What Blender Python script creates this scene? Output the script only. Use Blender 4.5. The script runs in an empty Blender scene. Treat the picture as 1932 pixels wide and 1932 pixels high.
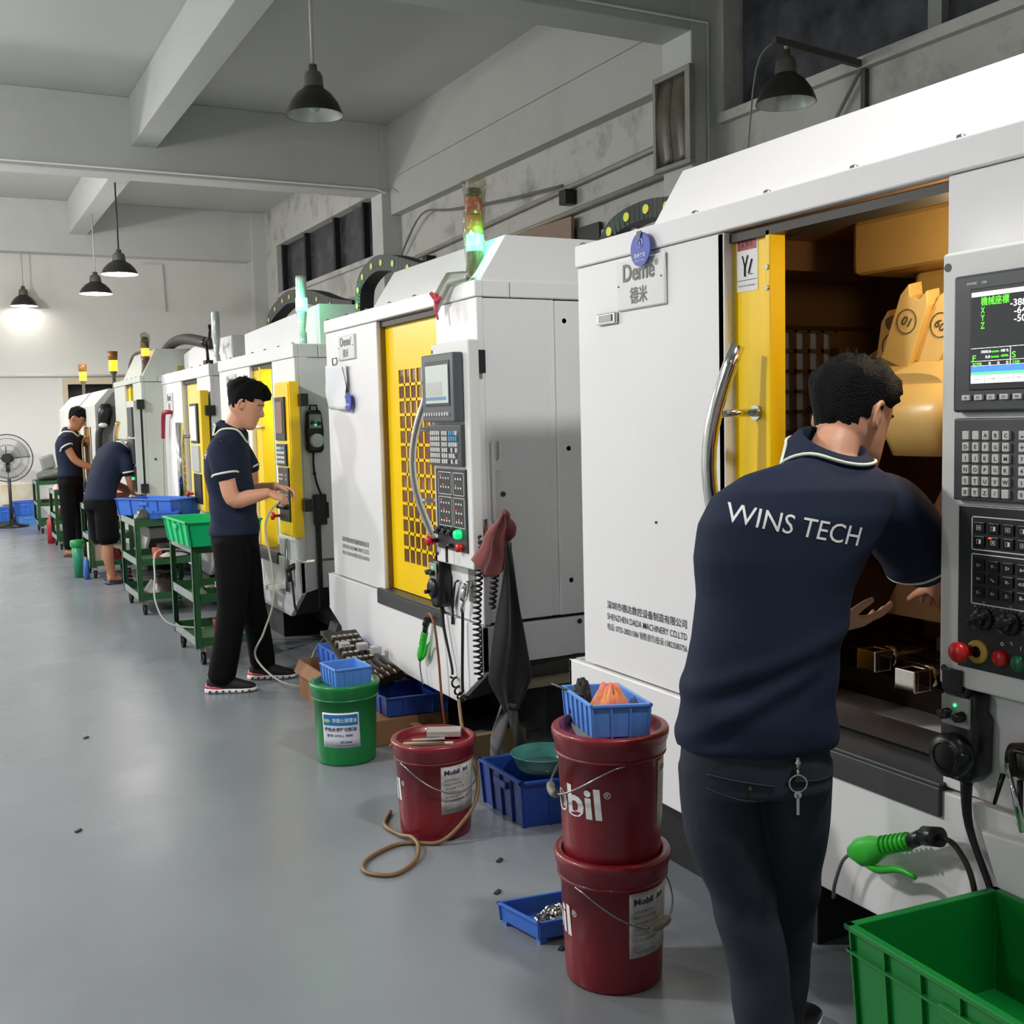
import bpy, bmesh, math, random
from mathutils import Vector, Matrix
random.seed(7)
SC = bpy.context.scene
COL = SC.collection
V = Vector
PI = math.pi
# ------------------------------------------------------------------ camera
YAW, PITCH, ROLL = math.radians(27.69), math.radians(-4.93), math.radians(-1.40)
fw = V((math.sin(YAW) * math.cos(PITCH), math.cos(YAW) * math.cos(PITCH), math.sin(PITCH)))
rt = V((math.cos(YAW), -math.sin(YAW), 0))
up = rt.cross(fw)
r2 = rt * math.cos(ROLL) + up * math.sin(ROLL)
u2 = -rt * math.sin(ROLL) + up * math.cos(ROLL)
cd = bpy.data.cameras.new('camera')
cam = bpy.data.objects.new('camera', cd)
COL.objects.link(cam)
cam.matrix_world = Matrix(((r2.x, u2.x, -fw.x, 0), (r2.y, u2.y, -fw.y, 0), (r2.z, u2.z, -fw.z, 1.5), (0, 0, 0, 1)))
cd.sensor_width = 36
cd.lens = 2080 / 1932 * 36
cd.clip_start = 0.05
SC.camera = cam
# ------------------------------------------------------------------ world, view, lights
w = bpy.data.worlds.new('night')
SC.world = w
w.use_nodes = True
w.node_tree.nodes['Background'].inputs[0].default_value = (0.55, 0.6, 0.7, 1)
w.node_tree.nodes['Background'].inputs[1].default_value = 0.02
SC.view_settings.view_transform = 'Standard'
SC.view_settings.look = 'None'
SC.view_settings.gamma = 1
SC.view_settings.use_curve_mapping = False
SC.view_settings.exposure = 0.70
SC.cycles.max_bounces = 6
SC.cycles.diffuse_bounces = 4
SC.cycles.glossy_bounces = 3
SC.cycles.transmission_bounces = 4
SC.cycles.sample_clamp_indirect = 4
SC.cycles.caustics_reflective = False
SC.cycles.caustics_refractive = False


def spot(name, loc, power, rad=0.16, color=(1, 0.985, 0.975), cone=150, blend=0.35, aim=None):
    d = bpy.data.lights.new(name, 'SPOT')
    d.energy = power; d.color = color; d.shadow_soft_size = rad
    d.spot_size = math.radians(cone); d.spot_blend = blend
    o = bpy.data.objects.new(name, d); o.location = loc
    if aim is not None:
        o.rotation_euler = (V(aim) - V(loc)).to_track_quat('-Z', 'Y').to_euler()
    COL.objects.link(o)
    return o


def point(name, loc, power, color=(1, 1, 1), rad=0.05):
    d = bpy.data.lights.new(name, 'POINT')
    d.energy = power; d.color = color; d.shadow_soft_size = rad
    o = bpy.data.objects.new(name, d); o.location = loc
    COL.objects.link(o)
    return o


# unseen hall lights: the aisle row follows cast shadows, the others are added fill
for (lx, ly, p, q) in ((-1.6, 4.4, 215, 24), (-1.6, 9.6, 190, 62), (-1.6, 14.2, 190, 160), (-4.9, 3.0, 80, 34), (-4.9, 9.0, 120, 80), (-4.9, 15.5, 60, 120), (-1.8, -2.2, 12, 9)):
    spot('hall_light', (lx, ly, 3.45), p, cone=160, blend=0.25)
    point('hall_light', (lx, ly, 3.5), q, (1, 0.985, 0.975), 0.14)  # point twin added to brighten ceiling and walls
spot('hall_light', (1.92, 0.72, 4.05), 200)
# lit pendants in view: light leaves each shade
for (lx, ly, p) in ((2.27, 14.85, 110), (2.27, 17.1, 80), (1.44, 18.7, 2)):
    spot('pendant_light', (lx, ly, 3.44), p, rad=0.14, cone=165, blend=0.8)


# ------------------------------------------------------------------ helpers
def s2l(c):
    c /= 255.0
    return c / 12.92 if c <= 0.04045 else ((c + 0.055) / 1.055) ** 2.4


def rgb(r, g, b):
    return (s2l(r), s2l(g), s2l(b), 1)


MATS = {}


def mat(name, c, rough=0.5, metal=0.0, noise=0.0, nscale=8.0, bump=0.0, bscale=120.0, emit=0.0, ecol=None, alpha=1.0, trans=0.0, coat=0.0, c2=None, spec=0.5, sheen=0.0, stain=None):
    """procedural principled material; colour c (sRGB 0-255), optionally mottled towards c2"""
    if name in MATS:
        return MATS[name]
    m = bpy.data.materials.new(name)
    m.use_nodes = True
    nt = m.node_tree
    b = nt.nodes['Principled BSDF']
    b.inputs['Roughness'].default_value = rough
    b.inputs['Metallic'].default_value = metal
    b.inputs['Specular IOR Level'].default_value = spec
    b.inputs['Coat Weight'].default_value = coat
    b.inputs['Sheen Weight'].default_value = sheen
    b.inputs['Alpha'].default_value = alpha
    b.inputs['Transmission Weight'].default_value = trans
    col = rgb(*c)
    b.inputs['Base Color'].default_value = col
    if noise > 0 or bump > 0:
        tc = nt.nodes.new('ShaderNodeTexCoord')
    if noise > 0:
        n = nt.nodes.new('ShaderNodeTexNoise')
        n.inputs['Scale'].default_value = nscale
        n.inputs['Detail'].default_value = 6
        n.inputs['Roughness'].default_value = 0.6
        nt.links.new(tc.outputs['Object'], n.inputs['Vector'])
        r = nt.nodes.new('ShaderNodeValToRGB')
        r.color_ramp.elements[0].position = 0.35
        r.color_ramp.elements[1].position = 0.7
        k = rgb(*c2) if c2 else tuple(x * 0.55 for x in col[:3]) + (1,)
        r.color_ramp.elements[0].color = col
        r.color_ramp.elements[1].color = tuple(col[i] * (1 - noise) + k[i] * noise for i in range(3)) + (1,)
        nt.links.new(n.outputs['Fac'], r.inputs[0])
        nt.links.new(r.outputs[0], b.inputs['Base Color'])
    if bump > 0:
        n2 = nt.nodes.new('ShaderNodeTexNoise')
        n2.inputs['Scale'].default_value = bscale
        n2.inputs['Detail'].default_value = 3
        nt.links.new(tc.outputs['Object'], n2.inputs['Vector'])
        bp = nt.nodes.new('ShaderNodeBump')
        bp.inputs['Strength'].default_value = bump
        bp.inputs['Distance'].default_value = 0.01
        nt.links.new(n2.outputs['Fac'], bp.inputs['Height'])
        nt.links.new(bp.outputs[0], b.inputs['Normal'])
    if emit > 0:
        b.inputs['Emission Color'].default_value = rgb(*(ecol or c))
        b.inputs['Emission Strength'].default_value = emit
    MATS[name] = m
    return m


class MB:
    """collects shapes and links them as ONE mesh object"""
    def __init__(s):
        s.bm = bmesh.new()
        s.mi = 0

    def _f(s, vs, smooth=False):
        try:
            f = s.bm.faces.new(vs)
            f.material_index = s.mi
            f.smooth = smooth
            return f
        except ValueError:
            return None

    def box(s, a, b):
        x0, x1 = sorted((a[0], b[0])); y0, y1 = sorted((a[1], b[1])); z0, z1 = sorted((a[2], b[2]))
        v = [s.bm.verts.new(p) for p in ((x0, y0, z0), (x1, y0, z0), (x1, y1, z0), (x0, y1, z0), (x0, y0, z1), (x1, y0, z1), (x1, y1, z1), (x0, y1, z1))]
        for q in ((0, 3, 2, 1), (4, 5, 6, 7), (0, 1, 5, 4), (1, 2, 6, 5), (2, 3, 7, 6), (3, 0, 4, 7)):
            s._f([v[i] for i in q])
        return s

    def m(s, u0, u1, x0, x1, z0, z1):      # machine frame: u runs along the row towards the camera
        return s.box((x0, -u1, z0), (x1, -u0, z1))

    def obox(s, c, ax, ay, az):             # oriented box: centre and three half vectors
        c, ax, ay, az = V(c), V(ax), V(ay), V(az)
        v = [s.bm.verts.new(c + ax * i + ay * j + az * k) for k in (-1, 1) for j in (-1, 1) for i in (-1, 1)]
        for q in ((0, 2, 3, 1), (4, 5, 7, 6), (0, 1, 5, 4), (1, 3, 7, 5), (3, 2, 6, 7), (2, 0, 4, 6)):
            s._f([v[i] for i in q])
        return s

    def prism(s, pts, d):                   # polygon (3D points) swept by vector d
        d = V(d)
        a = [s.bm.verts.new(p) for p in pts]
        b = [s.bm.verts.new(V(p) + d) for p in pts]
        n = len(pts)
        s._f(a[::-1]); s._f(b)
        for i in range(n):
            s._f([a[i], a[(i + 1) % n], b[(i + 1) % n], b[i]])
        return s

    def bar(s, p, q, w, h, upv=(0, 0, 1)):  # rectangular bar between two points
        p, q = V(p), V(q)
        d = (q - p)
        dn = d.normalized()
        a = dn.cross(V(upv))
        if a.length < 1e-4:
            a = dn.cross(V((0, 1, 0)))
        a.normalize()
        b = a.cross(dn).normalized()
        return s.obox((p + q) / 2, d / 2, a * w / 2, b * h / 2)

    def loft(s, rings, n=20, caps=True, smooth=True, power=2.0):
        """rings: (centre, semi-axis a, semi-axis b); superellipse sections"""
        R = []
        for r in rings:
            c, a, b = V(r[0]), V(r[1]), V(r[2])
            pw = r[3] if len(r) > 3 else power
            row = []
            for i in range(n):
                t = 2 * PI * i / n
                ct, st = math.cos(t), math.sin(t)
                e = 2.0 / pw
                row.append(s.bm.verts.new(c + a * math.copysign(abs(ct) ** e, ct) + b * math.copysign(abs(st) ** e, st)))
            R.append(row)
        for k in range(len(R) - 1):
            for i in range(n):
                j = (i + 1) % n
                s._f([R[k][i], R[k][j], R[k + 1][j], R[k + 1][i]], smooth)
        if caps:
            s._f(R[0][::-1]); s._f(R[-1])
        return s

    def cyl(s, p, q, r, r1=None, n=20, caps=True, smooth=True):
        p, q = V(p), V(q)
        d = (q - p).normalized()
        a = d.orthogonal().normalized()
        b = d.cross(a)
        r1 = r if r1 is None else r1
        return s.loft([(p, a * r, b * r), (q, a * r1, b * r1)], n, caps, smooth)

    def tube(s, pts, r, n=10, sm=0, caps=True):
        pts = [V(p) for p in pts]
        if sm:
            pts = spline(pts, sm)
        rs = r if isinstance(r, (list, tuple)) else None
        R = []
        t0 = (pts[1] - pts[0]).normalized()
        a = t0.orthogonal().normalized()
        for i, p in enumerate(pts):
            t = (pts[min(i + 1, len(pts) - 1)] - pts[max(i - 1, 0)])
            t = t.normalized() if t.length > 1e-9 else t0
            a = (a - t * a.dot(t))
            a = a.normalized() if a.length > 1e-6 else t.orthogonal().normalized()
            b = t.cross(a)
            if rs:
                f = i / (len(pts) - 1) * (len(rs) - 1)
                k = min(int(f), len(rs) - 2)
                rr = rs[k] + (rs[k + 1] - rs[k]) * (f - k)
            else:
                rr = r
            R.append((p, a * rr, b * rr))
        return s.loft(R, n, caps)

    def lathe(s, prof, c=(0, 0, 0), n=40, axis=(0, 0, 1), smooth=True):
        """prof: (radius, height) outline revolved about axis at c"""
        ax = V(axis).normalized()
        a = ax.orthogonal().normalized()
        if abs(ax.z) > 0.99:
            a = V((1, 0, 0))
        b = ax.cross(a)
        rows = []
        for (r, h) in prof:
            if r < 1e-6:
                rows.append([s.bm.verts.new(V(c) + ax * h)])
            else:
                rows.append([s.bm.verts.new(V(c) + ax * h + a * (r * math.cos(2 * PI * i / n)) + b * (r * math.sin(2 * PI * i / n))) for i in range(n)])
        for k in range(len(rows) - 1):
            A, B = rows[k], rows[k + 1]
            for i in range(n):
                j = (i + 1) % n
                if len(A) == 1 and len(B) == 1:
                    continue
                if len(A) == 1:
                    s._f([A[0], B[j], B[i]], smooth)
                elif len(B) == 1:
                    s._f([A[i], A[j], B[0]], smooth)
                else:
                    s._f([A[i], A[j], B[j], B[i]], smooth)
        return s

    def sphere(s, c, r, sc=(1, 1, 1), n=16):
        c = V(c)
        prof = [(max(0, math.sin(PI * k / (n // 2))), -math.cos(PI * k / (n // 2))) for k in range(n // 2 + 1)]
        st = len(s.bm.verts)
        s.lathe([(p[0] * r, p[1] * r) for p in prof], (0, 0, 0), n)
        s.bm.verts.ensure_lookup_table()
        for v in s.bm.verts[st:]:
            v.co = V((v.co.x * sc[0], v.co.y * sc[1], v.co.z * sc[2])) + c
        return s

    def grid(s, fn, nu, nv, smooth=True, thick=0.0):
        """sheet from fn(u, v) -> point; thick gives it real thickness"""
        P = [[V(fn(i / nu, j / nv)) for j in range(nv + 1)] for i in range(nu + 1)]
        A = [[s.bm.verts.new(p) for p in row] for row in P]
        for i in range(nu):
            for j in range(nv):
                s._f([A[i][j], A[i + 1][j], A[i + 1][j + 1], A[i][j + 1]], smooth)
        if thick:
            def nrm(i, j):
                du = P[min(i + 1, nu)][j] - P[max(i - 1, 0)][j]
                dv = P[i][min(j + 1, nv)] - P[i][max(j - 1, 0)]
                q = du.cross(dv)
                return q.normalized() if q.length > 1e-9 else V((0, 0, 1))
            B = [[s.bm.verts.new(P[i][j] - nrm(i, j) * thick) for j in range(nv + 1)] for i in range(nu + 1)]
            for i in range(nu):
                for j in range(nv):
                    s._f([B[i][j], B[i][j + 1], B[i + 1][j + 1], B[i + 1][j]], smooth)
            for i in range(nu):
                s._f([A[i][0], B[i][0], B[i + 1][0], A[i + 1][0]]); s._f([A[i][nv], A[i + 1][nv], B[i + 1][nv], B[i][nv]])
            for j in range(nv):
                s._f([A[0][j], A[0][j + 1], B[0][j + 1], B[0][j]]); s._f([A[nu][j], B[nu][j], B[nu][j + 1], A[nu][j + 1]])
        return s

    def add_mesh(s, me, mtx=None, fn=None):
        st = len(s.bm.verts)
        vs = []
        for v in me.vertices:
            p = v.co.copy()
            if mtx:
                p = mtx @ p
            if fn:
                p = V(fn(p))
            vs.append(s.bm.verts.new(p))
        for f in me.polygons:
            s._f([vs[i] for i in f.vertices])
        return s

    def text(s, body, o, r, u, h=None, wdt=None, align='L', bold=0.0, depth=0.0, fn=None, shear=0.0):
        """lettering: body starts at o, runs along r, up u; h = cap height, wdt = total width"""
        me = text_mesh(body, bold, shear)
        if not me.vertices:
            return s
        x0 = min(v.co.x for v in me.vertices); x1 = max(v.co.x for v in me.vertices)
        y0 = min(v.co.y for v in me.vertices); y1 = max(v.co.y for v in me.vertices)
        sy = h / (y1 - y0) if h else wdt / (x1 - x0)
        sx = wdt / (x1 - x0) if wdt else sy
        o, r, u = V(o), V(r), V(u)
        off = {'L': 0, 'C': -(x1 - x0) * sx / 2, 'R': -(x1 - x0) * sx}[align]

        def g(p):
            a = (p.x - x0) * sx + off
            b = (p.y - y0) * sy
            return fn(a, b) if fn else o + r * a + u * b
        s.add_mesh(me, None, g)
        return s

    def mesh(s, name):
        bmesh.ops.recalc_face_normals(s.bm, faces=s.bm.faces[:])
        me = bpy.data.meshes.new(name)
        s.bm.to_mesh(me)
        s.bm.free()
        return me


_TX = {}


def text_mesh(body, bold=0.0, shear=0.0):
    k = (body, bold, shear)
    if k not in _TX:
        c = bpy.data.curves.new('t', 'FONT')
        c.body = body
        c.offset = bold
        c.shear = shear
        c.resolution_u = 3
        o = bpy.data.objects.new('t', c)
        COL.objects.link(o)
        bpy.context.view_layer.update()
        _TX[k] = bpy.data.meshes.new_from_object(o.evaluated_get(bpy.context.evaluated_depsgraph_get()))
        bpy.data.objects.remove(o)
        bpy.data.curves.remove(c)
    return _TX[k]


def spline(pts, k=6):
    out = []
    P = [pts[0]] + list(pts) + [pts[-1]]
    for i in range(1, len(P) - 2):
        for j in range(k):
            t = j / k
            a, b, c, d = P[i - 1], P[i], P[i + 1], P[i + 2]
            out.append(0.5 * ((2 * b) + (-a + c) * t + (2 * a - 5 * b + 4 * c - d) * t * t + (-a + 3 * b - 3 * c + d) * t ** 3))
    out.append(pts[-1])
    return out


def obj(name, mb, mats, parent=None, bevel=0.0, label=None, seg=2, smooth=None):
    me = mb.mesh(name) if isinstance(mb, MB) else mb
    for m in (mats if isinstance(mats, (list, tuple)) else [mats]):
        me.materials.append(m)
    o = bpy.data.objects.new(name, me)
    COL.objects.link(o)
    if parent is not None:
        o.parent = parent
    if bevel:
        b = o.modifiers.new('b', 'BEVEL')
        b.width = bevel; b.segments = seg; b.limit_method = 'ANGLE'; b.angle_limit = math.radians(40)
    if label:
        o['label'] = label
    return o


def bake(o):
    """freeze an object's modifiers into its mesh"""
    bpy.context.view_layer.update()
    me = bpy.data.meshes.new_from_object(o.evaluated_get(bpy.context.evaluated_depsgraph_get()))
    o.modifiers.clear()
    o.data = me
    return o


def tag(o, label, cat, group=None):
    o['label'] = label
    o['category'] = cat
    if group:
        o['group'] = group
    return o


def thing(name, label, cat, loc=(0, 0, 0), rotz=0.0, group=None):
    o = bpy.data.objects.new(name, None)
    COL.objects.link(o)
    o.location = loc
    o.rotation_euler = (0, 0, rotz)
    o.empty_display_size = 0.1
    return tag(o, label, cat, group)


def struct(name, mb, m, bevel=0.0):
    o = obj(name, mb, m, None, bevel)
    o['kind'] = 'structure'
    return o


def copy_tree(o, parent=None):
    c = o.copy()
    COL.objects.link(c)
    if parent is not None:
        c.parent = parent
    for ch in list(o.children):
        copy_tree(ch, c)
    return c


# ------------------------------------------------------------------ materials
WHITE = mat('white_powder_coat', (232, 231, 231), 0.42, noise=0.10, nscale=3, bump=0.06, bscale=420, c2=(205, 200, 190))
WHITE2 = mat('grey_white_paint', (196, 200, 190), 0.45, noise=0.15, nscale=2.5, bump=0.05, bscale=300)
CREAM = mat('cream_paint', (222, 216, 200), 0.4, noise=0.15, nscale=3)
YEL = mat('yellow_paint', (255, 212, 8), 0.3, noise=0.10, nscale=5, bump=0.02, bscale=200, c2=(226, 160, 10))
YEL2 = mat('pale_yellow_panel', (243, 222, 118), 0.3, noise=0.1, nscale=3)
DARK = mat('charcoal_plastic', (58, 61, 64), 0.4, bump=0.03, bscale=300)
BLACK = mat('black_plastic', (18, 18, 19), 0.35)
RUB = mat('black_rubber', (14, 14, 15), 0.6)
SLATE = mat('slate_sill_steel', (58, 61, 65), 0.45, noise=0.3, nscale=14, c2=(84, 66, 58))
CHROME = mat('brushed_chrome', (215, 215, 212), 0.12, 1.0)
STEEL = mat('steel', (150, 150, 148), 0.3, 1.0, noise=0.3, nscale=10)
DKSTEEL = mat('oily_dark_steel', (62, 52, 44), 0.25, 0.85, noise=0.5, nscale=16)
GOLD = mat('warm_lit_cream_casting', (214, 178, 106), 0.32, noise=0.25, nscale=5, c2=(170, 128, 62), bump=0.03, bscale=90)  # cream metal with the warm lamp tint mixed into its colour
BROWN = mat('warm_lit_oily_enclosure', (150, 112, 74), 0.5, noise=0.35, nscale=4, c2=(110, 74, 44))  # oily brown that also carries the warm light's tint
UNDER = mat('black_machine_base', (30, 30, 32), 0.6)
KEY = mat('grey_keycap', (202, 202, 198), 0.4)
KEYB = mat('blue_keycap', (66, 150, 190), 0.4)
INK = mat('black_ink', (26, 26, 28), 0.5)
WINK = mat('white_ink', (228, 228, 226), 0.5)
RED = mat('red_plastic', (190, 26, 24), 0.3)
LEDG = mat('green_led', (40, 255, 120), 0.4, emit=2.5)
LEDR = mat('red_led', (255, 60, 30), 0.4, emit=1.6)
GREENM = mat('dark_green_enamel', (44, 92, 54), 0.35, noise=0.3, nscale=7, c2=(28, 52, 34))
GALV = mat('grey_worn_enamel', (138, 146, 142), 0.4, noise=0.3, nscale=9)
EOF_MARK = 0
# ------------------------------------------------------------------ the room
def wall_mat(name, c, dirt=0.35, scale=1.6, dcol=(120, 118, 112)):
    m = bpy.data.materials.new(name)
    m.use_nodes = True
    nt = m.node_tree
    b = nt.nodes['Principled BSDF']
    b.inputs['Roughness'].default_value = 0.85
    tc = nt.nodes.new('ShaderNodeTexCoord')
    n = nt.nodes.new('ShaderNodeTexNoise'); n.inputs['Scale'].default_value = scale; n.inputs['Detail'].default_value = 9; n.inputs['Roughness'].default_value = 0.65
    r = nt.nodes.new('ShaderNodeValToRGB')
    r.color_ramp.elements[0].position = 0.5; r.color_ramp.elements[1].position = 0.78
    col = rgb(*c); k = rgb(*dcol)
    r.color_ramp.elements[0].color = col
    r.color_ramp.elements[1].color = tuple(col[i] * (1 - dirt) + k[i] * dirt for i in range(3)) + (1,)
    nt.links.new(tc.outputs['Object'], n.inputs['Vector']); nt.links.new(n.outputs['Fac'], r.inputs[0]); nt.links.new(r.outputs[0], b.inputs['Base Color'])
    n2 = nt.nodes.new('ShaderNodeTexNoise'); n2.inputs['Scale'].default_value = 30; n2.inputs['Detail'].default_value = 5
    bp = nt.nodes.new('ShaderNodeBump'); bp.inputs['Strength'].default_value = 0.12; bp.inputs['Distance'].default_value = 0.01
    nt.links.new(tc.outputs['Object'], n2.inputs['Vector']); nt.links.new(n2.outputs['Fac'], bp.inputs['Height']); nt.links.new(bp.outputs[0], b.inputs['Normal'])
    return m


PLAST = wall_mat('white_plaster', (206, 207, 204), 0.15, 0.9)
DIRTY = wall_mat('dirty_plaster', (200, 199, 194), 0.75, 2.6, (92, 90, 84))
CEIL = wall_mat('ceiling_plaster', (196, 198, 194), 0.12, 0.6)


def floor_mat():
    m = bpy.data.materials.new('grey_epoxy_floor')
    m.use_nodes = True
    nt = m.node_tree
    b = nt.nodes['Principled BSDF']
    tc = nt.nodes.new('ShaderNodeTexCoord')
    n = nt.nodes.new('ShaderNodeTexNoise'); n.inputs['Scale'].default_value = 1.3; n.inputs['Detail'].default_value = 8; n.inputs['Roughness'].default_value = 0.6
    r = nt.nodes.new('ShaderNodeValToRGB')
    r.color_ramp.elements[0].color = rgb(121, 126, 131); r.color_ramp.elements[1].color = rgb(129, 134, 138)
    r.color_ramp.elements[0].position = 0.3; r.color_ramp.elements[1].position = 0.75
    nt.links.new(tc.outputs['Object'], n.inputs['Vector']); nt.links.new(n.outputs['Fac'], r.inputs[0])
    # small dark specks and scuffs
    vo = nt.nodes.new('ShaderNodeTexVoronoi'); vo.inputs['Scale'].default_value = 2.6
    vr = nt.nodes.new('ShaderNodeValToRGB')
    vr.color_ramp.elements[0].position = 0.0; vr.color_ramp.elements[0].color = (0.25, 0.24, 0.23, 1)
    vr.color_ramp.elements[1].position = 0.016; vr.color_ramp.elements[1].color = (1, 1, 1, 1)
    nt.links.new(tc.outputs['Object'], vo.inputs['Vector']); nt.links.new(vo.outputs['Distance'], vr.inputs[0])
    mx = nt.nodes.new('ShaderNodeMix'); mx.data_type = 'RGBA'; mx.blend_type = 'MULTIPLY'; mx.inputs[0].default_value = 0.8
    nt.links.new(r.outputs[0], mx.inputs[6]); nt.links.new(vr.outputs[0], mx.inputs[7])
    nt.links.new(mx.outputs[2], b.inputs['Base Color'])
    n3 = nt.nodes.new('ShaderNodeTexNoise'); n3.inputs['Scale'].default_value = 1.6; n3.inputs['Detail'].default_value = 1
    mp = nt.nodes.new('ShaderNodeMapRange'); mp.inputs[1].default_value = 0.1; mp.inputs[2].default_value = 0.9; mp.inputs[3].default_value = 0.2; mp.inputs[4].default_value = 0.36
    nt.links.new(tc.outputs['Object'], n3.inputs['Vector']); nt.links.new(n3.outputs['Fac'], mp.inputs[0]); nt.links.new(mp.outputs[0], b.inputs['Roughness'])
    n2 = nt.nodes.new('ShaderNodeTexNoise'); n2.inputs['Scale'].default_value = 9; n2.inputs['Detail'].default_value = 0
    bp = nt.nodes.new('ShaderNodeBump'); bp.inputs['Strength'].default_value = 0.05; bp.inputs['Distance'].default_value = 0.01
    nt.links.new(tc.outputs['Object'], n2.inputs['Vector']); nt.links.new(n2.outputs['Fac'], bp.inputs['Height']); nt.links.new(bp.outputs[0], b.inputs['Normal'])
    b.inputs['Specular IOR Level'].default_value = 0.35
    return m


X0, X1, Y0, Y1, ZC = -7.0, 5.3, -5.0, 19.3, 5.08
struct('floor', MB().box((X0, Y0, -0.1), (X1 + 0.3, Y1 + 0.2, 0)), floor_mat())
cl = MB().box((X0, Y0, ZC), (X1 + 0.3, Y1 + 0.2, ZC + 0.15))
struct('ceiling', cl, CEIL)
struct('wall_left', MB().box((X0 - 0.2, Y0, 0), (X0, Y1, ZC)), PLAST)
struct('wall_back', MB().box((X0, Y0 - 0.2, 0), (X1, Y0, ZC)), PLAST)
# far wall with a dark opening behind the last machine
fwl = MB()
fwl.box((X0, 19.3, 0), (2.02, 19.5, 4.4)).box((2.02, 19.3, 2.25), (5.3, 19.5, 4.4)).box((2.02, 19.3, 0), (5.3, 19.5, 0.9)).box((2.9, 19.3, 0.9), (5.3, 19.5, 2.25))
struct('wall_far', fwl, wall_mat('far_wall_plaster', (226, 224, 218), 0.3, 0.5, (206, 190, 150)))
struct('trim_1', MB().box((1.96, 19.24, 2.2), (2.95, 19.3, 2.3)).box((1.96, 19.24, 1.0), (2.03, 19.3, 2.2)), mat('beige_door_trim', (206, 190, 166), 0.6))
struct('door_1', MB().box((2.02, 19.42, 0.05), (2.9, 19.46, 2.25)), mat('dark_doorway', (26, 28, 32), 0.5))
# right wall: strip windows between the columns, deep edge beam, ledge
wr = MB()
wr.box((5.3, Y0, 0), (5.5, 6.6, 3.67)).box((5.3, Y0, 4.75), (5.5, 6.6, ZC))
wr.box((5.3, 6.6, 0), (5.5, 13.2, ZC))
wr.box((5.3, 13.2, 0), (5.5, Y1, 3.63)).box((5.3, 13.2, 4.43), (5.5, Y1, ZC)).box((5.3, 18.3, 3.63), (5.5, Y1, 4.43))
struct('wall_right', wr, DIRTY)
struct('trim_2', MB().box((5.17, 7.03, 4.0), (5.3, 12.87, ZC)).box((5.15, 7.03, 4.42), (5.17, 12.6, 4.44)), wall_mat('edge_beam_plaster', (188, 188, 184), 0.2, 1.2))
# dark recess and board low on the right wall between the first two columns
struct('trim_3', MB().box((5.27, 7.3, 3.02), (5.3, 12.5, 3.1)).box((5.24, 13.2, 3.56), (5.3, 18.3, 3.63)).box((5.24, -2.0, 3.6), (5.3, 6.6, 3.67)), DIRTY)
GLS = mat('sooty_window_glass', (84, 86, 92), 0.25, noise=0.9, nscale=3.0, c2=(28, 30, 34))
MULL = mat('black_mullion', (24, 25, 27), 0.5)
wn = MB().box((5.44, 13.25, 3.63), (5.46, 18.3, 4.43))
o = struct('window_1', wn, GLS)
for yy in (14.35, 15.55, 16.95, 18.2):
    obj('mullion', MB().box((5.36, yy - 0.04, 3.63), (5.44, yy + 0.04, 4.43)), MULL, o)
o = struct('window_2', MB().box((5.44, -2, 3.67), (5.46, 6.55, 4.75)), GLS)
for yy in (4.75, 2.9):
    obj('mullion', MB().box((5.38, yy - 0.05, 3.67), (5.44, yy + 0.05, 4.75)), mat('grey_mullion', (150, 152, 150), 0.5), o)
# columns and beams
for i, yy in enumerate((0.5, 6.67, 12.87, 18.95)):
    struct('column', MB().box((5.06, yy, 0), (5.32, yy + 0.36, ZC)), PLAST, 0.01)
for i, yy in enumerate((0.5, 6.67, 12.87, 19.0)):
    b = MB().box((X0, yy, 4.26), (5.062, yy + (0.36 if i < 3 else 0.3), ZC))
    struct('beam', b, CEIL if i < 2 else PLAST, 0.008)
for xx in (2.15, -1.7, -5.3):
    for ya, yb in ((Y0, 0.5), (0.86, 6.67), (7.03, 12.87), (13.23, 19.0)):
        struct('joist', MB().box((xx, ya, 4.56), (xx + 0.27, yb, ZC)), CEIL if ya < 13 else PLAST, 0.008)
# surface conduits
CON = mat('grimy_conduit', (168, 164, 150), 0.5, noise=0.3, nscale=8)


def conduit(pts, r, label, m=CON):
    o = obj('conduit', MB().tube(pts, r, 8), m)
    return tag(o, label, 'pipe')


conduit([(5.02, 12.6, 4.2), (4.98, 12.84, 4.3), (0.2, 12.84, 4.3)], 0.013, 'thin white conduit along the near face of the far ceiling beam', PLAST)
conduit([(5.2, 6.655, 3.0), (5.2, 6.655, 4.33), (2.4, 6.655, 4.33)], 0.012, 'thin white conduit running along the near beam and down the column', PLAST)
conduit([(5.26, 7.15, 2.2), (5.26, 7.15, 3.62), (5.25, 12.82, 3.40)], 0.022, 'grey conduit with a bend running along the dirty right wall')
conduit([(5.26, 7.2, 3.38), (5.26, 12.82, 3.2)], 0.028, 'thick beige pipe running along the right wall behind the machines')
conduit([(5.26, 13.27, 3.18), (5.26, 18.2, 3.12)], 0.028, 'thick beige pipe on the right wall beyond the middle column')
conduit([(-0.5, 19.27, 2.34), (1.96, 19.27, 2.34), (3.0, 19.27, 2.34)], 0.02, 'thin pipe running across the far white wall', mat('white_pipe', (212, 210, 204), 0.5))
conduit([(3.3, 19.27, 4.18), (3.62, 19.27, 4.18), (3.64, 19.27, 3.4)], 0.012, 'thin white conduit dropping down the upper far wall', PLAST)
for (y, z, lab) in ((8.75, 3.50, 'small black junction box on the upper right wall conduit'), (11.9, 3.35, 'small black junction box further along the right wall conduit')):
    tag(obj('junction_box', MB().box((5.18, y - 0.06, z - 0.1), (5.3, y + 0.06, z + 0.03)), BLACK, None, 0.006), lab, 'box')
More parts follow.
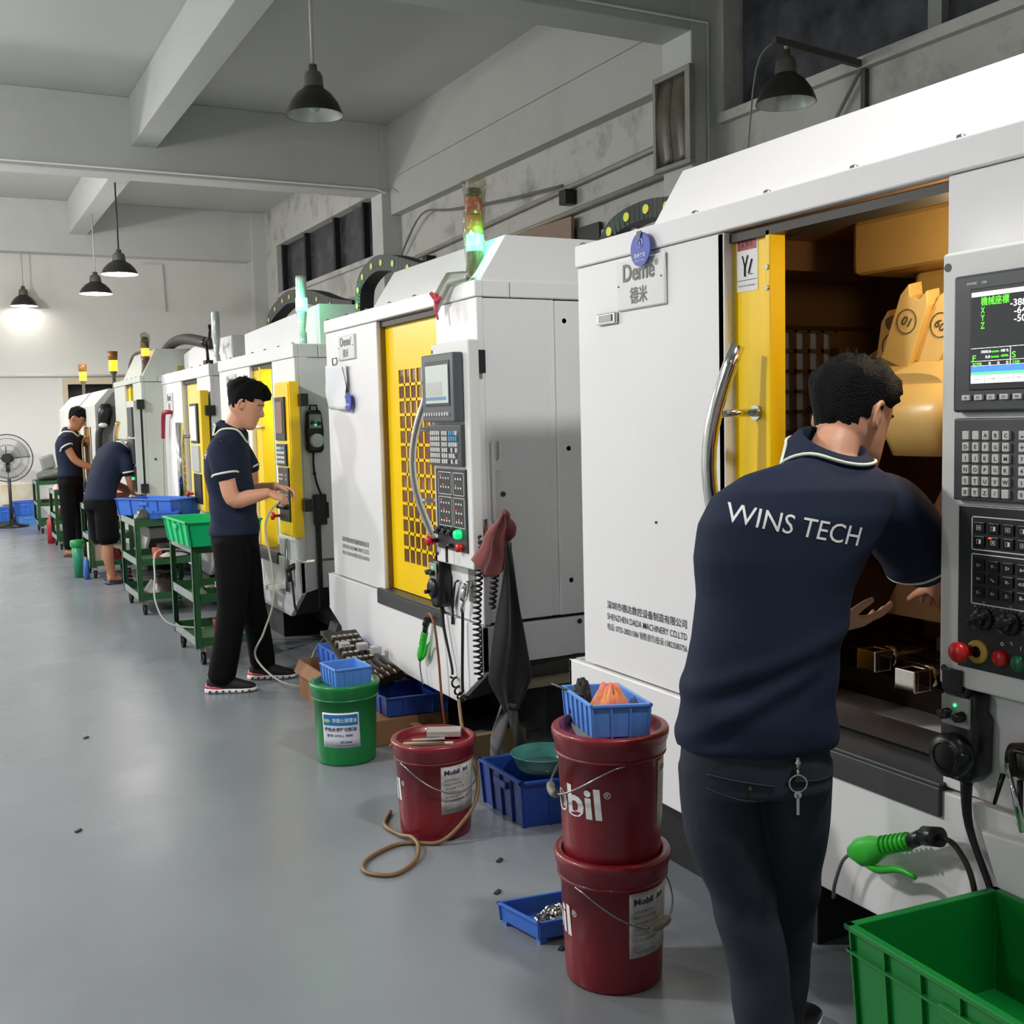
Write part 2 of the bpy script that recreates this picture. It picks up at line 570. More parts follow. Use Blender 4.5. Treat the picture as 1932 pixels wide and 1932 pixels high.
# loose cable looping along the right wall
tag(obj('loose_cable', MB().tube([(5.24, 12.8, 3.46), (5.2, 12.0, 3.86), (5.2, 11.2, 3.78), (5.2, 10.0, 3.66), (5.22, 8.8, 3.58)], 0.012, 6, 6), mat('grey_cable', (120, 118, 112), 0.6)), 'grey loose cable hanging along the right wall under the ledge', 'cable')
# dark opening with a tan board behind the middle machine
t = thing('wall_opening_cover', 'tan board half covering a dark opening in the right wall', 'board', (5.28, 9.0, 2.31))
obj('opening', MB().box((-0.03, -0.75, 0.0), (0.0, 2.9, 0.86)), BLACK, t)
obj('board', MB().box((-0.07, -0.35, 0.0), (-0.035, 0.75, 0.97)), mat('tan_board', (160, 134, 118), 0.7, noise=0.2), t)
# soot stained louvre window panel hanging beside the column
t = thing('vent_window', 'small framed vent window with two sooty louvre panes beside the column', 'window', (5.0, 7.075, 3.31))
fr = MB()
fr.box((0, -0.46, 0), (0.05, 0.0, 0.035)).box((0, -0.46, 0.66), (0.05, 0, 0.70)).box((0, -0.46, 0.035), (0.05, -0.40, 0.66)).box((0, -0.035, 0.035), (0.05, 0, 0.66))
obj('frame', fr, mat('grey_window_frame', (150, 150, 144), 0.5, noise=0.3), t, 0.004)
obj('pane', MB().grid(lambda a, b: (0.035 - 0.03 * math.sin(b * PI), -0.035 - 0.18 * a, 0.035 + 0.625 * b), 2, 12, True, 0.006), mat('sooty_pane', (112, 106, 92), 0.35, noise=0.8, nscale=4, c2=(60, 52, 36)), t)
obj('pane', MB().grid(lambda a, b: (0.035 - 0.03 * math.sin(b * PI), -0.22 - 0.18 * a, 0.035 + 0.625 * b), 2, 12, True, 0.006), MATS['sooty_pane'], t)


# ------------------------------------------------------------------ pendant lamps
def pendant(loc, r, top, lit, label, wide=True, rodm=None):
    """loc = centre of the shade's rim; the rod reaches up to z = top"""
    t = thing('pendant_lamp', label, 'lamp', loc, 0, 'industrial pendant lamps')
    h = 0.19 * r / 0.19
    sm = mat('dark_lamp_shade', (52, 50, 46), 0.4, 0.3, noise=0.2)
    si = mat('lamp_reflector', (210, 210, 205), 0.3, 0.6)
    sh = MB()
    sh.lathe([(r, 0), (r * 0.97, 0.02), (r * 0.86, 0.07), (r * 0.62, 0.13), (r * 0.36, 0.165), (r * 0.34, 0.18), (0.0, 0.19)], n=48)
    sh.mi = 1
    sh.lathe([(r * 0.985, 0.001), (r * 0.95, 0.018), (r * 0.84, 0.066), (r * 0.6, 0.124), (r * 0.3, 0.155), (0, 0.16)], n=48)
    obj('lamp_shade', sh, [sm, si if not lit else mat('lit_reflector', (255, 255, 252), 0.4, emit=2.2)], t)
    cp = MB()
    cp.lathe([(r * 0.36, 0.17), (r * 0.33, 0.24), (r * 0.26, 0.265), (r * 0.15, 0.27), (r * 0.15, 0.31), (0.0, 0.315)], n=28)
    obj('socket_cap', cp, mat('grey_cap', (110, 108, 102), 0.4, 0.5), t)
    obj('rod', MB().cyl((0, 0, 0.3), (0, 0, top - loc[2]), 0.011, n=10), rodm or mat('grey_rod', (196, 194, 186), 0.4), t)
    bl = MB().sphere((0, 0, 0.075), 0.045, (1, 1, 1.3), 14)
    obj('bulb', bl, mat('lit_bulb', (255, 250, 240), 0.3, emit=30) if lit else mat('unlit_bulb', (190, 200, 190), 0.2), t)
    return t


pendant((2.28, 6.9, 3.43), 0.18, 4.56, False, 'unlit pendant lamp on a pale rod, nearest of the hanging lamps')
pendant((2.26, 14.85, 3.42), 0.225, 4.56, True, 'lit pendant lamp hanging from the far joist, larger of the close pair', rodm=mat('dark_rod', (60, 58, 54), 0.4))
pendant((2.26, 17.1, 3.42), 0.23, 4.56, True, 'lit pendant lamp with a glaring rim, middle one of the three lit lamps')
pendant((1.44, 19.07, 3.42), 0.20, 4.26, True, 'lit pendant lamp with narrow shade at the far left wall')
# bracket lamp on the right wall by the nearest window
bl = pendant((4.66, 5.22, 3.33), 0.18, 3.70, False, 'unlit dark shade lamp on an angled wall bracket by the near window')
bl.name = 'bracket_lamp'
obj('bracket', MB().bar((-0.08, 0.01, 0.36), (0.64, -0.02, 0.29), 0.035, 0.04).bar((0.62, -0.02, -0.05), (0.62, -0.02, 0.32), 0.035, 0.035), mat('dark_bracket', (70, 68, 64), 0.5), bl)
obj('strut', MB().cyl((0.6, -0.02, 0.28), (0.60, 0.45, -0.25), 0.012, n=8), mat('pale_cord', (150, 150, 142), 0.5), bl)
obj('cord', MB().tube([(-0.06, 0.02, 0.36), (-0.16, 0.08, 0.2), (-0.2, 0.14, -0.5)], 0.006, 6, 5), mat('pale_cord', (150, 150, 142), 0.5), bl)
# ------------------------------------------------------------------ machining centres
FR = V((0, -1, 0)); UP = V((0, 0, 1))     # reading direction and up on every machine front


def screws(mb, pts, x=-0.004, r=0.008):
    for (u, z) in pts:
        mb.cyl((x, -u, z), (x + 0.006, -u, z), r, n=10)


def side_screws(mb, u, pts, r=0.011):
    for (x, z) in pts:
        mb.cyl((x, -u - 0.006, z), (x, -u, z), r, n=12)


def nameplate(t, u, z, w=0.26, h=0.155):
    p = obj('nameplate', MB().m(u, u + w, -0.012, 0.0, z - h, z), mat('pale_nameplate', (214, 214, 211), 0.35), t, 0.004)
    s = MB().text('Deme', (-0.014, -u - 0.04 * w / 0.26, z - h * 0.44), FR, UP, h * 0.36, w * 0.66, bold=0.02)
    s.text('德米', (-0.014, -u - w * 0.3, z - h * 0.9), FR, UP, h * 0.34, w * 0.36, bold=0.008)
    s.text('®', (-0.014, -u - w * 0.82, z - h * 0.22), FR, UP, h * 0.12)
    s.cyl((-0.015, -u - 0.012, z - h * 0.5), (-0.01, -u - 0.012, z - h * 0.5), 0.003, n=8).cyl((-0.015, -u - w + 0.014, z - h * 0.45), (-0.01, -u - w + 0.014, z - h * 0.45), 0.003, n=8)
    obj('lettering', s, mat('nameplate_relief', (92, 92, 92), 0.4), p)


def company(t, u, z, w=0.44, s=1.0):
    b = MB()
    b.text('深圳市德达数控设备制造有限公司', (-0.002, -u, z), FR, UP, 0.028 * s, w, bold=0.008)
    b.text('SHENZHEN DADA MACHINERY CO.LTD', (-0.002, -u, z - 0.036 * s), FR, UP, 0.021 * s, w, bold=0.002)
    b.text('电话: 0755-28021586 销售咨询/投诉:13823583756', (-0.002, -u, z - 0.073 * s), FR, UP, 0.024 * s, w, bold=0.004)
    obj('company_lettering', b, INK, t)


def tower(t, x, u, z, kind='wrapped', lit='green', h=0.42, n='stack_light'):
    """signal tower; kind wrapped = plastic film round it"""
    if kind == 'wrapped':
        k = h / 0.42
        r = 0.036
        base = (x, -u, z)
        obj('light_base', MB().lathe([(0.045, 0), (0.045, 0.05), (r, 0.07), (r, 0.14 * k)], base, 20), mat('tower_grime', (96, 92, 76), 0.5, noise=0.5, nscale=30), t)
        cols = [('green', (20, 235, 120)), ('amber', (206, 140, 30)), ('red', (190, 50, 44))]
        zz = z + 0.14 * k
        for nm, c in cols:
            e = (lit == nm)
            if nm == 'green' and e:
                m = mat('lit_green_lens', (150, 255, 215), 0.3, emit=7, ecol=(60, 255, 160))
            elif nm == 'amber' and e:
                m = mat('lit_amber_lens', (255, 190, 40), 0.3, emit=5, ecol=(255, 165, 20))
            elif lit == 'amber':
                m = mat('brown_wrapped_lens', (66, 34, 24), 0.3, coat=0.4)
            else:
                m = mat(nm + '_lens', c, 0.2, coat=0.5)
            obj('lens', MB().lathe([(0, zz), (r, zz), (r, zz + 0.072 * k), (0, zz + 0.072 * k)], (x, -u, 0), 20), m, t, label=('lit ' if e else '') + nm + ' lens')
            zz += 0.08 * k
        obj('light_cap', MB().lathe([(0, zz), (r, zz), (r * 0.8, zz + 0.03), (0, zz + 0.035)], (x, -u, 0), 20), BLACK, t)

        def film(a, b):
            th = a * 2 * PI
            rr = 0.048 + 0.006 * math.sin(3 * th + b * 9) + 0.004 * math.sin(7 * th - b * 21)
            top = 0.03 * abs(math.cos(th)) ** 3
            fl = 1 + 0.35 * max(0, b - 0.85) / 0.15 * abs(math.cos(th))
            return (x + rr * fl * math.sin(th) * 0.85, -u + rr * fl * math.cos(th), z + 0.01 + b * (h + top))
        fm = mat('dirty_plastic_film', (128, 112, 66), 0.15, alpha=0.42, noise=0.8, nscale=24, coat=1.0, c2=(70, 60, 36), bump=0.5, bscale=60)
        obj('plastic_wrap', MB().grid(film, 28, 16), fm, t)
    else:
        m = mat('clear_tower_tube', (214, 220, 216), 0.1, 0.25, coat=1.0)
        obj('light_base', MB().lathe([(0.027, 0), (0.027, 0.07), (0.018, 0.08), (0.033, 0.2)], (x, -u, z), 20), m, t)
        obj('light_body', MB().lathe([(0.033, 0.2), (0.033, 0.4), (0.03, 0.415), (0, 0.42)], (x, -u, z), 20), m, t)
        if lit:
            obj('lens', MB().lathe([(0, 0.2), (0.036, 0.2), (0.036, 0.28), (0, 0.28)], (x, -u, z), 20), mat('lit_green_lens', (150, 255, 215), 0.3, emit=7, ecol=(60, 255, 160)), t, label='lit green lens')


def cable_chain(t, pts, w=0.07, dots=True):
    """drag chain on the machine roof along 3D pts (flat ribbon of links)"""
    P = spline([V(p) for p in pts], 6)
    b = MB(); pins = []
    for i in range(len(P) - 1):
        p, q = P[i], P[i + 1]
        b.bar(p, p + (q - p) * 1.06, w, w, (1, 0, 0))
        if dots and i % 4 == 1:
            c = (p + q) / 2
            pins.append(c)
    c = obj('cable_chain', b, mat('chain_black', (20, 21, 22), 0.6), t)
    for q in pins:
        obj('chain_pin', MB().cyl((q.x - w / 2 - 0.004, q.y, q.z), (q.x - w / 2 + 0.002, q.y, q.z), 0.018, n=14), mat('chain_pin_yellow', (214, 208, 60), 0.5), c)


def control_panel(t, u0, w, z0, z1, big=False):
    """slab with display unit, keyboard and operation panel"""
    xp = -0.07
    cp = obj('control_panel', MB().m(u0, u0 + w, xp, -0.02, z0, z1), mat('panel_white', (222, 222, 218), 0.4, bump=0.05, bscale=300), t, 0.006)
    obj('panel_mount', MB().m(u0 + 0.06, u0 + w - 0.06, -0.02, 0.012, z0 + 0.05, z1 - 0.05), WHITE, t)
    h = MB()
    for zz in (z1 - 0.03, z0 + 0.035):
        h.cyl((xp - 0.001, -u0 - 0.014, zz), (xp + 0.002, -u0 - 0.014, zz), 0.009, n=14)
    obj('mounting_hole', h, BLACK, cp)
    lw = 0.39 if big else 0.325
    lu = u0 + 0.048 if big else u0 - 0.004
    # display unit
    a0, a1 = 1.486, 1.768
    du = obj('display_unit', MB().m(lu, lu + lw, xp - (0.022 if big else 0.045), xp, a0, a1), mat('display_housing_' + str(big), (76, 80, 86) if not big else (58, 62, 66), 0.35), t, 0.006)
    xs = xp if big else xp - 0.023
    rec = MB().m(lu + (0.042 if big else 0.04), lu + lw - 0.035, xs - 0.0245, xs - 0.02, a0 + (0.045 if big else 0.065), a1 - 0.03)
    obj('screen_bezel', rec, BLACK, du, 0.002)
    sx = xs - 0.027
    su0, su1, sz0, sz1 = lu + 0.052, lu + lw - 0.045, a0 + 0.078, a1 - 0.047
    if big:
        su0, su1, sz0, sz1 = lu + 0.050, lu + 0.050 + 0.20, 1.545, 1.729
    if big:
        obj('screen', MB().m(su0, su1, sx, sx + 0.002, sz0, sz1), mat('dark_screen', (34, 36, 40), 0.15, emit=0.25, ecol=(40, 42, 46)), du)
        def bar(nm, u_0, u_1, z_0, z_1, c, e=0.9):
            return obj(nm, MB().m(su0 + u_0, su0 + u_1, sx - 0.0008, sx, sz0 + z_0, sz0 + z_1), mat('scr_' + nm, c, 0.3, emit=e), du)
        W = su1 - su0
        bar('screen_title_bar', 0, W, 0.175, 0.184, (225, 225, 228))
        bar('screen_soft_keys', 0, W, 0.0, 0.0165, (220, 222, 226))
        bar('screen_status_band', 0, W, 0.0225, 0.034, (60, 120, 240))
        bar('screen_green_band', 0, W, 0.0165, 0.0225, (90, 200, 130))
        gl = MB(); g2 = MB()
        X = sx - 0.001

        def T(mb, s, uu, zz, hh, ww=None, al='L'):
            mb.text(s, (X, -(su0 + uu), sz0 + zz), FR, UP, hh, ww, al, bold=0.004)
        T(gl, '機械座標', 0.023, 0.156, 0.0175, 0.066)
        for i, c_ in enumerate('XYZ'):
            T(gl, c_, 0.023, 0.141 - i * 0.0155, 0.0122, 0.009)
        for i, c_ in enumerate(('-388.520', '-64.318', '-50.002')):
            T(g2, c_, 0.092 + 0.009 * (i > 0), 0.1485 - i * 0.0155, 0.0135, 0.072 - 0.009 * (i > 0))
        T(gl, 'F', 0.004, 0.045, 0.012, 0.008); T(gl, 'S', 0.097, 0.048, 0.012, 0.009)
        T(g2, '1000.0', 0.025, 0.0605, 0.0055, 0.022); T(gl, 'mm/min', 0.048, 0.0605, 0.005, 0.019); T(g2, '100 %', 0.072, 0.0605, 0.0055, 0.017)
        T(g2, '0.0', 0.035, 0.050, 0.0055, 0.011); T(gl, 'mm/min', 0.048, 0.050, 0.005, 0.019); T(gl, '(實際)', 0.072, 0.050, 0.0055, 0.017)
        T(gl, '加工時間', 0.004, 0.0365, 0.0055, 0.022); T(g2, '0     0     0', 0.043, 0.0365, 0.0055, 0.046); T(gl, '工件數', 0.098, 0.0365, 0.0055, 0.017)
        obj('screen_green_text', gl, mat('screen_green', (90, 255, 40), 0.4, emit=1.1), du)
        obj('screen_white_text', g2, mat('screen_white', (250, 250, 250), 0.4, emit=1.1), du)
        ln = MB()
        for zz in (0.0705, 0.0445, 0.0350):
            ln.m(su0, su1, sx - 0.001, sx, sz0 + zz, sz0 + zz + 0.0006)
        ln.m(su0 + 0.093, su0 + 0.0935, sx - 0.001, sx, sz0 + 0.0350, sz0 + 0.0705)
        obj('screen_lines', ln, MATS['screen_white'], du)
        sk = MB()
        for i, s in enumerate(('坐標設定', '程式編輯', '加工監視', '參數設定')):
            T(sk, s, 0.006 + i * 0.0335, 0.006, 0.005, 0.02)
        for i in range(1, 6):
            sk.m(su0 + i * 0.0335, su0 + i * 0.0335 + 0.0005, X - 0.0002, X + 0.0002, sz0, sz0 + 0.0165)
        obj('soft_key_text', sk, mat('grey_ink', (110, 112, 118), 0.5), du)
        bt = MB().text('SYNTEC', (xp - 0.0235, -lu - 0.034, a1 - 0.022), FR, UP, 0.005, 0.026, bold=0.03).text('21MA', (xp - 0.0235, -lu - 0.07, a1 - 0.022), FR, UP, 0.005, 0.014, bold=0.02)
        obj('maker_lettering', bt, WINK, du)
    else:
        obj('screen', MB().m(su0, su1, sx, sx + 0.002, sz0, sz1), mat('dusty_screen', (186, 196, 188), 0.3, emit=0.10), du)
        obj('screen_window', MB().m(su0 + 0.01, su1 - 0.06, sx - 0.001, sx, sz0 + 0.03, sz1 - 0.07), mat('screen_window_tint', (176, 178, 172), 0.3, emit=0.08), du)
        obj('screen_status_band', MB().m(su0 + 0.0, su1 - 0.02, sx - 0.001, sx, sz0 + 0.012, sz0 + 0.026), mat('screen_blue_band', (96, 132, 168), 0.3, emit=0.1), du)
    # function keys
    k = MB()
    nk = 10
    for i in range(nk):
        uu = lu + 0.028 + i * (0.0305 if big else 0.026)
        obj('function_key', MB().m(uu, uu + (0.02 if big else 0.013), xs - 0.029, xs - 0.021, a0 + 0.025, a0 + (0.036 if big else 0.04)), KEY, du, 0.001)
    if big:
        tx = MB()
        for i, s in enumerate(('◄', 'F1', 'F2', 'F3', 'F4', 'F5')):
            tx.text(s, (xp - 0.0295, -(lu + 0.028 + i * 0.0305 + 0.01), a0 + 0.0275), FR, UP, 0.0055, None, 'C')
        obj('key_lettering', tx, INK, du)
    # keyboard unit
    b0, b1 = 1.302, 1.474
    ku = obj('keyboard_unit', MB().m(lu, lu + lw, xp - 0.018, xp, b0, b1), mat('keyboard_housing', (62, 65, 68), 0.4), t, 0.004)
    keys = MB(); kb = MB(); lt = MB()

    def key(zz, uu, where):
        a_ = (uu, uu + 0.0185 * pu / 0.0268, xp - 0.026, xp - 0.017, zz - 0.018, zz)
        if big:
            obj('key', MB().m(*a_), KEYB if where is kb else KEY, ku, 0.0015)
        else:
            where.m(*a_)

    rows = ['??ABC', 'DEFGH', 'IJKLM', 'NOPQR', 'STUVW', 'XYZ/?']
    nums = ['-·', '+-', '78', '45', '12', '0.']
    pu = 0.0242 if big else 0.0205
    for r in range(6):
        zz = b1 - 0.026 - r * 0.0236
        for c in range(5):
            uu = lu + 0.028 + c * pu
            key(zz, uu, keys)
            ch = rows[r][c]
            if ch != '?' and big:
                lt.text(ch, (xp - 0.0265, -(uu + 0.0092), zz - 0.0135), FR, UP, 0.0085, None, 'C', bold=0.02)
        for c in range(3):
            uu = lu + 0.028 + 5 * pu + 0.014 + c * pu
            key(zz, uu, keys)
            if c < 2 and big:
                lt.text(nums[r][c], (xp - 0.0265, -(uu + 0.0085), zz - 0.013), FR, UP, 0.008 if nums[r][c] not in '-·.' else 0.003, None, 'C', bold=0.02)
        for c in range(4):
            if (r, c) in ((3, 0), (3, 2), (4, 3), (5, 0), (5, 2)):
                continue
            uu = lu + 0.028 + 8 * pu + (0.024 if big else 0.024) + c * pu
            key(zz, uu, kb if r < 2 and not (r == 0 and c == 3) else keys)
    if not big:
        obj('keypad', keys, KEY, ku, 0.0015)
        obj('blue_keypad', kb, KEYB, ku, 0.0015)
    else:
        obj('key_lettering', lt, INK, ku)
    # operation panel
    c0, c1 = 0.945, 1.292
    ou = u0 + (0.054 if big else 0.03)
    ow = 0.36 if big else 0.30
    op = obj('operation_panel', MB().m(ou, ou + ow, xp - 0.008, xp, c0, c1), mat('operation_panel_black', (44, 46, 48), 0.35), t, 0.003)
    X = xp - 0.0085
    fr = MB()

    def frame(f0, f1, g0, g1, th=0.0022):
        fr.m(ou + f0, ou + f1, X - 0.0006, X + 0.001, g1 - th, g1).m(ou + f0, ou + f1, X - 0.0006, X + 0.001, g0, g0 + th)
        fr.m(ou + f0, ou + f0 + th, X - 0.0006, X + 0.001, g0, g1).m(ou + f1 - th, ou + f1, X - 0.0006, X + 0.001, g0, g1)
    bk = MB(); bl = MB(); lr = MB()
    if big:
        frame(0.035, 0.34, c1 - 0.093, c1 - 0.022)
        frame(0.035, 0.34, c1 - 0.207, c1 - 0.1)
        labs = [['C+', 'Y-', 'Z+', 'B+'], ['X+', '∿', 'X-', 'AUX'], ['C-', 'Y+', 'Z-', 'B-']]
        for c in range(8):
            for r in range(2):
                uu, zz = ou + 0.043 + c * 0.0348, c1 - 0.034 - r * 0.029
                obj('push_key', MB().m(uu, uu + 0.0255, X - 0.004, X, zz - 0.022, zz), BLACK, op, 0.001)
                bl.text('◨' if (r + c) % 2 else '▣', (X - 0.0045, -(uu + 0.0127), zz - 0.0155), FR, UP, 0.009, 0.011, 'C')
            for r in range(3):
                uu, zz = ou + 0.043 + c * 0.0348, c1 - 0.112 - r * 0.0285
                obj('push_key', MB().m(uu, uu + 0.0255, X - 0.004, X, zz - 0.022, zz), BLACK, op, 0.001)
                if c < 4:
                    bl.text(labs[r][c], (X - 0.0045, -(uu + 0.0127), zz - 0.0145), FR, UP, 0.0062, 0.010 if len(labs[r][c]) < 3 else 0.017, 'C', bold=0.01)
        lr.m(ou + 0.080, ou + 0.087, X - 0.005, X - 0.003, c1 - 0.0665, c1 - 0.064)
    else:
        for (f0, f1, g0, g1, nc, nr) in ((0.03, 0.165, 0.235, 0.33, 4, 2), (0.18, 0.285, 0.235, 0.33, 3, 2), (0.03, 0.165, 0.1, 0.225, 4, 3), (0.18, 0.285, 0.1, 0.225, 3, 3)):
            frame(f0, f1, c0 + g0, c0 + g1)
            for c in range(nc):
                for r in range(nr):
                    uu = ou + f0 + 0.02 + c * (f1 - f0 - 0.03) / nc
                    zz = c0 + g1 - 0.022 - r * 0.038
                    bl.m(uu, uu + 0.010, X - 0.001, X, zz - 0.008, zz)
                    if (r * 5 + c * 3 + nc) % 4 == 0:
                        lr.m(uu, uu + 0.008, X - 0.0015, X, zz + 0.004, zz + 0.009)
    obj('panel_frame_lines', fr, WINK, op)
    obj('button_symbols', bl, WINK, op)
    obj('indicator_leds', lr, LEDR, op)
    # rotary knobs with scales
    kz = c0 + (0.112 if big else 0.078)
    ku_ = [0.070, 0.135, 0.205] if big else [0.05, 0.115, 0.175]
    for i, a in enumerate(ku_):
        if big:
            sc = MB()
            for j in range(13):
                th = math.radians(-40 + j * 21)
                c, s_ = math.cos(th), math.sin(th)
                sc.bar((X - 0.0005, -(ou + a) + c * 0.023, kz + s_ * 0.023), (X - 0.0005, -(ou + a) + c * 0.028, kz + s_ * 0.028), 0.0008, 0.001, (1, 0, 0))
                if j % 2 == 0:
                    sc.text(str(j * 10 if i == 0 else 50 + j * 6), (X - 0.001, -(ou + a) + c * 0.034, kz + s_ * 0.034 - 0.002), FR, UP, 0.0045, None, 'C')
            obj('knob_scale', sc, mat('grey_scale_ink', (170, 172, 172), 0.5), op)
        kn = MB().lathe([(0.024 if big else 0.02, 0), (0.024 if big else 0.02, 0.012), (0.015, 0.016), (0.014, 0.028), (0, 0.029)], (X, -(ou + a), kz), 20, (-1, 0, 0))
        kn.bar((X - 0.02, -(ou + a) + 0.022, kz - 0.01), (X - 0.02, -(ou + a) - 0.02, kz + 0.01), 0.022, 0.01, (0, 0, 1))
        obj('knob', kn, BLACK, op, 0.002)
    ez = c0 + (0.04 if big else 0.03)
    es = obj('emergency_stop', MB().lathe([(0.0, 0), (0.012, 0), (0.012, 0.03), (0.021, 0.032), (0.022, 0.045), (0.017, 0.052), (0, 0.054)], (X, -(ou + (0.038 if big else -0.004)), ez), 24, (-1, 0, 0)), RED, op, label='red mushroom emergency stop')
    if big:
        obj('stop_collar', MB().lathe([(0.025, 0), (0.025, 0.006), (0.019, 0.007), (0.012, 0.008)], (X, -(ou + 0.055), ez), 24, (-1, 0, 0)), mat('ochre_collar', (186, 150, 60), 0.4), op)
        btn = MB().lathe([(0.017, 0), (0.017, 0.01), (0.013, 0.016), (0, 0.017)], (X, -(ou + 0.113), ez - 0.003), 24, (-1, 0, 0))
        obj('stop_button', btn, RED, op, label='red push button')
        obj('start_button', MB().lathe([(0.017, 0), (0.017, 0.01), (0.013, 0.016), (0, 0.017)], (X, -(ou + 0.157), ez - 0.006), 24, (-1, 0, 0)), mat('green_push_button', (20, 96, 60), 0.3), op, label='green push button')
        ch = MB().text('O', (X - 0.0005, -(ou + 0.113), ez + 0.022), FR, UP, 0.008, None, 'C', bold=0.03).text('%', (X - 0.0005, -(ou + 0.135), kz - 0.045), FR, UP, 0.007, None, 'C').text('I', (X - 0.0005, -(ou + 0.157), ez + 0.02), FR, UP, 0.008, None, 'C', bold=0.03)
        obj('panel_lettering', ch, WINK, op)
    else:
        obj('start_button', MB().lathe([(0.02, 0), (0.02, 0.02), (0.015, 0.028), (0, 0.03)], (X, -(ou + 0.237), c0 + 0.075), 20, (-1, 0, 0)), mat('green_lit_button', (10, 190, 110), 0.3, emit=0.8), op, label='lit green push button')
        obj('stop_button', MB().lathe([(0.018, 0), (0.018, 0.02), (0, 0.022)], (X, -(ou + 0.24), c0 + 0.02), 20, (-1, 0, 0)), RED, op, label='red push button')
        kk = MB().lathe([(0.01, 0), (0.01, 0.02), (0, 0.022)], (X, -(ou + 0.15), c0 + 0.02), 14, (-1, 0, 0)).m(ou + 0.147, ou + 0.153, X - 0.03, X - 0.02, c0 - 0.05, c0 + 0.02)
        obj('key_switch', kk, mat('dark_metal', (60, 62, 62), 0.3, 0.7), op)
    return cp


def mpg(t, u, x, z, ring=False, name='handwheel_pendant', s=1.0):
    """electronic handwheel: body, knob plate, dial, handle loop; hangs on the machine"""
    b = MB()
    b.loft([((x, -u, z - 0.19 * s), (0.03 * s, 0, 0), (0, 0.03 * s, 0), 4), ((x, -u, z - 0.17 * s), (0.034 * s, 0, 0), (0, 0.047 * s, 0), 4), ((x, -u, z - 0.06 * s), (0.034 * s, 0, 0), (0, 0.05 * s, 0), 4), ((x, -u, z - 0.045 * s), (0.03 * s, 0, 0), (0, 0.04 * s, 0), 4), ((x, -u, z - 0.01 * s), (0.03 * s, 0, 0), (0, 0.042 * s, 0), 4), ((x, -u, z), (0.024 * s, 0, 0), (0, 0.035 * s, 0), 4)], 24)
    b.tube([(x, -u - 0.03 * s, z - 0.01), (x, -u - 0.026 * s, z + 0.028 * s), (x, -u + 0.026 * s, z + 0.028 * s), (x, -u + 0.03 * s, z - 0.01)], 0.008 * s, 8)
    p = obj(name, b, BLACK, t)
    obj('switch_plate', MB().m(u - 0.036 * s, u + 0.036 * s, x - 0.036 * s, x - 0.03 * s, z - 0.075 * s, z - 0.012 * s), mat('grey_switch_plate', (150, 154, 148), 0.4), p, 0.003)
    k = MB()
    for du in (-0.018, 0.018):
        k.lathe([(0.011 * s, 0), (0.01 * s, 0.02 * s), (0, 0.021 * s)], (x - 0.036 * s, -u + du * s, z - 0.05 * s), 12, (-1, 0, 0))
        k.bar((x - 0.053 * s, -u + (du - 0.012) * s, z - 0.054 * s), (x - 0.053 * s, -u + (du + 0.012) * s, z - 0.046 * s), 0.008 * s, 0.008 * s)
    obj('switch_knob', k, BLACK, p)
    obj('indicator_led', MB().sphere((x - 0.037 * s, -u, z - 0.03 * s), 0.0035 * s, n=8), LEDG, p)
    return p


def coil(p0, p1, r, turns, sag=0.0, side=(0, 0, 0), n=10):
    p0, p1 = V(p0), V(p1)
    out = []
    d = (p1 - p0)
    a = d.normalized().orthogonal().normalized(); b = d.normalized().cross(a)
    N = int(turns * n)
    for i in range(N + 1):
        f = i / N
        c = p0 + d * f + V(side) * math.sin(PI * f) + V((0, 0, -sag * math.sin(PI * f)))
        th = 2 * PI * turns * f
        out.append(c + a * r * math.cos(th) + b * r * math.sin(th))
    return out


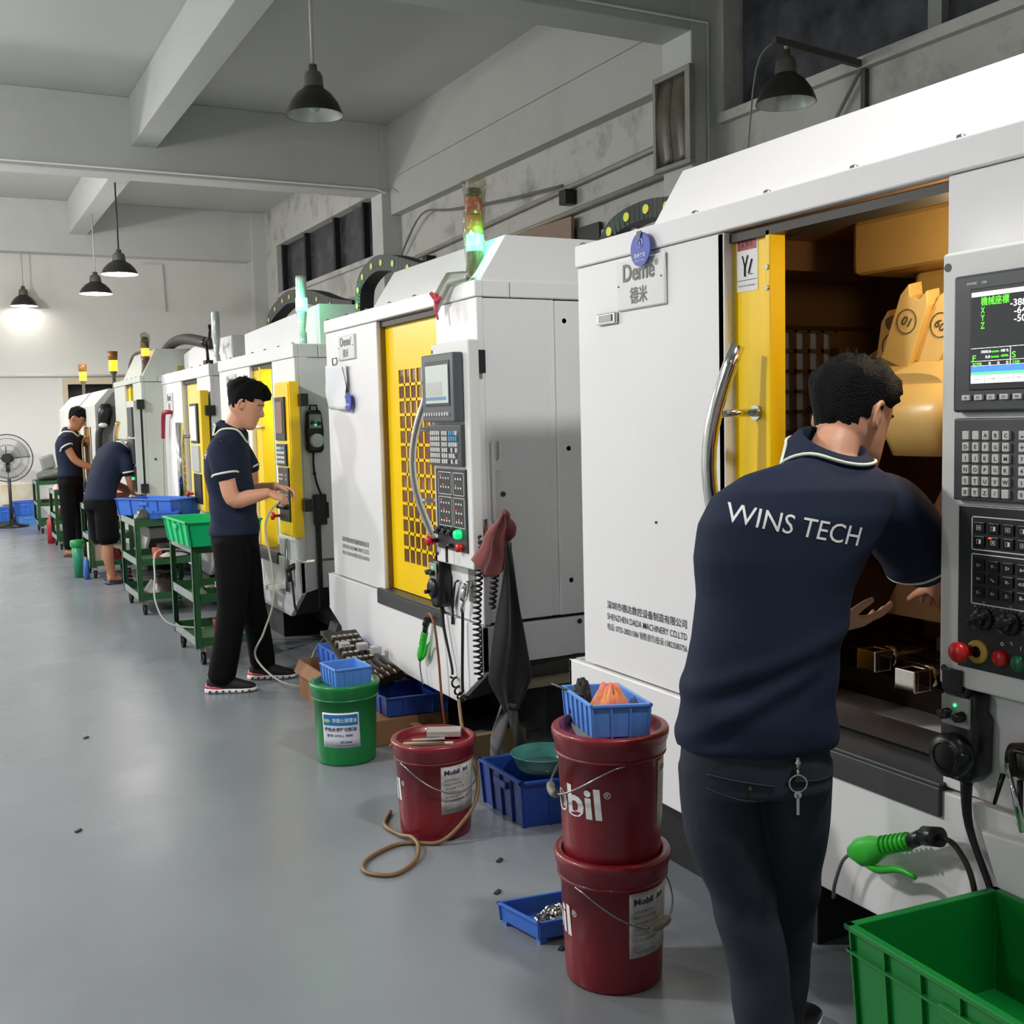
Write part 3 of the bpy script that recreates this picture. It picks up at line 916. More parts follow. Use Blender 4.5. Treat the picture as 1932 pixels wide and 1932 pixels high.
def shell(t, W, uc, ztop=2.06, zt=1.99, hood=0.42, hz=0.19, depth=2.3, doorleft=0.79, open_=False, zs=0.64, hood_end=None, base='deme', hoodform='slant', wm=None, window=False):
    """sheet-metal enclosure shared by the newer machines"""
    wm = wm or WHITE
    D = depth
    c = MB()
    c.m(0.0, doorleft, 0.0, 0.03, zs - 0.005, zt)                 # left front panel
    c.m(doorleft - 0.02, doorleft, 0.03, 0.09, zs, zt)
    c.m(uc, W, 0.0, 0.03, zs - 0.005, zt)                         # right front column
    c.m(uc, uc + 0.02, 0.03, 0.10, zs, zt)
    c.m(W - 0.02, W, 0.03, 0.33, zs + 0.002, zt - 0.003)          # near side, two panels
    c.m(W - 0.024, W - 0.004, 0.33, 0.366, zs + 0.002, zt - 0.003)
    c.m(W - 0.02, W + 0.006, 0.366, D, zs + 0.002, zt - 0.006)
    if window:                                                    # far side, with a barred window
        c.m(0.0, 0.02, 0.03, 0.70, 0.3, zt).m(0.0, 0.02, 1.12, D, 0.3, zt).m(0.0, 0.02, 0.70, 1.12, 0.3, 1.18).m(0.0, 0.02, 0.70, 1.12, 1.80, zt)
    else:
        c.m(0.0, 0.02, 0.03, D, 0.3, zt)                          # far side
    c.m(0.02, W - 0.02, D - 0.02, D, 0.3, zt)                     # back
    if window:
        c.m(0.02, 0.44, 0.03, D - 0.02, zt, ztop - 0.012)
    else:
        c.m(0.02, W - 0.02, 0.03, D - 0.02, zt, ztop - 0.012)     # roof deck
    cab = obj('enclosure', c, wm, t, 0.004)
    tr = MB()
    tr.m(-0.004, W + 0.004, -0.008, 0.03, zt + 0.002, ztop)
    tr.m(W - 0.03, W + 0.004, 0.03, 0.153, zt + 0.002, ztop)
    tr.m(W - 0.03, W + 0.004, 0.156, D, zt + 0.002, ztop)
    tr.m(-0.004, 0.03, 0.03, D, zt + 0.002, ztop)
    obj('top_trim', tr, wm, t, 0.005)
    # base apron
    b = MB()
    a0, a1 = -0.09 if base == 'deme' else -0.03, W
    zb = 0.255
    poly = [(a0, zs - 0.012), (a0, 0.43), (0.32, zb + 0.01), (W - 0.26, zb), (W, 0.43), (W, zs - 0.012)]
    x_f = -0.012
    b.prism([(x_f, -u, z) for u, z in poly], (0.03, 0, 0))
    b.prism([(x_f, -W, 0.43), (x_f, -W, zs - 0.012), (D, -W, zs - 0.012), (D, -W, 0.46), (0.12, -W, 0.46)], (0, 0.02, 0))
    b.m(a0, a0 + 0.02, x_f, D, 0.43, zs - 0.012)
    b.m(a0 + 0.02, W - 0.02, 0.02, D, zs - 0.04, zs - 0.02)
    ba = obj('base_apron', b, wm, t, 0.004)
    # tapered underside seen below the apron
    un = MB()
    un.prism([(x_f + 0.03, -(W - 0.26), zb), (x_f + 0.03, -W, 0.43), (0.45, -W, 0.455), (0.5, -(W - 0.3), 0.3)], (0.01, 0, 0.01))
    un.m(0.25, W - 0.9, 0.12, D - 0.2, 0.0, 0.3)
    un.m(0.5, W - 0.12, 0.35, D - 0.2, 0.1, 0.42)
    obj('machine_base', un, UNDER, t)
    obj('sill', MB().m(doorleft - 0.06, uc + 0.01, -0.022, 0.015, zs - 0.072, zs - 0.004).m(doorleft - 0.06, uc + 0.01, -0.02, 0.14, zs - 0.004, zs + 0.006), SLATE, t, 0.003)
    obj('door_track', MB().m(doorleft, uc, 0.02, 0.11, zt - 0.03, zt - 0.005), mat('dark_track', (46, 42, 34), 0.5, 0.2, noise=0.4), t)
    # rubber-headed screws and seams
    for q in [(0.41, 1.9), (0.42, 1.36), (0.42, 0.79), (0.1, 1.18), (0.46, 0.605)]:
        s = MB()
        side_screws(s, W, [q])
        obj('side_screw', s, mat('dark_screw', (60, 58, 54), 0.35, 0.5), t)
    for k in range(7):
        obj('roof_bolt', MB().lathe([(0.011, 0), (0.01, 0.006), (0, 0.01)], (0.006, -0.03 - k * (W - 0.06) / 6, ztop), 10), mat('bolt_grey', (150, 150, 146), 0.3, 0.8), t)
    # hood on the roof
    he = hood_end or W
    H = MB()
    if hoodform == 'slant':
        H.prism([(0.012, -hood, ztop - 0.01), (0.15, -hood + 0.02, ztop + hz), (D - 0.1, -hood + 0.02, ztop + hz), (D - 0.1, -hood, ztop - 0.01)], (0, -(he - hood), 0))
    else:
        H.prism([(0.2, -u_, z_) for u_, z_ in hoodform], (D - 0.4, 0, 0))
    obj('roof_hood', H, wm, t, 0.004)
    return cab


def yellow_grid_door(t, u0, u1, z0, z1, gu0, gu1, gz0, gz1, nc, nr, x=0.045, mt=None, nm='sliding_door'):
    """sheet door with a grid of punched windows and tinted glazing behind"""
    d = MB()
    th = 0.005
    pu = (gu1 - gu0) / nc; pz = (gz1 - gz0) / nr
    g = 0.014
    d.m(u0, gu0, x, x + th, z0, z1).m(gu1, u1, x, x + th, z0, z1).m(gu0, gu1, x, x + th, z0, gz0).m(gu0, gu1, x, x + th, gz1, z1)
    for c in range(nc + 1):
        uu = gu0 + c * pu
        d.m(uu - g / 2 if c else uu, uu + g / 2 if c < nc else uu, x, x + th, gz0, gz1) if 0 < c < nc else None
    for r in range(1, nr):
        zz = gz0 + r * pz
        d.m(gu0, gu1, x, x + th, zz - g / 2, zz + g / 2)
    o = obj(nm, d, mt or YEL, t)
    obj('door_glazing', MB().m(gu0 - 0.01, gu1 + 0.01, x + th + 0.001, x + th + 0.006, gz0 - 0.01, gz1 + 0.01), mat('tinted_door_glass', (150, 112, 104), 0.10, noise=0.8, nscale=1.8, c2=(74, 44, 34), coat=1.0), o)
    return o


def bow_handle(t, u, z0, z1, x=0.04, out=0.13, lean=0.0, r=0.017, m=CHROME, posts=(0.27, 0.73), bw=0.07):
    """curved tubular door pull standing off the door on two posts"""
    H = z1 - z0
    pts = []
    for i in range(13):
        f = i / 12
        bow = math.sin(PI * f)
        pts.append((x - out * (0.55 + 0.45 * bow), -(u - bw * bow + lean * (f - 0.5)), z0 + H * f))
    o = obj('door_handle', MB().tube(pts, r, 14), m, t)
    for f in posts:
        ps = MB()
        bow = math.sin(PI * f)
        p = V((x - out * (0.55 + 0.45 * bow), -(u - bw * bow + lean * (f - 0.5)), z0 + H * f))
        q = V((x, p.y - 0.035, p.z))
        ps.cyl(p, q, 0.011, n=14)
        ps.cyl(q + V((-0.006, 0, 0)), q, 0.021, n=18)
        obj('handle_post', ps, m, o)
    return o


# =============================================== machine A: nearest, door open, interior lit
A = thing('machining_center', 'nearest white machining centre, door open, worker leaning into it', 'machine', (2.0, 3.285, 0))
shell(A, 1.93, 1.56, ztop=2.075, zt=2.0, hood=0.42, hz=0.185, depth=2.2, window=True)
yd = obj('sliding_door', MB().m(0.785, 0.95, 0.035, 0.05, 0.66, 1.995).m(0.938, 0.957, 0.02, 0.075, 0.66, 1.985), YEL, A, 0.003)
nt_ = MB()
for zz in (1.885, 1.83, 1.3, 1.0):
    nt_.cyl((0.016, -0.947, zz), (0.021, -0.947, zz), 0.007, n=10)
obj('rivet', nt_, CHROME, yd)
obj('door_channel', MB().m(0.765, 0.785, 0.0, 0.11, 0.65, 1.998), mat('brown_gap', (120, 92, 40), 0.5), A)
st = obj('warning_sticker', MB().m(0.8030, 0.8930, 0.0335, 0.035, 1.832, 1.978), mat('sticker_white', (226, 226, 224), 0.35), A, 0.0)
obj('sticker_header', MB().m(0.8080, 0.8880, 0.033, 0.0337, 1.945, 1.973), mat('sticker_red', (160, 40, 44), 0.35), st)
sk = MB().text('▲ 警告', (0.0325, -0.8230, 1.953), FR, UP, 0.013, 0.05).text('请勿将手伸入运转设备中', (0.0325, -0.8110, 1.845), FR, UP, 0.005, 0.072)
# pictogram: arms and a hand between rollers
sk.bar((0.0328, -0.8300, 1.93), (0.0328, -0.8400, 1.90), 0.001, 0.006, (1, 0, 0)).bar((0.0328, -0.8530, 1.93), (0.0328, -0.8420, 1.90), 0.001, 0.006, (1, 0, 0)).bar((0.0328, -0.8410, 1.905), (0.0328, -0.8410, 1.872), 0.001, 0.009, (1, 0, 0)).bar((0.0328, -0.8560, 1.88), (0.0328, -0.8700, 1.918), 0.001, 0.007, (1, 0, 0)).bar((0.0328, -0.8560, 1.878), (0.0328, -0.8720, 1.878), 0.001, 0.006, (1, 0, 0))
obj('sticker_pictogram', sk, INK, st)
ln = MB().m(0.8080, 0.8880, 0.0328, 0.0335, 1.862, 1.8635)
obj('sticker_rule', ln, INK, st)
bow_handle(A, 0.89, 1.02, 1.68, x=0.035, out=0.13, lean=0.0, posts=(0.72, 0.28), r=0.021, bw=0.055)
nameplate(A, 0.26, 1.985)
company(A, 0.155, 0.845, 0.445)
# grille clip under the nameplate
cl = MB().m(0.135, 0.25, -0.014, 0.0, 1.795, 1.832)
c_ = obj('label_clip', cl, CHROME, A, 0.004)
obj('clip_slot', MB().m(0.155, 0.232, -0.017, -0.013, 1.803, 1.825), mat('clip_dark', (120, 120, 116), 0.3, 0.8), c_)
obj('paint_chip', MB().m(0.44, 0.452, -0.001, 0.001, 1.155, 1.163), BLACK, A, 0.0)
control_panel(A, 1.608, 0.50, 0.895, 1.822, big=True)
# interior
inn = MB()
inn.m(0.75, 1.9, 1.35, 1.37, 0.6, 1.99)
inn.m(0.05, 0.07, 0.1, 0.70, 0.62, 1.99).m(0.05, 0.07, 1.12, 1.35, 0.62, 1.99).m(0.05, 0.07, 0.70, 1.12, 0.62, 1.18).m(0.05, 0.07, 0.70, 1.12, 1.80, 1.99)
for c in range(7):
    inn.m(0.045, 0.072, 0.70 + c * 0.068, 0.714 + c * 0.068, 1.18, 1.80)
for r in range(9):
    inn.m(0.045, 0.072, 0.70, 1.12, 1.18 + r * 0.0765, 1.194 + r * 0.0765)
inn.m(0.05, 0.75, 1.35, 1.37, 0.6, 1.99)
inn.m(0.05, 0.45, 0.05, 1.37, 1.985, 1.995).m(0.45, 1.88, 0.15, 1.35, 2.056, 2.061).m(0.44, 0.452, 0.12, 1.35, 1.96, 2.056)
inn.m(1.88, 1.9, 0.1, 1.35, 0.6, 1.99)
obj('inner_lining', inn, BROWN, A)
il = MB()
il.m(0.062, 0.084, 0.2, 1.3, 1.80, 1.815).m(0.062, 0.084, 0.55, 0.56, 1.0, 1.99)
for x_, z_ in ((0.35, 1.93), (0.62, 1.86), (0.8, 1.78), (0.74, 1.55), (1.1, 1.72), (1.05, 1.35), (0.98, 1.5)):
    il.cyl((x_, -0.09, z_), (x_, -0.07, z_), 0.014, n=12)
obj('lining_seam', il, mat('brown_dark', (92, 66, 42), 0.5), A)
obj('side_window_pane', MB().m(0.03, 0.036, 0.70, 1.12, 1.18, 1.80), mat('grey_acrylic_pane', (200, 200, 202), 0.3, alpha=0.8), A)
# slanting bed covers, table, vices
bed = MB()
bed.prism([(0.1, -0.1, 0.66), (0.1, -0.1, 0.72), (0.42, -0.1, 0.45), (0.42, -0.1, 0.40)], (0, -1.76, 0))
bed.prism([(1.35, -0.1, 0.66), (1.0, -0.1, 0.45), (1.0, -0.1, 0.40), (1.35, -0.1, 0.6)], (0, -1.76, 0))
bed.m(0.1, 1.86, 0.4, 1.05, 0.38, 0.43)
obj('chip_tray', bed, mat('oily_black_pan', (34, 28, 24), 0.25, noise=0.5, nscale=12, c2=(60, 42, 30)), A)
obj('saddle', MB().m(0.35, 1.7, 0.5, 0.98, 0.43, 0.72), mat('oily_casting', (60, 50, 42), 0.35), A, 0.01)
tb = MB().m(0.4, 1.75, 0.36, 0.86, 0.74, 0.80)
for k in range(4):
    tb.m(0.4, 1.75, 0.42 + k * 0.12, 0.44 + k * 0.12, 0.80, 0.804)
obj('work_table', tb, DKSTEEL, A, 0.004)
fx = MB().m(0.95, 1.35, 0.62, 0.84, 0.804, 0.86).m(1.1, 1.5, 0.5, 0.6, 0.804, 0.845).m(1.25, 1.72, 0.64, 0.82, 0.86, 0.9).m(1.3, 1.7, 0.42, 0.5, 0.804, 0.84)
obj('fixture_plate', fx, mat('bronze_plate', (128, 96, 62), 0.3, 0.6, noise=0.4), A, 0.004)
for (uu, xx, zz) in ((1.06, 0.33, 0.80), (1.225, 0.30, 0.78)):
    v = MB()
    y = -uu
    v.cyl((xx, y, zz), (xx + 0.13, y, zz), 0.022, n=18).cyl((xx + 0.02, y, zz), (xx + 0.045, y, zz), 0.032, n=18).cyl((xx + 0.13, y, zz), (xx + 0.17, y, zz), 0.012, n=14)
    v.m(uu - 0.035, uu - 0.02, xx - 0.05, xx + 0.0, zz - 0.03, zz + 0.03).m(uu + 0.02, uu + 0.035, xx - 0.05, xx + 0.0, zz - 0.03, zz + 0.03).m(uu - 0.035, uu + 0.035, xx - 0.06, xx - 0.045, zz - 0.03, zz + 0.03).m(uu - 0.035, uu + 0.035, xx - 0.005, xx + 0.01, zz - 0.03, zz + 0.03)
    obj('vice_screw', v, mat('shiny_steel', (196, 190, 180), 0.12, 1.0), A, 0.004)
# spindle head and tool magazine in warm work-light
hd = MB()
hd.m(0.77, 1.7, 0.5, 1.2, 1.90, 2.064)
hd.m(0.9, 1.5, 0.62, 1.2, 1.4, 1.9)
obj('spindle_head', hd, GOLD, A, 0.02)
mg = MB()
mg.loft([((0.32, -1.08, 1.50), (0, 0.21, 0), (-0.02, 0, 0.09), 5), ((0.55, -1.08, 1.60), (0, 0.22, 0), (-0.02, 0, 0.11), 5), ((0.66, -1.08, 1.63), (0, 0.2, 0), (-0.02, 0, 0.10), 5)], 28)
mg.loft([((0.36, -1.19, 1.37), (0.05, 0, 0), (0, 0.09, 0), 5), ((0.36, -1.20, 1.47), (0.10, 0, 0), (0, 0.12, 0), 5), ((0.42, -1.20, 1.56), (0.12, 0, 0), (0, 0.12, 0), 5)], 24)
obj('magazine_cover', mg, GOLD, A)
# numbered tool pots on the carousel
cr = MB(); nb = MB()
for i, (py_, pz_, a, s_) in enumerate(((2.147, 1.738, 22, '10'), (2.05, 1.72, 36, '09'), (2.24, 1.68, 10, '11'))):
    th = math.radians(a)
    c = V((0.34 + 0.02 * i, py_ - 3.285, pz_))
    dirv = V((0, -math.sin(th), math.cos(th)))
    sd = V((0, -math.cos(th), -math.sin(th)))
    cr.prism([c - sd * 0.05 - dirv * 0.13, c + sd * 0.05 - dirv * 0.13, c + sd * 0.05 + dirv * 0.05, c + sd * 0.032 + dirv * 0.085, c + sd * 0.016 + dirv * 0.055, c - sd * 0.016 + dirv * 0.055, c - sd * 0.032 + dirv * 0.085, c - sd * 0.05 + dirv * 0.05], (0.05, 0, 0.01))
    nb.text(s_, c + V((-0.002, 0, 0)) + dirv * 0.004, -sd, -dirv, 0.026, None, 'C', bold=0.01, shear=0.2)
    rr = []
    for k in range(25):
        ph = 2 * PI * k / 24
        rr.append(c + V((-0.002, 0, 0)) - dirv * 0.009 + sd * 0.032 * math.cos(ph) + dirv * 0.032 * math.sin(ph))
    nb.tube(rr, 0.0012, 4)
obj('tool_pot', cr, GOLD, A, 0.003)
obj('pot_numbers', nb, mat('dark_brown_ink', (60, 42, 20), 0.5), A)
obj('tool_holder', MB().cyl((0.38, -1.21, 1.76), (0.44, -1.21, 1.78), 0.022, n=14).cyl((0.37, -1.05, 1.73), (0.43, -1.05, 1.75), 0.02, n=14), STEEL, A)
ms = obj('inner_sticker', MB().m(1.27, 1.37, 0.48, 0.484, 1.16, 1.38), mat('faded_sticker', (206, 178, 140), 0.5), A)
obj('sticker_header', MB().m(1.275, 1.365, 0.476, 0.481, 1.345, 1.37), MATS['sticker_red'], ms)
obj('sticker_pictogram', MB().m(1.30, 1.34, 0.476, 0.481, 1.22, 1.24).m(1.285, 1.355, 0.476, 0.481, 1.19, 1.194), INK, ms)
gd = MB()
gd.m(1.15, 1.56, 0.484, 0.5, 1.0, 1.43)
gd.prism([(0.45, -0.95, 0.9), (0.45, -1.2, 1.35), (0.45, -1.56, 1.35), (0.45, -1.56, 0.9)], (0.03, 0, 0))
obj('inner_guard', gd, BROWN, A, 0.003)
nz = MB().cyl((0.42, -1.36, 1.12), (0.42, -1.36, 1.06), 0.025, n=14).cyl((0.42, -1.36, 1.06), (0.42, -1.36, 1.02), 0.012, n=12).cyl((0.4, -1.42, 1.1), (0.4, -1.42, 1.05), 0.02, n=14)
obj('coolant_nozzle', nz, MATS['shiny_steel'], A)
point('machine_work_light', (2.22, 1.80, 1.86), 4.2, (1.0, 0.80, 0.50), 0.05)
# handwheel and its bracket, key ring of drills, lower right shield
mp = mpg(A, 1.65, -0.03, 0.885, s=1.05)
obj('handwheel_dial', MB().lathe([(0.048, 0), (0.05, 0.012), (0.046, 0.03), (0.03, 0.034), (0, 0.035)], (-0.065, -1.65, 0.745), 28, (-1, 0, 0)).cyl((-0.10, -1.705, 0.76), (-0.12, -1.705, 0.76), 0.009, n=12), BLACK, mp)
obj('dial_ring', MB().lathe([(0.034, 0), (0.033, 0.002), (0.03, 0.002)], (-0.099, -1.65, 0.745), 28, (-1, 0, 0)), mat('dark_dial_ring', (60, 60, 62), 0.2, 0.6), mp)  # thin dark metal ring on the dial face
obj('pendant_bracket', MB().m(1.625, 1.675, -0.082, -0.072, 0.885, 0.935).m(1.62, 1.68, -0.07, -0.02, 0.875, 0.9), BLACK, A, 0.003)
obj('pendant_cable', MB().tube([(-0.03, -1.65, 0.68), (-0.032, -1.66, 0.58), (-0.045, -1.73, 0.46), (-0.05, -1.77, 0.36), (-0.04, -1.83, 0.28)], [0.014, 0.008, 0.007, 0.007], 10, 5), RUB, mp)
obj('side_shield', MB().prism([(-0.045, -1.70, 0.585), (-0.045, -1.93, 0.60), (-0.045, -1.93, 0.30), (-0.045, -1.81, 0.30)], (0.03, 0, 0)), WHITE, A, 0.006)
# cable chain glimpsed behind the roof edge
cable_chain(A, [(0.5, 0.62, 2.12), (0.5, 0.5, 2.24), (0.5, 0.3, 2.275), (0.5, 0.1, 2.26), (0.5, -0.3, 2.2), (0.5, -0.6, 2.1)], 0.07)

# =============================================== machine B: middle, yellow door shut
B = thing('machining_center', 'white machining centre with closed yellow grid door and dark rag hanging', 'machine', (2.0, 6.01, 0))
shell(B, 1.93, 1.52, ztop=2.06, zt=1.99, hood=0.70, hz=0.19)
bd = yellow_grid_door(B, 0.80, 1.53, 0.65, 1.985, 0.955, 1.46, 0.80, 1.74, 7, 13)
obj('door_channel', MB().m(0.765, 0.8, 0.02, 0.12, 0.65, 1.99), mat('brown_gap', (120, 92, 40), 0.5), B)
bow_handle(B, 1.55, 0.95, 1.65, x=0.045, out=0.16, posts=(0.72, 0.27))
nameplate(B, 0.24, 1.955, 0.25, 0.13)
company(B, 0.16, 0.835, 0.42)
control_panel(B, 1.615, 0.37, 0.88, 1.815)
h = MB().m(1.975, 1.995, -0.06, 0.0, 1.70, 1.79).cyl((-0.03, -1.985, 1.66), (-0.03, -1.985, 1.8), 0.012, n=12)
obj('panel_hinge', MB().m(1.935, 1.965, -0.03, 0.02, 1.68, 1.775), BLACK, B, 0.004)
cable_chain(B, [(0.3, 0.16, 2.02), (0.3, 0.17, 2.18), (0.3, 0.11, 2.30), (0.3, -0.10, 2.365), (0.3, -0.33, 2.35), (0.3, -0.63, 2.28), (0.3, -0.95, 2.2)], 0.085)
# tower and its green glow
tower(B, 0.07, 1.79, 2.06, 'wrapped', 'green', 0.40)
point('green_glow', (2.06, 4.13, 2.24), 0.9, (0.15, 1.0, 0.45), 0.03)
# white hook holder on the side panel
hk = MB()
hk.prism([(0.045, -1.935, 1.40), (0.06, -1.935, 1.40), (0.06, -1.935, 1.335), (0.07, -1.935, 1.32), (0.08, -1.935, 1.335), (0.08, -1.935, 1.40), (0.098, -1.935, 1.40), (0.098, -1.935, 1.30), (0.085, -1.935, 1.28), (0.06, -1.935, 1.28), (0.06, -1.935, 1.07), (0.045, -1.935, 1.07)], (0, -0.012, 0))
obj('hanging_bracket', hk, WHITE, B, 0.001)
# handwheel, hex tools, sockets on the column
mp = mpg(B, 1.57, -0.035, 0.88, s=1.1)
obj('handwheel_dial', MB().lathe([(0.045, 0), (0.045, 0.02), (0.03, 0.03), (0, 0.031)], (-0.06, -1.57, 0.755), 24, (-1, 0, 0)).cyl((-0.09, -1.56, 0.74), (-0.11, -1.56, 0.74), 0.009, n=10), BLACK, mp)
obj('pendant_bracket', MB().m(1.555, 1.59, -0.045, -0.038, 0.9, 0.975), BLACK, B, 0.003)
obj('pendant_cable', MB().tube([(-0.035, -1.575, 0.67), (-0.04, -1.6, 0.58), (-0.035, -1.66, 0.42), (-0.035, -1.665, 0.38)], [0.01, 0.006, 0.006], 8, 5).tube(coil((-0.035, -1.665, 0.38), (-0.035, -1.80, 0.30), 0.014, 5, sag=0.035), 0.005, 6), RUB, mp)
hx = MB()
for k in range(4):
    hx.tube([(-0.012, -1.70 - 0.004 * k, 0.80), (-0.02, -1.69 + 0.0 * k, 0.79), (-0.02, -1.655 + 0.008 * k, 0.66 + 0.01 * k)], 0.004, 6)
hx.cyl((-0.02, -1.655, 0.66), (-0.02, -1.65, 0.60), 0.007, n=8)
obj('hex_key_set', hx, BLACK, B)
cn = MB().cyl((-0.004, -1.82, 0.80), (-0.03, -1.82, 0.79), 0.018, n=14).cyl((-0.03, -1.82, 0.79), (-0.04, -1.81, 0.73), 0.016, n=14).cyl((-0.04, -1.81, 0.73), (-0.035, -1.79, 0.68), 0.010, n=12)
cc = obj('cable_connector', cn, CHROME, B)
obj('connector_plate', MB().m(1.79, 1.86, -0.004, 0.0, 0.72, 0.87), mat('grey_gland_plate', (120, 118, 110), 0.4), B)
obj('connector_cable', MB().tube([(-0.035, -1.79, 0.68), (-0.035, -1.785, 0.60), (-0.045, -1.79, 0.40), (-0.05, -1.80, 0.33)], 0.007, 8, 4), RUB, cc)
# long coiled cable hanging down the corner from the bracket
ch = obj('coiled_cable', MB().tube(coil((-0.03, -1.99, 1.02), (-0.04, -1.94, 0.42), 0.015, 26, side=(0.0, 0.03, 0)), 0.005, 6), RUB, B)
obj('coiled_cable', MB().tube(coil((0.03, -2.02, 1.0), (0.0, -2.0, 0.72), 0.013, 13), 0.005, 6), RUB, B)
obj('cable_clip', MB().m(1.955, 1.985, -0.02, 0.0, 0.98, 1.09), CHROME, B, 0.004)
# side flange under the side panel
obj('lower_skirt', MB().prism([(0.1, -1.925, 0.455), (0.1, -1.88, 0.375), (2.2, -1.88, 0.375), (2.2, -1.925, 0.455)], (0, 0.01, 0)), mat('grey_brown_skirt', (92, 88, 80), 0.5), B)
obj('side_flange', MB().box((0.10, -1.95, 0.345), (2.2, -1.88, 0.373)), mat('pale_flange', (150, 142, 120), 0.5), B)

# =============================================== machine C: yellow operator panel, door open
CM = thing('machining_center', 'white machining centre with yellow framed control panel behind the standing worker', 'machine', (2.0, 8.60, 0))
shell(CM, 1.97, 1.47, ztop=1.98, zt=1.895, doorleft=0.9, hoodform=[(0.03, 1.97), (0.03, 2.185), (1.88, 2.235), (1.88, 1.97)], base='c')
obj('sliding_door', MB().m(0.9, 1.12, 0.03, 0.05, 0.56, 1.885).m(1.1, 1.13, 0.01, 0.09, 0.56, 1.88), YEL, CM, 0.003)
inr = MB().m(0.9, 1.96, 1.0, 1.02, 0.6, 1.9).m(0.04, 0.06, 0.1, 1.0, 0.6, 1.9).m(1.9, 1.92, 0.1, 1.0, 0.6, 1.9)
obj('inner_lining', inr, mat('pale_green_lining', (206, 210, 190), 0.45, noise=0.2), CM)
point('machine_work_light', (2.4, 7.35, 1.75), 9, (1, 1, 0.94), 0.06)
hb = MB().cyl((-0.12, -1.18, 1.53), (-0.12, -1.18, 0.95), 0.026, n=16)
dh = obj('door_handle', hb, CHROME, CM)
obj('handle_post', MB().cyl((-0.12, -1.18, 1.47), (0.02, -1.14, 1.47), 0.014, n=12), CHROME, dh)
obj('handle_post', MB().cyl((-0.12, -1.18, 1.0), (0.02, -1.14, 1.0), 0.014, n=12), CHROME, dh)
nameplate(CM, 0.25, 1.86, 0.28, 0.15)
yp = obj('control_panel', MB().m(1.810, 2.110, -0.08, -0.02, 0.80, 1.745).m(1.810, 2.095, -0.086, -0.08, 0.81, 1.735), YEL, CM, 0.004)
obj('display_unit', MB().m(1.835, 2.040, -0.098, -0.086, 1.39, 1.655), BLACK, yp, 0.003)
obj('screen', MB().m(1.860, 2.000, -0.101, -0.098, 1.435, 1.625), mat('brown_screen', (120, 84, 64), 0.3, emit=0.15), yp)
ks = MB()
for r in range(4):
    for c in range(7):
        if r == 0 and c > 3:
            continue
        ks.m(1.855 + c * 0.025, 1.855 + c * 0.025 + 0.019, -0.104, -0.098, 1.335 - r * 0.028, 1.352 - r * 0.028)
obj('keyboard_unit', MB().m(1.840, 2.045, -0.098, -0.086, 1.235, 1.37), BLACK, yp, 0.003)
obj('keys', ks, KEY, yp)
obj('blue_keys', MB().m(1.955, 2.030, -0.103, -0.098, 1.335, 1.352), KEYB, yp)
op = obj('operation_panel', MB().m(1.855, 2.065, -0.096, -0.086, 0.895, 1.225), mat('operation_panel_dark', (40, 36, 38), 0.35), CM, 0.002)
bb = MB()
for r, zz in enumerate((1.185, 1.16, 1.115, 1.09, 1.065)):
    for c in range(7):
        if c == 4:
            continue
        bb.m(1.875 + c * 0.026, 1.875 + c * 0.026 + 0.012, -0.099, -0.096, zz - 0.012, zz)
obj('button_symbols', bb, mat('pinkish_keys', (222, 200, 200), 0.4), op)
kn = MB()
for a in (1.88, 1.94, 2.01):
    kn.lathe([(0.018, 0), (0.015, 0.025), (0, 0.026)], (-0.096, -a, 0.985), 14, (-1, 0, 0))
obj('knob', kn, BLACK, op)
obj('round_button', MB().lathe([(0.018, 0), (0.018, 0.02), (0, 0.022)], (-0.096, -2.00, 0.995), 16, (-1, 0, 0)), mat('white_push_button', (235, 235, 240), 0.3, emit=0.5), op, label='white lit push button')
obj('emergency_stop', MB().lathe([(0.01, 0), (0.01, 0.035), (0.024, 0.038), (0.024, 0.055), (0, 0.06)], (-0.09, -1.835, 0.92), 18, (-1, 0, 0)), RED, yp, label='red mushroom emergency stop')
for zz in (1.595, 0.96):
    obj('panel_hinge', MB().m(1.972, 2.165, -0.03, 0.02, zz, zz + 0.075), BLACK, CM, 0.004)
# handheld pendant hanging on the side with its cable tray
mpc = MB()
X_, Y_ = 0.10, -2.0
mpc.loft([((X_, Y_, 1.31), (0.04, 0, 0), (0, 0.02, 0), 4), ((X_, Y_, 1.33), (0.055, 0, 0), (0, 0.025, 0), 4), ((X_, Y_, 1.45), (0.058, 0, 0), (0, 0.025, 0), 4), ((X_, Y_, 1.55), (0.048, 0, 0), (0, 0.022, 0), 4), ((X_, Y_, 1.57), (0.04, 0, 0), (0, 0.02, 0), 4)], 20)
mpc.tube([(X_ - 0.025, Y_, 1.56), (X_ - 0.02, Y_, 1.6), (X_ + 0.02, Y_, 1.6), (X_ + 0.025, Y_, 1.56)], 0.007, 8)
pm = obj('handwheel_pendant', mpc, BLACK, CM)
obj('switch_plate', MB().box((X_ - 0.038, Y_ - 0.03, 1.46), (X_ + 0.038, Y_ - 0.024, 1.545)), MATS['grey_switch_plate'], pm, 0.003)
obj('switch_knob', MB().cyl((X_ - 0.02, Y_ - 0.045, 1.495), (X_ - 0.02, Y_ - 0.03, 1.495), 0.012).cyl((X_ + 0.02, Y_ - 0.045, 1.49), (X_ + 0.02, Y_ - 0.03, 1.49), 0.012), BLACK, pm)
obj('indicator_led', MB().sphere((X_, Y_ - 0.034, 1.48), 0.005, n=8), LEDG, pm)
obj('handwheel_dial', MB().lathe([(0.042, 0), (0.042, 0.03), (0.036, 0.036), (0, 0.037)], (X_ + 0.002, Y_ - 0.024, 1.385), 24, (0, -1, 0)), mat('white_dial', (214, 214, 214), 0.3), pm)
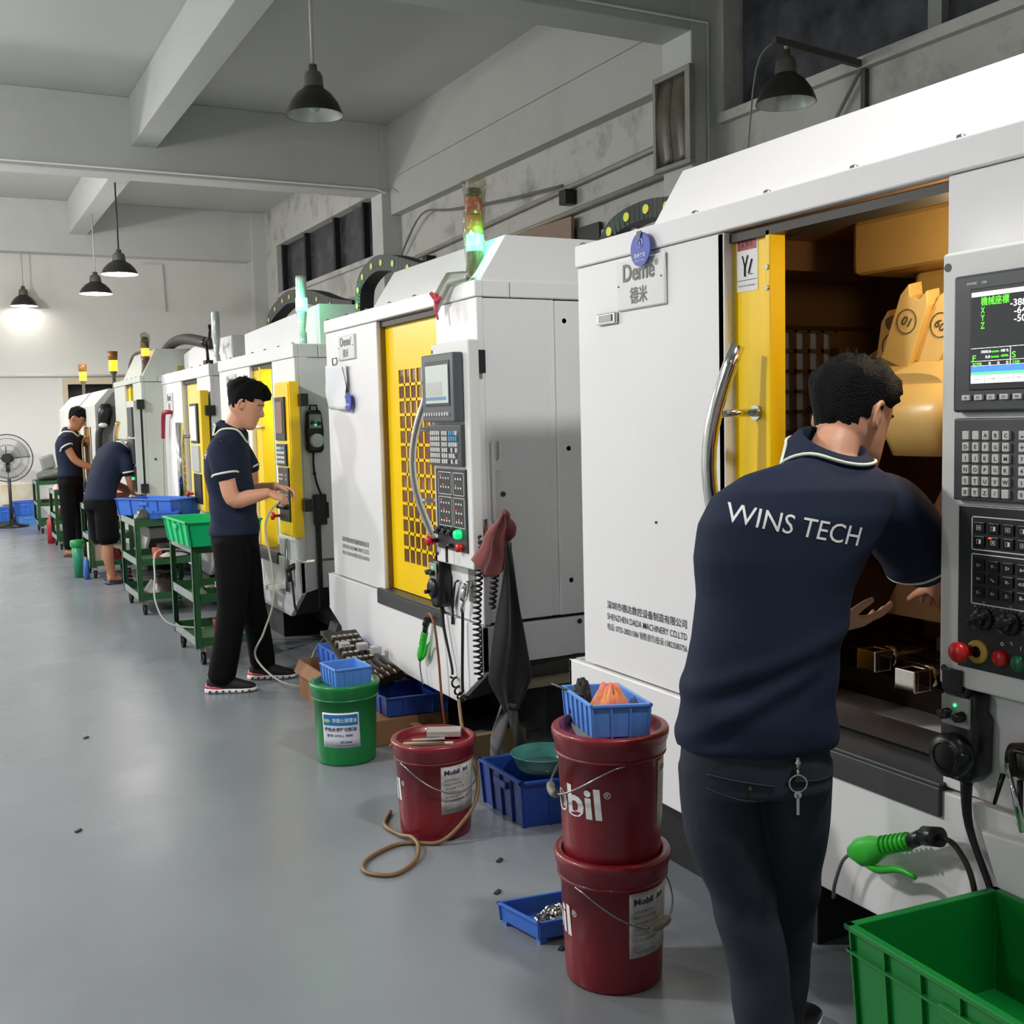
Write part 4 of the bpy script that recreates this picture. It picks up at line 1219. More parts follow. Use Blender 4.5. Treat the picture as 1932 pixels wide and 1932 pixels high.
obj('pendant_cable', MB().tube([(X_ - 0.01, Y_, 1.31), (X_ - 0.012, Y_, 1.22), (X_ + 0.0, Y_ - 0.01, 1.12), (X_ + 0.03, Y_ - 0.005, 1.04)], 0.007, 8, 4), RUB, pm)
tb2 = MB().box((X_ - 0.02, -2.01, 0.86), (X_ + 0.06, -1.975, 1.05)).box((X_ - 0.01, -2.0, 0.34), (X_ + 0.02, -1.975, 1.03)).box((X_ + 0.055, -2.005, 0.9), (X_ + 0.075, -1.985, 1.0))
obj('cable_duct', tb2, BLACK, CM, 0.005)
obj('duct_cable', MB().tube([(X_ + 0.005, -2.0, 0.35), (X_ - 0.05, -2.0, 0.32), (X_ - 0.16, -2.02, 0.34), (-0.03, -1.86, 0.40), (-0.03, -1.84, 0.5)], 0.008, 8, 5), RUB, CM)
obj('cable_connector', MB().cyl((-0.0, -1.84, 0.60), (-0.05, -1.84, 0.58), 0.02).cyl((-0.05, -1.84, 0.58), (-0.05, -1.86, 0.5), 0.018), BLACK, CM)
sp = MB()
for k in range(3):
    sp.tube([(-0.02, -1.70 - k * 0.012, 0.76), (-0.03, -1.70 - k * 0.015, 0.6), (-0.03, -1.71 - k * 0.02, 0.42)], 0.007, 6)
obj('hanging_wrench', sp, STEEL, CM)
obj('chip_chute', MB().prism([(0.12, -1.985, 0.13), (0.5, -1.985, 0.15), (0.5, -1.985, 0.26), (0.16, -1.985, 0.25)], (0, -0.14, 0)).box((0.08, -2.1, 0.17), (0.14, -2.02, 0.2)), mat('grey_chute', (124, 128, 128), 0.5), CM, 0.004)
obj('lower_tray', MB().m(1.42, 1.66, -0.14, 0.0, 0.43, 0.46), WHITE, CM, 0.003)
tower(CM, 0.08, 1.91, 1.98, 'tube', 'green')
point('green_glow', (2.02, 6.62, 2.24), 1.6, (0.15, 1.0, 0.45), 0.04)
cable_chain(CM, [(0.6, 0.58, 2.2), (0.6, 0.5, 2.36), (0.6, 0.17, 2.45), (0.6, -0.12, 2.475), (0.6, -0.65, 2.41), (0.6, -1.1, 2.31), (0.6, -1.5, 2.25)], 0.10)

# =============================================== machine D: pale yellow door
DM = thing('machining_center', 'white machining centre with pale yellow door and bare steel signal tower', 'machine', (2.0, 10.93, 0))
shell(DM, 2.0, 1.52, ztop=1.98, zt=1.885, doorleft=0.87, hoodform=[(0.06, 1.97), (0.06, 2.17), (0.69, 2.23), (1.97, 2.21), (1.97, 1.97)], base='c')
yellow_grid_door(DM, 0.9, 1.53, 0.62, 1.88, 1.0, 1.45, 0.75, 1.55, 6, 10, mt=YEL2)
dh = obj('door_handle', MB().cyl((-0.1, -1.22, 1.52), (-0.1, -1.22, 0.72), 0.035, n=16), CHROME, DM)
obj('handle_post', MB().cyl((-0.1, -1.22, 1.4), (0.04, -1.26, 1.4), 0.016, n=12), CHROME, dh)
obj('handle_post', MB().cyl((-0.1, -1.22, 0.85), (0.04, -1.26, 0.85), 0.016, n=12), CHROME, dh)
nameplate(DM, 0.22, 1.80, 0.26, 0.17)
yp = obj('control_panel', MB().m(1.60, 2.0, -0.08, -0.02, 0.80, 1.77), YEL2, DM, 0.004)
obj('panel_edge', MB().m(1.95, 2.002, -0.082, -0.02, 0.80, 1.77), YEL, yp)
obj('display_unit', MB().m(1.64, 1.90, -0.096, -0.08, 1.35, 1.67), BLACK, yp, 0.003)
obj('screen', MB().m(1.645, 1.86, -0.099, -0.096, 1.37, 1.65), mat('white_screen', (216, 216, 220), 0.3, emit=0.2), yp)
obj('keyboard_unit', MB().m(1.64, 1.9, -0.096, -0.08, 1.12, 1.33), mat('grey_keyboard', (176, 178, 178), 0.4), yp)
obj('operation_panel', MB().m(1.66, 1.92, -0.092, -0.08, 0.86, 1.1), BLACK, yp)
obj('emergency_stop', MB().lathe([(0.01, 0), (0.01, 0.035), (0.026, 0.038), (0.026, 0.055), (0, 0.06)], (-0.09, -1.62, 0.93), 18, (-1, 0, 0)), RED, yp, label='red mushroom emergency stop')
obj('panel_hinge', MB().m(1.99, 2.03, -0.05, 0.03, 1.57, 1.65), BLACK, DM, 0.004)
rh = MB().tube([(-0.0, -0.42, 1.62), (-0.05, -0.40, 1.62), (-0.06, -0.30, 1.60), (-0.06, -0.24, 1.45), (-0.06, -0.22, 1.38)], [0.02, 0.022, 0.02, 0.018], 10, 4)
obj('red_air_gun', rh, mat('dark_red_plastic', (150, 30, 50), 0.35), DM)
obj('spring_cord', MB().tube([(-0.06, -0.22, 1.38), (-0.06, -0.18, 1.1), (-0.06, -0.12, 0.7)], 0.005, 6, 4), mat('pale_cord', (150, 150, 142), 0.5), DM)
tower(DM, 0.08, 1.94, 1.98, 'tube', None)
ar = MB().box((0.02, -1.8, 1.98), (0.08, -1.7, 2.02)).cyl((0.05, -1.75, 2.02), (0.05, -1.72, 2.14), 0.012).sphere((0.05, -1.66, 2.17), 0.035).cyl((0.05, -1.72, 2.14), (0.05, -1.66, 2.2), 0.012).cyl((0.05, -1.66, 2.17), (0.05, -1.84, 2.2), 0.012).cyl((0.05, -1.84, 2.18), (0.05, -1.86, 2.3), 0.012)
obj('indicator_stand', ar, BLACK, DM)
obj('corrugated_hose', MB().tube([(0.15, 0.72, 2.0), (0.15, 0.65, 2.15), (0.15, 0.5, 2.25), (0.15, 0.07, 2.30), (0.15, -0.55, 2.28), (0.15, -1.4, 2.18)], 0.05, 10, 6), mat('hose_dark', (44, 40, 40), 0.6), DM)

# =============================================== machine E: grey-green, amber tower
EM = thing('machining_center', 'greenish grey machining centre behind the bending worker with amber tower lit', 'machine', (1.8, 12.62, 0))
shell(EM, 1.69, 1.22, ztop=1.97, zt=1.915, hood=0.5, hz=0.26, doorleft=0.72, wm=WHITE2)
obj('sliding_door', MB().m(0.72, 0.95, 0.03, 0.05, 0.65, 1.9).m(0.93, 0.99, 0.01, 0.09, 0.65, 1.89), YEL, EM, 0.003)
dh = obj('door_handle', MB().tube([(-0.1, -0.84, 1.54), (-0.12, -0.77, 1.44), (-0.12, -0.73, 1.32), (-0.12, -0.73, 1.0)], 0.025, 12, 4), CHROME, EM)
obj('handle_post', MB().cyl((-0.12, -0.74, 1.36), (0.03, -0.85, 1.36), 0.014), CHROME, dh)
cp = obj('control_panel', MB().m(1.28, 1.7, -0.08, -0.02, 0.85, 1.74), mat('panel_grey', (196, 198, 194), 0.4), EM, 0.004)
obj('display_unit', MB().m(1.42, 1.68, -0.1, -0.08, 1.40, 1.68), DARK, cp, 0.003)
obj('keyboard_unit', MB().m(1.42, 1.68, -0.1, -0.08, 1.14, 1.38), DARK, cp, 0.003)
obj('operation_panel', MB().m(1.40, 1.69, -0.095, -0.08, 0.88, 1.12), MATS['operation_panel_black'], cp)
obj('indicator_led', MB().sphere((-0.1, -1.58, 1.0), 0.014, n=8), LEDG, cp)
for zz in (1.66, 0.86):
    obj('panel_hinge', MB().m(1.69, 1.72, -0.05, 0.02, zz, zz + 0.09), BLACK, EM, 0.004)
tower(EM, 0.07, 1.6, 1.97, 'wrapped', 'amber', 0.38)
point('amber_glow', (1.86, 11.0, 2.25), 0.5, (1.0, 0.6, 0.15), 0.03)
obj('corrugated_hose', MB().tube([(0.3, 0.7, 2.0), (0.3, 0.68, 2.14), (0.3, 0.45, 2.25), (0.3, 0.1, 2.28), (0.3, -0.6, 2.25), (0.3, -1.2, 2.22)], 0.045, 10, 6), MATS['hose_dark'], EM)
obj('cable_chain', MB().m(0.02, 0.4, 0.3, 0.45, 1.97, 2.14), BLACK, EM, 0.02)
obj('folded_tarp', MB().loft([((0.35, -1.6, 2.02), (0.0, 0.1, 0), (0, 0, 0.055), 4), ((0.6, -1.6, 2.02), (0, 0.1, 0), (0, 0, 0.06), 4), ((0.85, -1.6, 2.0), (0, 0.1, 0), (0, 0, 0.035), 4)], 16), mat('mustard_cloth', (128, 116, 34), 0.8), EM)
rd = obj('hanging_brush', MB().loft([((0.27, -1.72, 0.92), (0.03, 0, 0), (0, 0.02, 0)), ((0.26, -1.72, 1.1), (0.04, 0, 0), (0, 0.025, 0)), ((0.27, -1.72, 1.28), (0.025, 0, 0), (0, 0.02, 0)), ((0.28, -1.72, 1.35), (0.02, 0, 0), (0, 0.015, 0))], 14), mat('dark_red_cloth', (96, 40, 36), 0.8), EM)


# =============================================== older machines at the far end: chamfered hoods
def old_machine(y0, W, label, amber, shade):
    t = thing('machining_center', label, 'machine', (1.62, y0, 0))
    m = mat('old_cream_' + str(shade), (shade, shade - 1, shade - 8), 0.45, noise=0.2, nscale=3)
    body = MB()
    # side profile: vertical front to z 1.66, chamfer back to the roof
    prof = [(0.0, 0.62), (0.0, 1.74), (0.16, 1.92), (2.0, 1.92), (2.0, 0.1), (0.2, 0.1), (0.2, 0.5)]
    body.prism([(x, -W, z) for x, z in prof], (0, 0.03, 0))
    body.prism([(x, -0.0, z) for x, z in prof], (0, -0.03, 0))
    body.m(0.03, W - 0.03, 0.16, 2.0, 1.90, 1.92)
    body.prism([(0.0, -0.03, 1.50), (0.0, -0.03, 1.74), (0.16, -0.03, 1.92), (0.18, -0.03, 1.90), (0.03, -0.03, 1.72), (0.03, -0.03, 1.50)], (0, -(W - 0.06), 0))
    body.m(0.03, 0.35, 0, 0.03, 0.62, 1.5).m(W - 0.55, W - 0.03, 0, 0.03, 0.62, 1.5)
    body.m(0.03, W - 0.03, 0.0, 0.03, 0.3, 0.62)
    obj('enclosure', body, m, t, 0.005)
    obj('side_panel', MB().prism([(0.06, -W - 0.004, 0.66), (0.06, -W - 0.004, 1.70), (0.2, -W - 0.004, 1.88), (1.9, -W - 0.004, 1.88), (1.9, -W - 0.004, 0.66)], (0, 0.003, 0)), mat('shaded_dirty_grey_panel', (128, 128, 124), 0.5, noise=0.3, nscale=4), t)  # darker grey holds the shade of this side as well as its dirt
    obj('machine_base', MB().m(0.15, W - 0.15, 0.25, 1.8, 0.0, 0.5), UNDER, t)
    obj('sliding_door', MB().m(0.35, W - 0.45, 0.03, 0.05, 0.62, 1.52).m(W - 0.5, W - 0.42, 0.0, 0.05, 0.62, 1.5), mat('amber_door_panel', (206, 140, 22), 0.25, coat=0.5), t)
    obj('door_handle', MB().cyl((-0.05, -(W - 0.9), 1.35), (-0.05, -(W - 0.9), 0.85), 0.02, n=10), CHROME, t)
    x, u, z = 0.25, amber, 1.92
    obj('light_base', MB().lathe([(0.02, 0), (0.02, 0.15), (0.045, 0.2)], (x, -u, z), 14), mat('tower_grime', (96, 92, 76), 0.5), t)
    obj('lens', MB().lathe([(0, 0.2), (0.045, 0.2), (0.045, 0.32), (0, 0.32)], (x, -u, z), 14), mat('lit_amber_lens', (255, 190, 40), 0.3, emit=5, ecol=(255, 165, 20)), t, label='lit amber lens')
    obj('light_cap', MB().lathe([(0, 0.32), (0.05, 0.32), (0.055, 0.42), (0, 0.42)], (x, -u, z), 14), mat('brown_wrap', (150, 96, 40), 0.3), t)
    return t


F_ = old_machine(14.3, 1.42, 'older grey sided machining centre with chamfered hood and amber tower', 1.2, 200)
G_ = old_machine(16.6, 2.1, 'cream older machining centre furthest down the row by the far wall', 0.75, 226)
# work lamp, grey apron and paper on the side of F
sl = thing('machine_work_lamp', 'black work lamp with white lens on the side of the older machine', 'lamp', (1.70, 12.82, 1.62))
obj('lamp_shade', MB().loft([((0, 0, -0.11), (0.06, 0, 0), (0, 0.05, 0)), ((0.02, 0, 0.05), (0.08, 0, 0), (0, 0.06, 0)), ((0.03, 0, 0.13), (0.05, 0, 0), (0, 0.04, 0))], 16), BLACK, sl)
obj('lens', MB().sphere((-0.01, -0.02, -0.10), 0.05, (1, 1, 0.6)), mat('white_lens', (210, 215, 215), 0.3), sl)
obj('stem', MB().tube([(-0.02, 0, -0.12), (-0.06, 0, -0.2), (-0.07, 0.0, -0.6), (-0.05, 0, -1.1)], 0.035, 10, 5), mat('greasy_hose', (40, 38, 34), 0.5), sl)
tag(obj('paper_sheet', MB().grid(lambda a, b: (1.78 + 0.1 * a, 12.87 + 0.004 * math.sin(b * 6), 0.98 + 0.28 * b), 4, 6, True, 0.003), mat('paper', (214, 214, 210), 0.7)), 'grey paper sheet taped on the side of the older machine', 'paper')
# ------------------------------------------------------------------ pails
REDP = mat('dark_red_pail', (122, 20, 32), 0.38, noise=0.15, nscale=6, c2=(96, 16, 26), coat=0.15)
GRNP = mat('green_pail', (10, 122, 58), 0.36, noise=0.15, nscale=6)
PWHITE = mat('print_white', (226, 224, 222), 0.5)
LABELM = mat('crumpled_label', (196, 194, 188), 0.6, noise=0.6, nscale=30, c2=(120, 118, 112))


def on_cyl(c, th0, z0, rad, sgn=1):
    """maps flat (a, b) to a cylinder surface: a runs round (left to right as read), b up"""
    def f(a, b):
        r = rad(z0 + b) if callable(rad) else rad
        th = th0 + sgn * a / r
        return (c[0] + r * math.cos(th), c[1] + r * math.sin(th), z0 + b)
    return f


def wire_bail(t, c, ear, mid, R, z, drop, grip=0.0, bend=1.0):
    e = V((math.cos(ear), math.sin(ear), 0)); m = V((math.cos(mid), math.sin(mid), 0))
    pts = []
    for i in range(25):
        a = PI * i / 24
        pts.append(V(c) + e * R * math.cos(a) + m * R * 1.10 * math.sin(a) ** 0.8 * bend + V((0, 0, z - drop * math.sin(a) ** 1.2)))
    o = obj('bail_handle', MB().tube(pts, 0.0026, 7), STEEL, t)
    if grip:
        g = pts[10:15]
        obj('grip', MB().tube(g, 0.011, 10), mat('grimy_grip', (120, 116, 104), 0.5), o)
    return o


def pail(name, loc, m, label, h=0.35, kind='mobil', rot=0.0, lab=None, bail=None, group=None):
    t = thing(name, label, 'bucket', loc, 0, group)
    rb, rtp, rl = 0.129, 0.142, 0.154
    rad = lambda z: rb + (rtp - rb) * max(0.0, z) / h
    b = MB()
    b.lathe([(0, 0.004), (rb - 0.012, 0.004), (rb - 0.008, 0.0), (rb - 0.002, 0.002), (rb, 0.01), (rb + 0.004, 0.10), (rad(h * 0.8), h * 0.8), (rad(h * 0.8) + 0.008, h * 0.805), (rad(h * 0.8) + 0.009, h * 0.82), (rad(h), h * 0.83), (rad(h) - 0.003, h - 0.02), (rad(h) - 0.012, h - 0.02), (rad(h) - 0.012, h - 0.06), (0, h - 0.06)], n=64)
    obj('pail_body', b, m, t)
    l = MB()
    l.lathe([(rl - 0.010, h - 0.062), (rl - 0.006, h - 0.059), (rl - 0.005, h - 0.036), (rl - 0.002, h - 0.033), (rl - 0.003, h - 0.026), (rl + 0.001, h - 0.022), (rl + 0.002, h - 0.008), (rl - 0.001, h - 0.002), (rl - 0.006, h), (rl - 0.016, h), (rl - 0.021, h - 0.004), (rl - 0.024, h - 0.022), (rl - 0.03, h - 0.024), (0, h - 0.024), (0, h - 0.03), (rl - 0.02, h - 0.03), (rl - 0.012, h - 0.062)], n=64)
    obj('lid', l, m, t)
    if kind == 'mobil':
        th1 = math.radians(rot)
        tw = 0.262
        rr = lambda z: rad(z) + 0.0012
        tx = MB().text('Mobil', (0, 0, 0), FR, UP, 0.083, tw, bold=0.028, fn=on_cyl((0, 0), th1 - tw / 0.134, 0.135, rr))
        tx.text('®', (0, 0, 0), FR, UP, 0.018, None, fn=on_cyl((0, 0), th1 + 0.02, 0.195, rr))
        obj('maker_lettering', tx, PWHITE, t)
        a0 = th1 + math.radians(70)
        lw, lh, lz = 0.165, 0.175, 0.10
        g = on_cyl((0, 0), a0, lz, lambda z: rad(z) + 0.0012)
        lo = obj('paper_label', MB().grid(lambda u, v: g(u * lw, v * lh), 16, 4, True, 0.0008), LABELM, t)
        r2_ = lambda z: rad(z) + 0.0026
        tt = MB().text('Mobil', (0, 0, 0), FR, UP, 0.018, 0.062, bold=0.03, fn=on_cyl((0, 0), a0 + 0.012 / 0.134, lz + lh - 0.033, r2_))
        tt.text('美孚', (0, 0, 0), FR, UP, 0.015, 0.03, bold=0.02, fn=on_cyl((0, 0), a0 + 0.085 / 0.134, lz + lh - 0.031, r2_))
        obj('label_heading', tt, mat('navy_ink', (36, 40, 84), 0.5), lo)
        sm = MB()
        for i, s_ in enumerate(('美孚力图 H 46', '高品质抗磨液压油', '净含量 18 升', 'MOBIL NUTO H 46', '使用说明请参阅', '产品数据表')):
            sm.text(s_, (0, 0, 0), FR, UP, 0.0075, 0.06 + 0.01 * (i % 3), fn=on_cyl((0, 0), a0 + 0.014 / 0.134, lz + lh - 0.055 - i * 0.0155, r2_))
        sm.text('QUALITY LUBRICANT', (0, 0, 0), FR, UP, 0.006, 0.07, fn=on_cyl((0, 0), a0 + 0.014 / 0.134, lz + 0.01, r2_))
        obj('label_small_print', sm, mat('grey_ink', (110, 112, 118), 0.5), lo)
    else:
        a0 = math.radians(rot)
        lw, lh, lz = 0.17, 0.155, 0.085
        g = on_cyl((0, 0), a0, lz, lambda z: rad(z) + 0.0012)
        lo = obj('paper_label', MB().grid(lambda u, v: g(u * lw, v * lh), 16, 4, True, 0.0008), mat('white_label', (214, 216, 226), 0.5), t)
        g2 = on_cyl((0, 0), a0 + 0.006 / 0.13, lz + lh - 0.055, lambda z: rad(z) + 0.0022)
        obj('label_banner', MB().grid(lambda u, v: g2(u * (lw - 0.012), v * 0.048), 16, 2), mat('banner_blue', (30, 108, 170), 0.5), lo)
        r2_ = lambda z: rad(z) + 0.003
        obj('label_emblem', MB().grid(lambda u, v: on_cyl((0, 0), a0 + (0.022 + 0.017 * math.cos(u * 2 * PI) * v) / 0.13, lz + lh - 0.034 + 0.008 * math.sin(u * 2 * PI) * v, r2_)(0, 0), 20, 2), mat('gold_emblem', (170, 190, 120), 0.5), lo)
        w1 = MB().text('华润士润滑油', (0, 0, 0), FR, UP, 0.02, 0.108, bold=0.02, fn=on_cyl((0, 0), a0 + 0.048 / 0.13, lz + lh - 0.042, r2_))
        obj('banner_lettering', w1, mat('banner_white', (206, 232, 246), 0.5), lo)
        w2 = MB().text('绿色水溶性切削油', (0, 0, 0), FR, UP, 0.019, 0.146, bold=0.02, fn=on_cyl((0, 0), a0 + 0.010 / 0.13, lz + lh - 0.082, r2_))
        w2.text('型号 HYS-L 9880', (0, 0, 0), FR, UP, 0.013, 0.118, bold=0.015, fn=on_cyl((0, 0), a0 + 0.020 / 0.13, lz + lh - 0.106, r2_))
        w2.text('18 Litres', (0, 0, 0), FR, UP, 0.010, 0.05, bold=0.02, fn=on_cyl((0, 0), a0 + 0.08 / 0.13, lz + 0.021, r2_))
        w2.text('深圳市华润士润滑油有限公司', (0, 0, 0), FR, UP, 0.0065, 0.09, fn=on_cyl((0, 0), a0 + 0.064 / 0.13, lz + 0.007, r2_))
        obj('label_lettering', w2, mat('navy_ink', (36, 40, 84), 0.5), lo)
    if bail:
        wire_bail(t, (0, 0, 0), math.radians(bail[0]), math.radians(bail[1]), rl - 0.008, h * 0.80, bail[2], bail[3])
    return t


GP = 'oil pails standing on the floor'
pail('oil_pail', (1.547, 2.42, 0), REDP, 'dark red oil pail at the bottom of the stack, wire handle over its label', rot=185, bail=(196, 286, 0.10, 1), h=0.353, group=GP)
pail('oil_pail', (1.547, 2.42, 0.332), REDP, 'dark red oil pail on top of another, carrying a blue tray', rot=228.6, bail=(252, 162, 0.10, 1), h=0.353, group=GP)
pail('oil_pail', (1.556, 3.625, 0), REDP, 'single dark red oil pail with flat metal offcuts on its lid', rot=186, bail=(191, 281, 0.10, 0), h=0.35, group=GP)
pail('green_pail', (1.563, 4.62, 0), GRNP, 'green cutting-fluid pail with white and blue label on the floor', kind='green', rot=205, h=0.357)
# offcuts lying on the single red pail
zt_ = 0.329
tag(obj('metal_block', MB().obox((1.618, 3.665, zt_ + 0.016), (0.055, -0.030, 0), (0.016, 0.030, 0), (0, 0, 0.011)), mat('milled_aluminium', (196, 196, 194), 0.35, 0.6), None, 0.002), 'pale metal block lying on the lid of the single red pail', 'block')
for i, (dx, dy, l, a, m_, lb) in enumerate(((-0.06, 0.01, 0.10, -0.42, mat('brown_strip', (120, 88, 62), 0.6), 'brown strip lying furthest left on the single red pail'), (-0.02, 0.0, 0.09, -0.5, mat('pale_strip', (190, 186, 176), 0.5), 'pale strip between the brown strip and metal block on the pail'), (0.0, 0.045, 0.06, -0.35, MATS['milled_aluminium'], 'short bright strip behind the pale strip on the red pail'))):
    c, s_ = math.cos(a), math.sin(a)
    tag(obj('flat_strip', MB().obox((1.545 + dx, 3.60 + dy, zt_ + 0.004 + 0.0 * i), (c * l, s_ * l, 0), (-s_ * 0.008, c * 0.008, 0), (0, 0, 0.003)), m_, None, 0.001), lb, 'strip', 'offcuts on the red pail')
# brown hose lying round the single red pail
HOSE = mat('brown_rubber_hose', (126, 96, 62), 0.45, noise=0.3, nscale=12)
pts = [(1.88, 4.10, 0.33), (1.76, 3.80, 0.27), (1.705, 3.58, 0.20), (1.655, 3.49, 0.13), (1.575, 3.462, 0.06), (1.50, 3.475, 0.012), (1.42, 3.53, 0.008), (1.356, 3.541, 0.008), (1.257, 3.492, 0.008), (1.203, 3.435, 0.008), (1.194, 3.365, 0.008), (1.263, 3.308, 0.008), (1.36, 3.366, 0.008), (1.415, 3.455, 0.02), (1.425, 3.54, 0.024), (1.412, 3.62, 0.009), (1.40, 3.74, 0.009), (1.47, 3.86, 0.009)]
tag(obj('rubber_hose', MB().tube(pts, 0.0075, 10, 8), HOSE), 'brown rubber hose looping on the floor around the single red pail', 'hose')

# ------------------------------------------------------------------ plastic bins
BLUE = mat('blue_bin_plastic', (60, 112, 206), 0.4, noise=0.12, nscale=9)
BLUED = mat('deep_blue_bin', (28, 62, 140), 0.4, noise=0.2, nscale=6)
BLUEL = mat('light_blue_bin', (92, 146, 224), 0.42, noise=0.18, nscale=10)
CRG = mat('green_crate_plastic', (6, 120, 46), 0.35, noise=0.12, nscale=5)
TUBG = mat('bright_green_tub', (16, 190, 116), 0.38, noise=0.1, nscale=6)


def bin_(name, corner, ax, ay, h, m, label, cat='bin', wall=0.004, rim=0.008, ribs=(3, 4), taper=0.06, feet=False, group=None, grip=True):
    """open rectangular bin: corner at floor level, edge vectors ax and ay"""
    ax, ay = V(ax), V(ay)
    la, lb = ax.length, ay.length
    a, b = ax.normalized(), ay.normalized()
    t = thing(name, label, cat, corner, 0, group)
    k = taper * h

    def P(u, v, z):
        f = z / h
        uu = u * la; vv = v * lb
        ins = k * (1 - f)
        uu = ins + uu * (la - 2 * ins) / la
        vv = ins + vv * (lb - 2 * ins) / lb
        return a * uu + b * vv + V((0, 0, z))
    s = MB()
    z0 = 0.012 if feet else 0.0
    O = [P(*q, z0) for q in ((0, 0), (1, 0), (1, 1), (0, 1))]
    T = [P(*q, h) for q in ((0, 0), (1, 0), (1, 1), (0, 1))]
    wl = wall
    Ti = [T[i] + (a * wl if i in (0, 3) else -a * wl) + (b * wl if i in (0, 1) else -b * wl) for i in range(4)]
    Oi = [O[i] + (a * wl if i in (0, 3) else -a * wl) + (b * wl if i in (0, 1) else -b * wl) + V((0, 0, wl)) for i in range(4)]
    vo = [s.bm.verts.new(p) for p in O]; vt = [s.bm.verts.new(p) for p in T]; vti = [s.bm.verts.new(p) for p in Ti]; voi = [s.bm.verts.new(p) for p in Oi]
    s._f(vo[::-1]); s._f(voi)
    for i in range(4):
        j = (i + 1) % 4
        s._f([vo[i], vo[j], vt[j], vt[i]]); s._f([vt[i], vt[j], vti[j], vti[i]]); s._f([vti[i], vti[j], voi[j], voi[i]])
    obj('bin_shell', s, m, t, min(0.003, wall * 0.6))
    r = MB()
    hh = 0.006 + h * 0.03
    for (p, q, n) in ((T[0], T[1], -b), (T[1], T[2], a), (T[2], T[3], b), (T[3], T[0], -a)):
        d = (q - p).normalized()
        r.obox((p + q) / 2 + n * (rim / 2 - wl / 2) - V((0, 0, hh / 2 - 0.001)), (q - p) / 2 + d * rim, n * (rim / 2 + wl / 2), V((0, 0, hh / 2)))
    obj('rim', r, m, t, 0.002)
    q = MB()
    for side, n_ in ((0, ribs[0]), (1, ribs[1]), (2, ribs[0]), (3, ribs[1])):
        for i in range(n_ + 1):
            f = i / n_
            if side == 0: lo, hi, n = P(f, 0, z0), P(f, 0, h), -b
            elif side == 1: lo, hi, n = P(1, f, z0), P(1, f, h), a
            elif side == 2: lo, hi, n = P(f, 1, z0), P(f, 1, h), b
            else: lo, hi, n = P(0, f, z0), P(0, f, h), -a
            d = a if side in (0, 2) else b
            q.obox((lo + hi) / 2 + n * rim * 0.3, (hi - lo) / 2, d * 0.002, n * rim * 0.45)
    obj('ribs', q, m, t)
    if feet:
        fm = MB()
        for u, v in ((0.04, 0.05), (0.96, 0.05), (0.96, 0.95), (0.04, 0.95)):
            p = P(u, v, 0)
            fm.box((p.x - 0.012, p.y - 0.012, 0), (p.x + 0.012, p.y + 0.012, 0.014))
        obj('foot', fm, m, t)
    if grip and h > 0.1:
        gm = MB()
        for (lo, hi, n, d) in ((P(0.5, 0, h * 0.72), None, -b, a), (P(0, 0.5, h * 0.72), None, -a, b)):
            gm.obox(lo + n * rim * 0.5, d * 0.05, n * rim * 0.5, V((0, 0, 0.014)))
        obj('grip', gm, m, t, 0.003)
    return t


# tray on the stacked pails, with rag and gloves
bin_('parts_tray', (1.463, 2.372, 0.668), (0.137, -0.062, 0), (0.045, 0.222, 0), 0.088, BLUEL, 'light blue tray on the stacked red pails holding bright rags', wall=0.003, rim=0.006, ribs=(3, 6), grip=False)
tag(obj('steel_plate', MB().prism([(1.44, 2.40, 0.66), (1.50, 2.36, 0.66), (1.56, 2.52, 0.66), (1.50, 2.55, 0.66)], (0, 0, 0.007)), mat('worn_plate', (150, 146, 138), 0.5, noise=0.4)), 'worn grey plate lying under the blue tray on the pail lid', 'plate')


def rag(name, pts_fn, m, label, nu=24, nv=24, th=0.004, cat='cloth'):
    return tag(obj(name, MB().grid(pts_fn, nu, nv, True, th), m), label, cat)


def heap(c, rx, ry, h, seed, lobes=5):
    rnd = random.Random(seed)
    ph = [rnd.random() * 6.28 for _ in range(6)]

    def f(a, b):
        r = b
        th = a * 2 * PI
        R = 1 + 0.18 * math.sin(3 * th + ph[0]) + 0.10 * math.sin(lobes * th + ph[1])
        z = h * (1 - r ** 2.2) * (1 + 0.25 * math.sin(4 * th + ph[2] + r * 5) * r) + 0.012 * math.sin(9 * th + ph[3]) * r * (1 - r) * 4 + 0.10 * h * math.sin(13 * r + 2 * th + ph[4]) * (1 - r)
        return (c[0] + rx * R * r * math.cos(th), c[1] + ry * R * r * math.sin(th), c[2] + max(z, 0.001))
    return f


rag('bright_rag', heap((1.558, 2.43, 0.70), 0.046, 0.062, 0.078, 3), mat('pink_rag', (206, 62, 116), 0.8, noise=1.0, nscale=14, c2=(240, 160, 60), sheen=0.3, bump=0.3, bscale=40), 'pink and orange crumpled rag in the tray on the pails', 30, 12)
rag('black_glove', heap((1.532, 2.535, 0.69), 0.030, 0.034, 0.085, 8), RUB, 'black glove bunched beside the bright rag in the tray', 24, 10, cat='glove')
tag(obj('thin_rod', MB().cyl((1.475, 2.60, 0.765), (1.515, 2.50, 0.745), 0.004, n=8), BLACK), 'thin black rod sticking out of the tray behind the glove', 'rod')
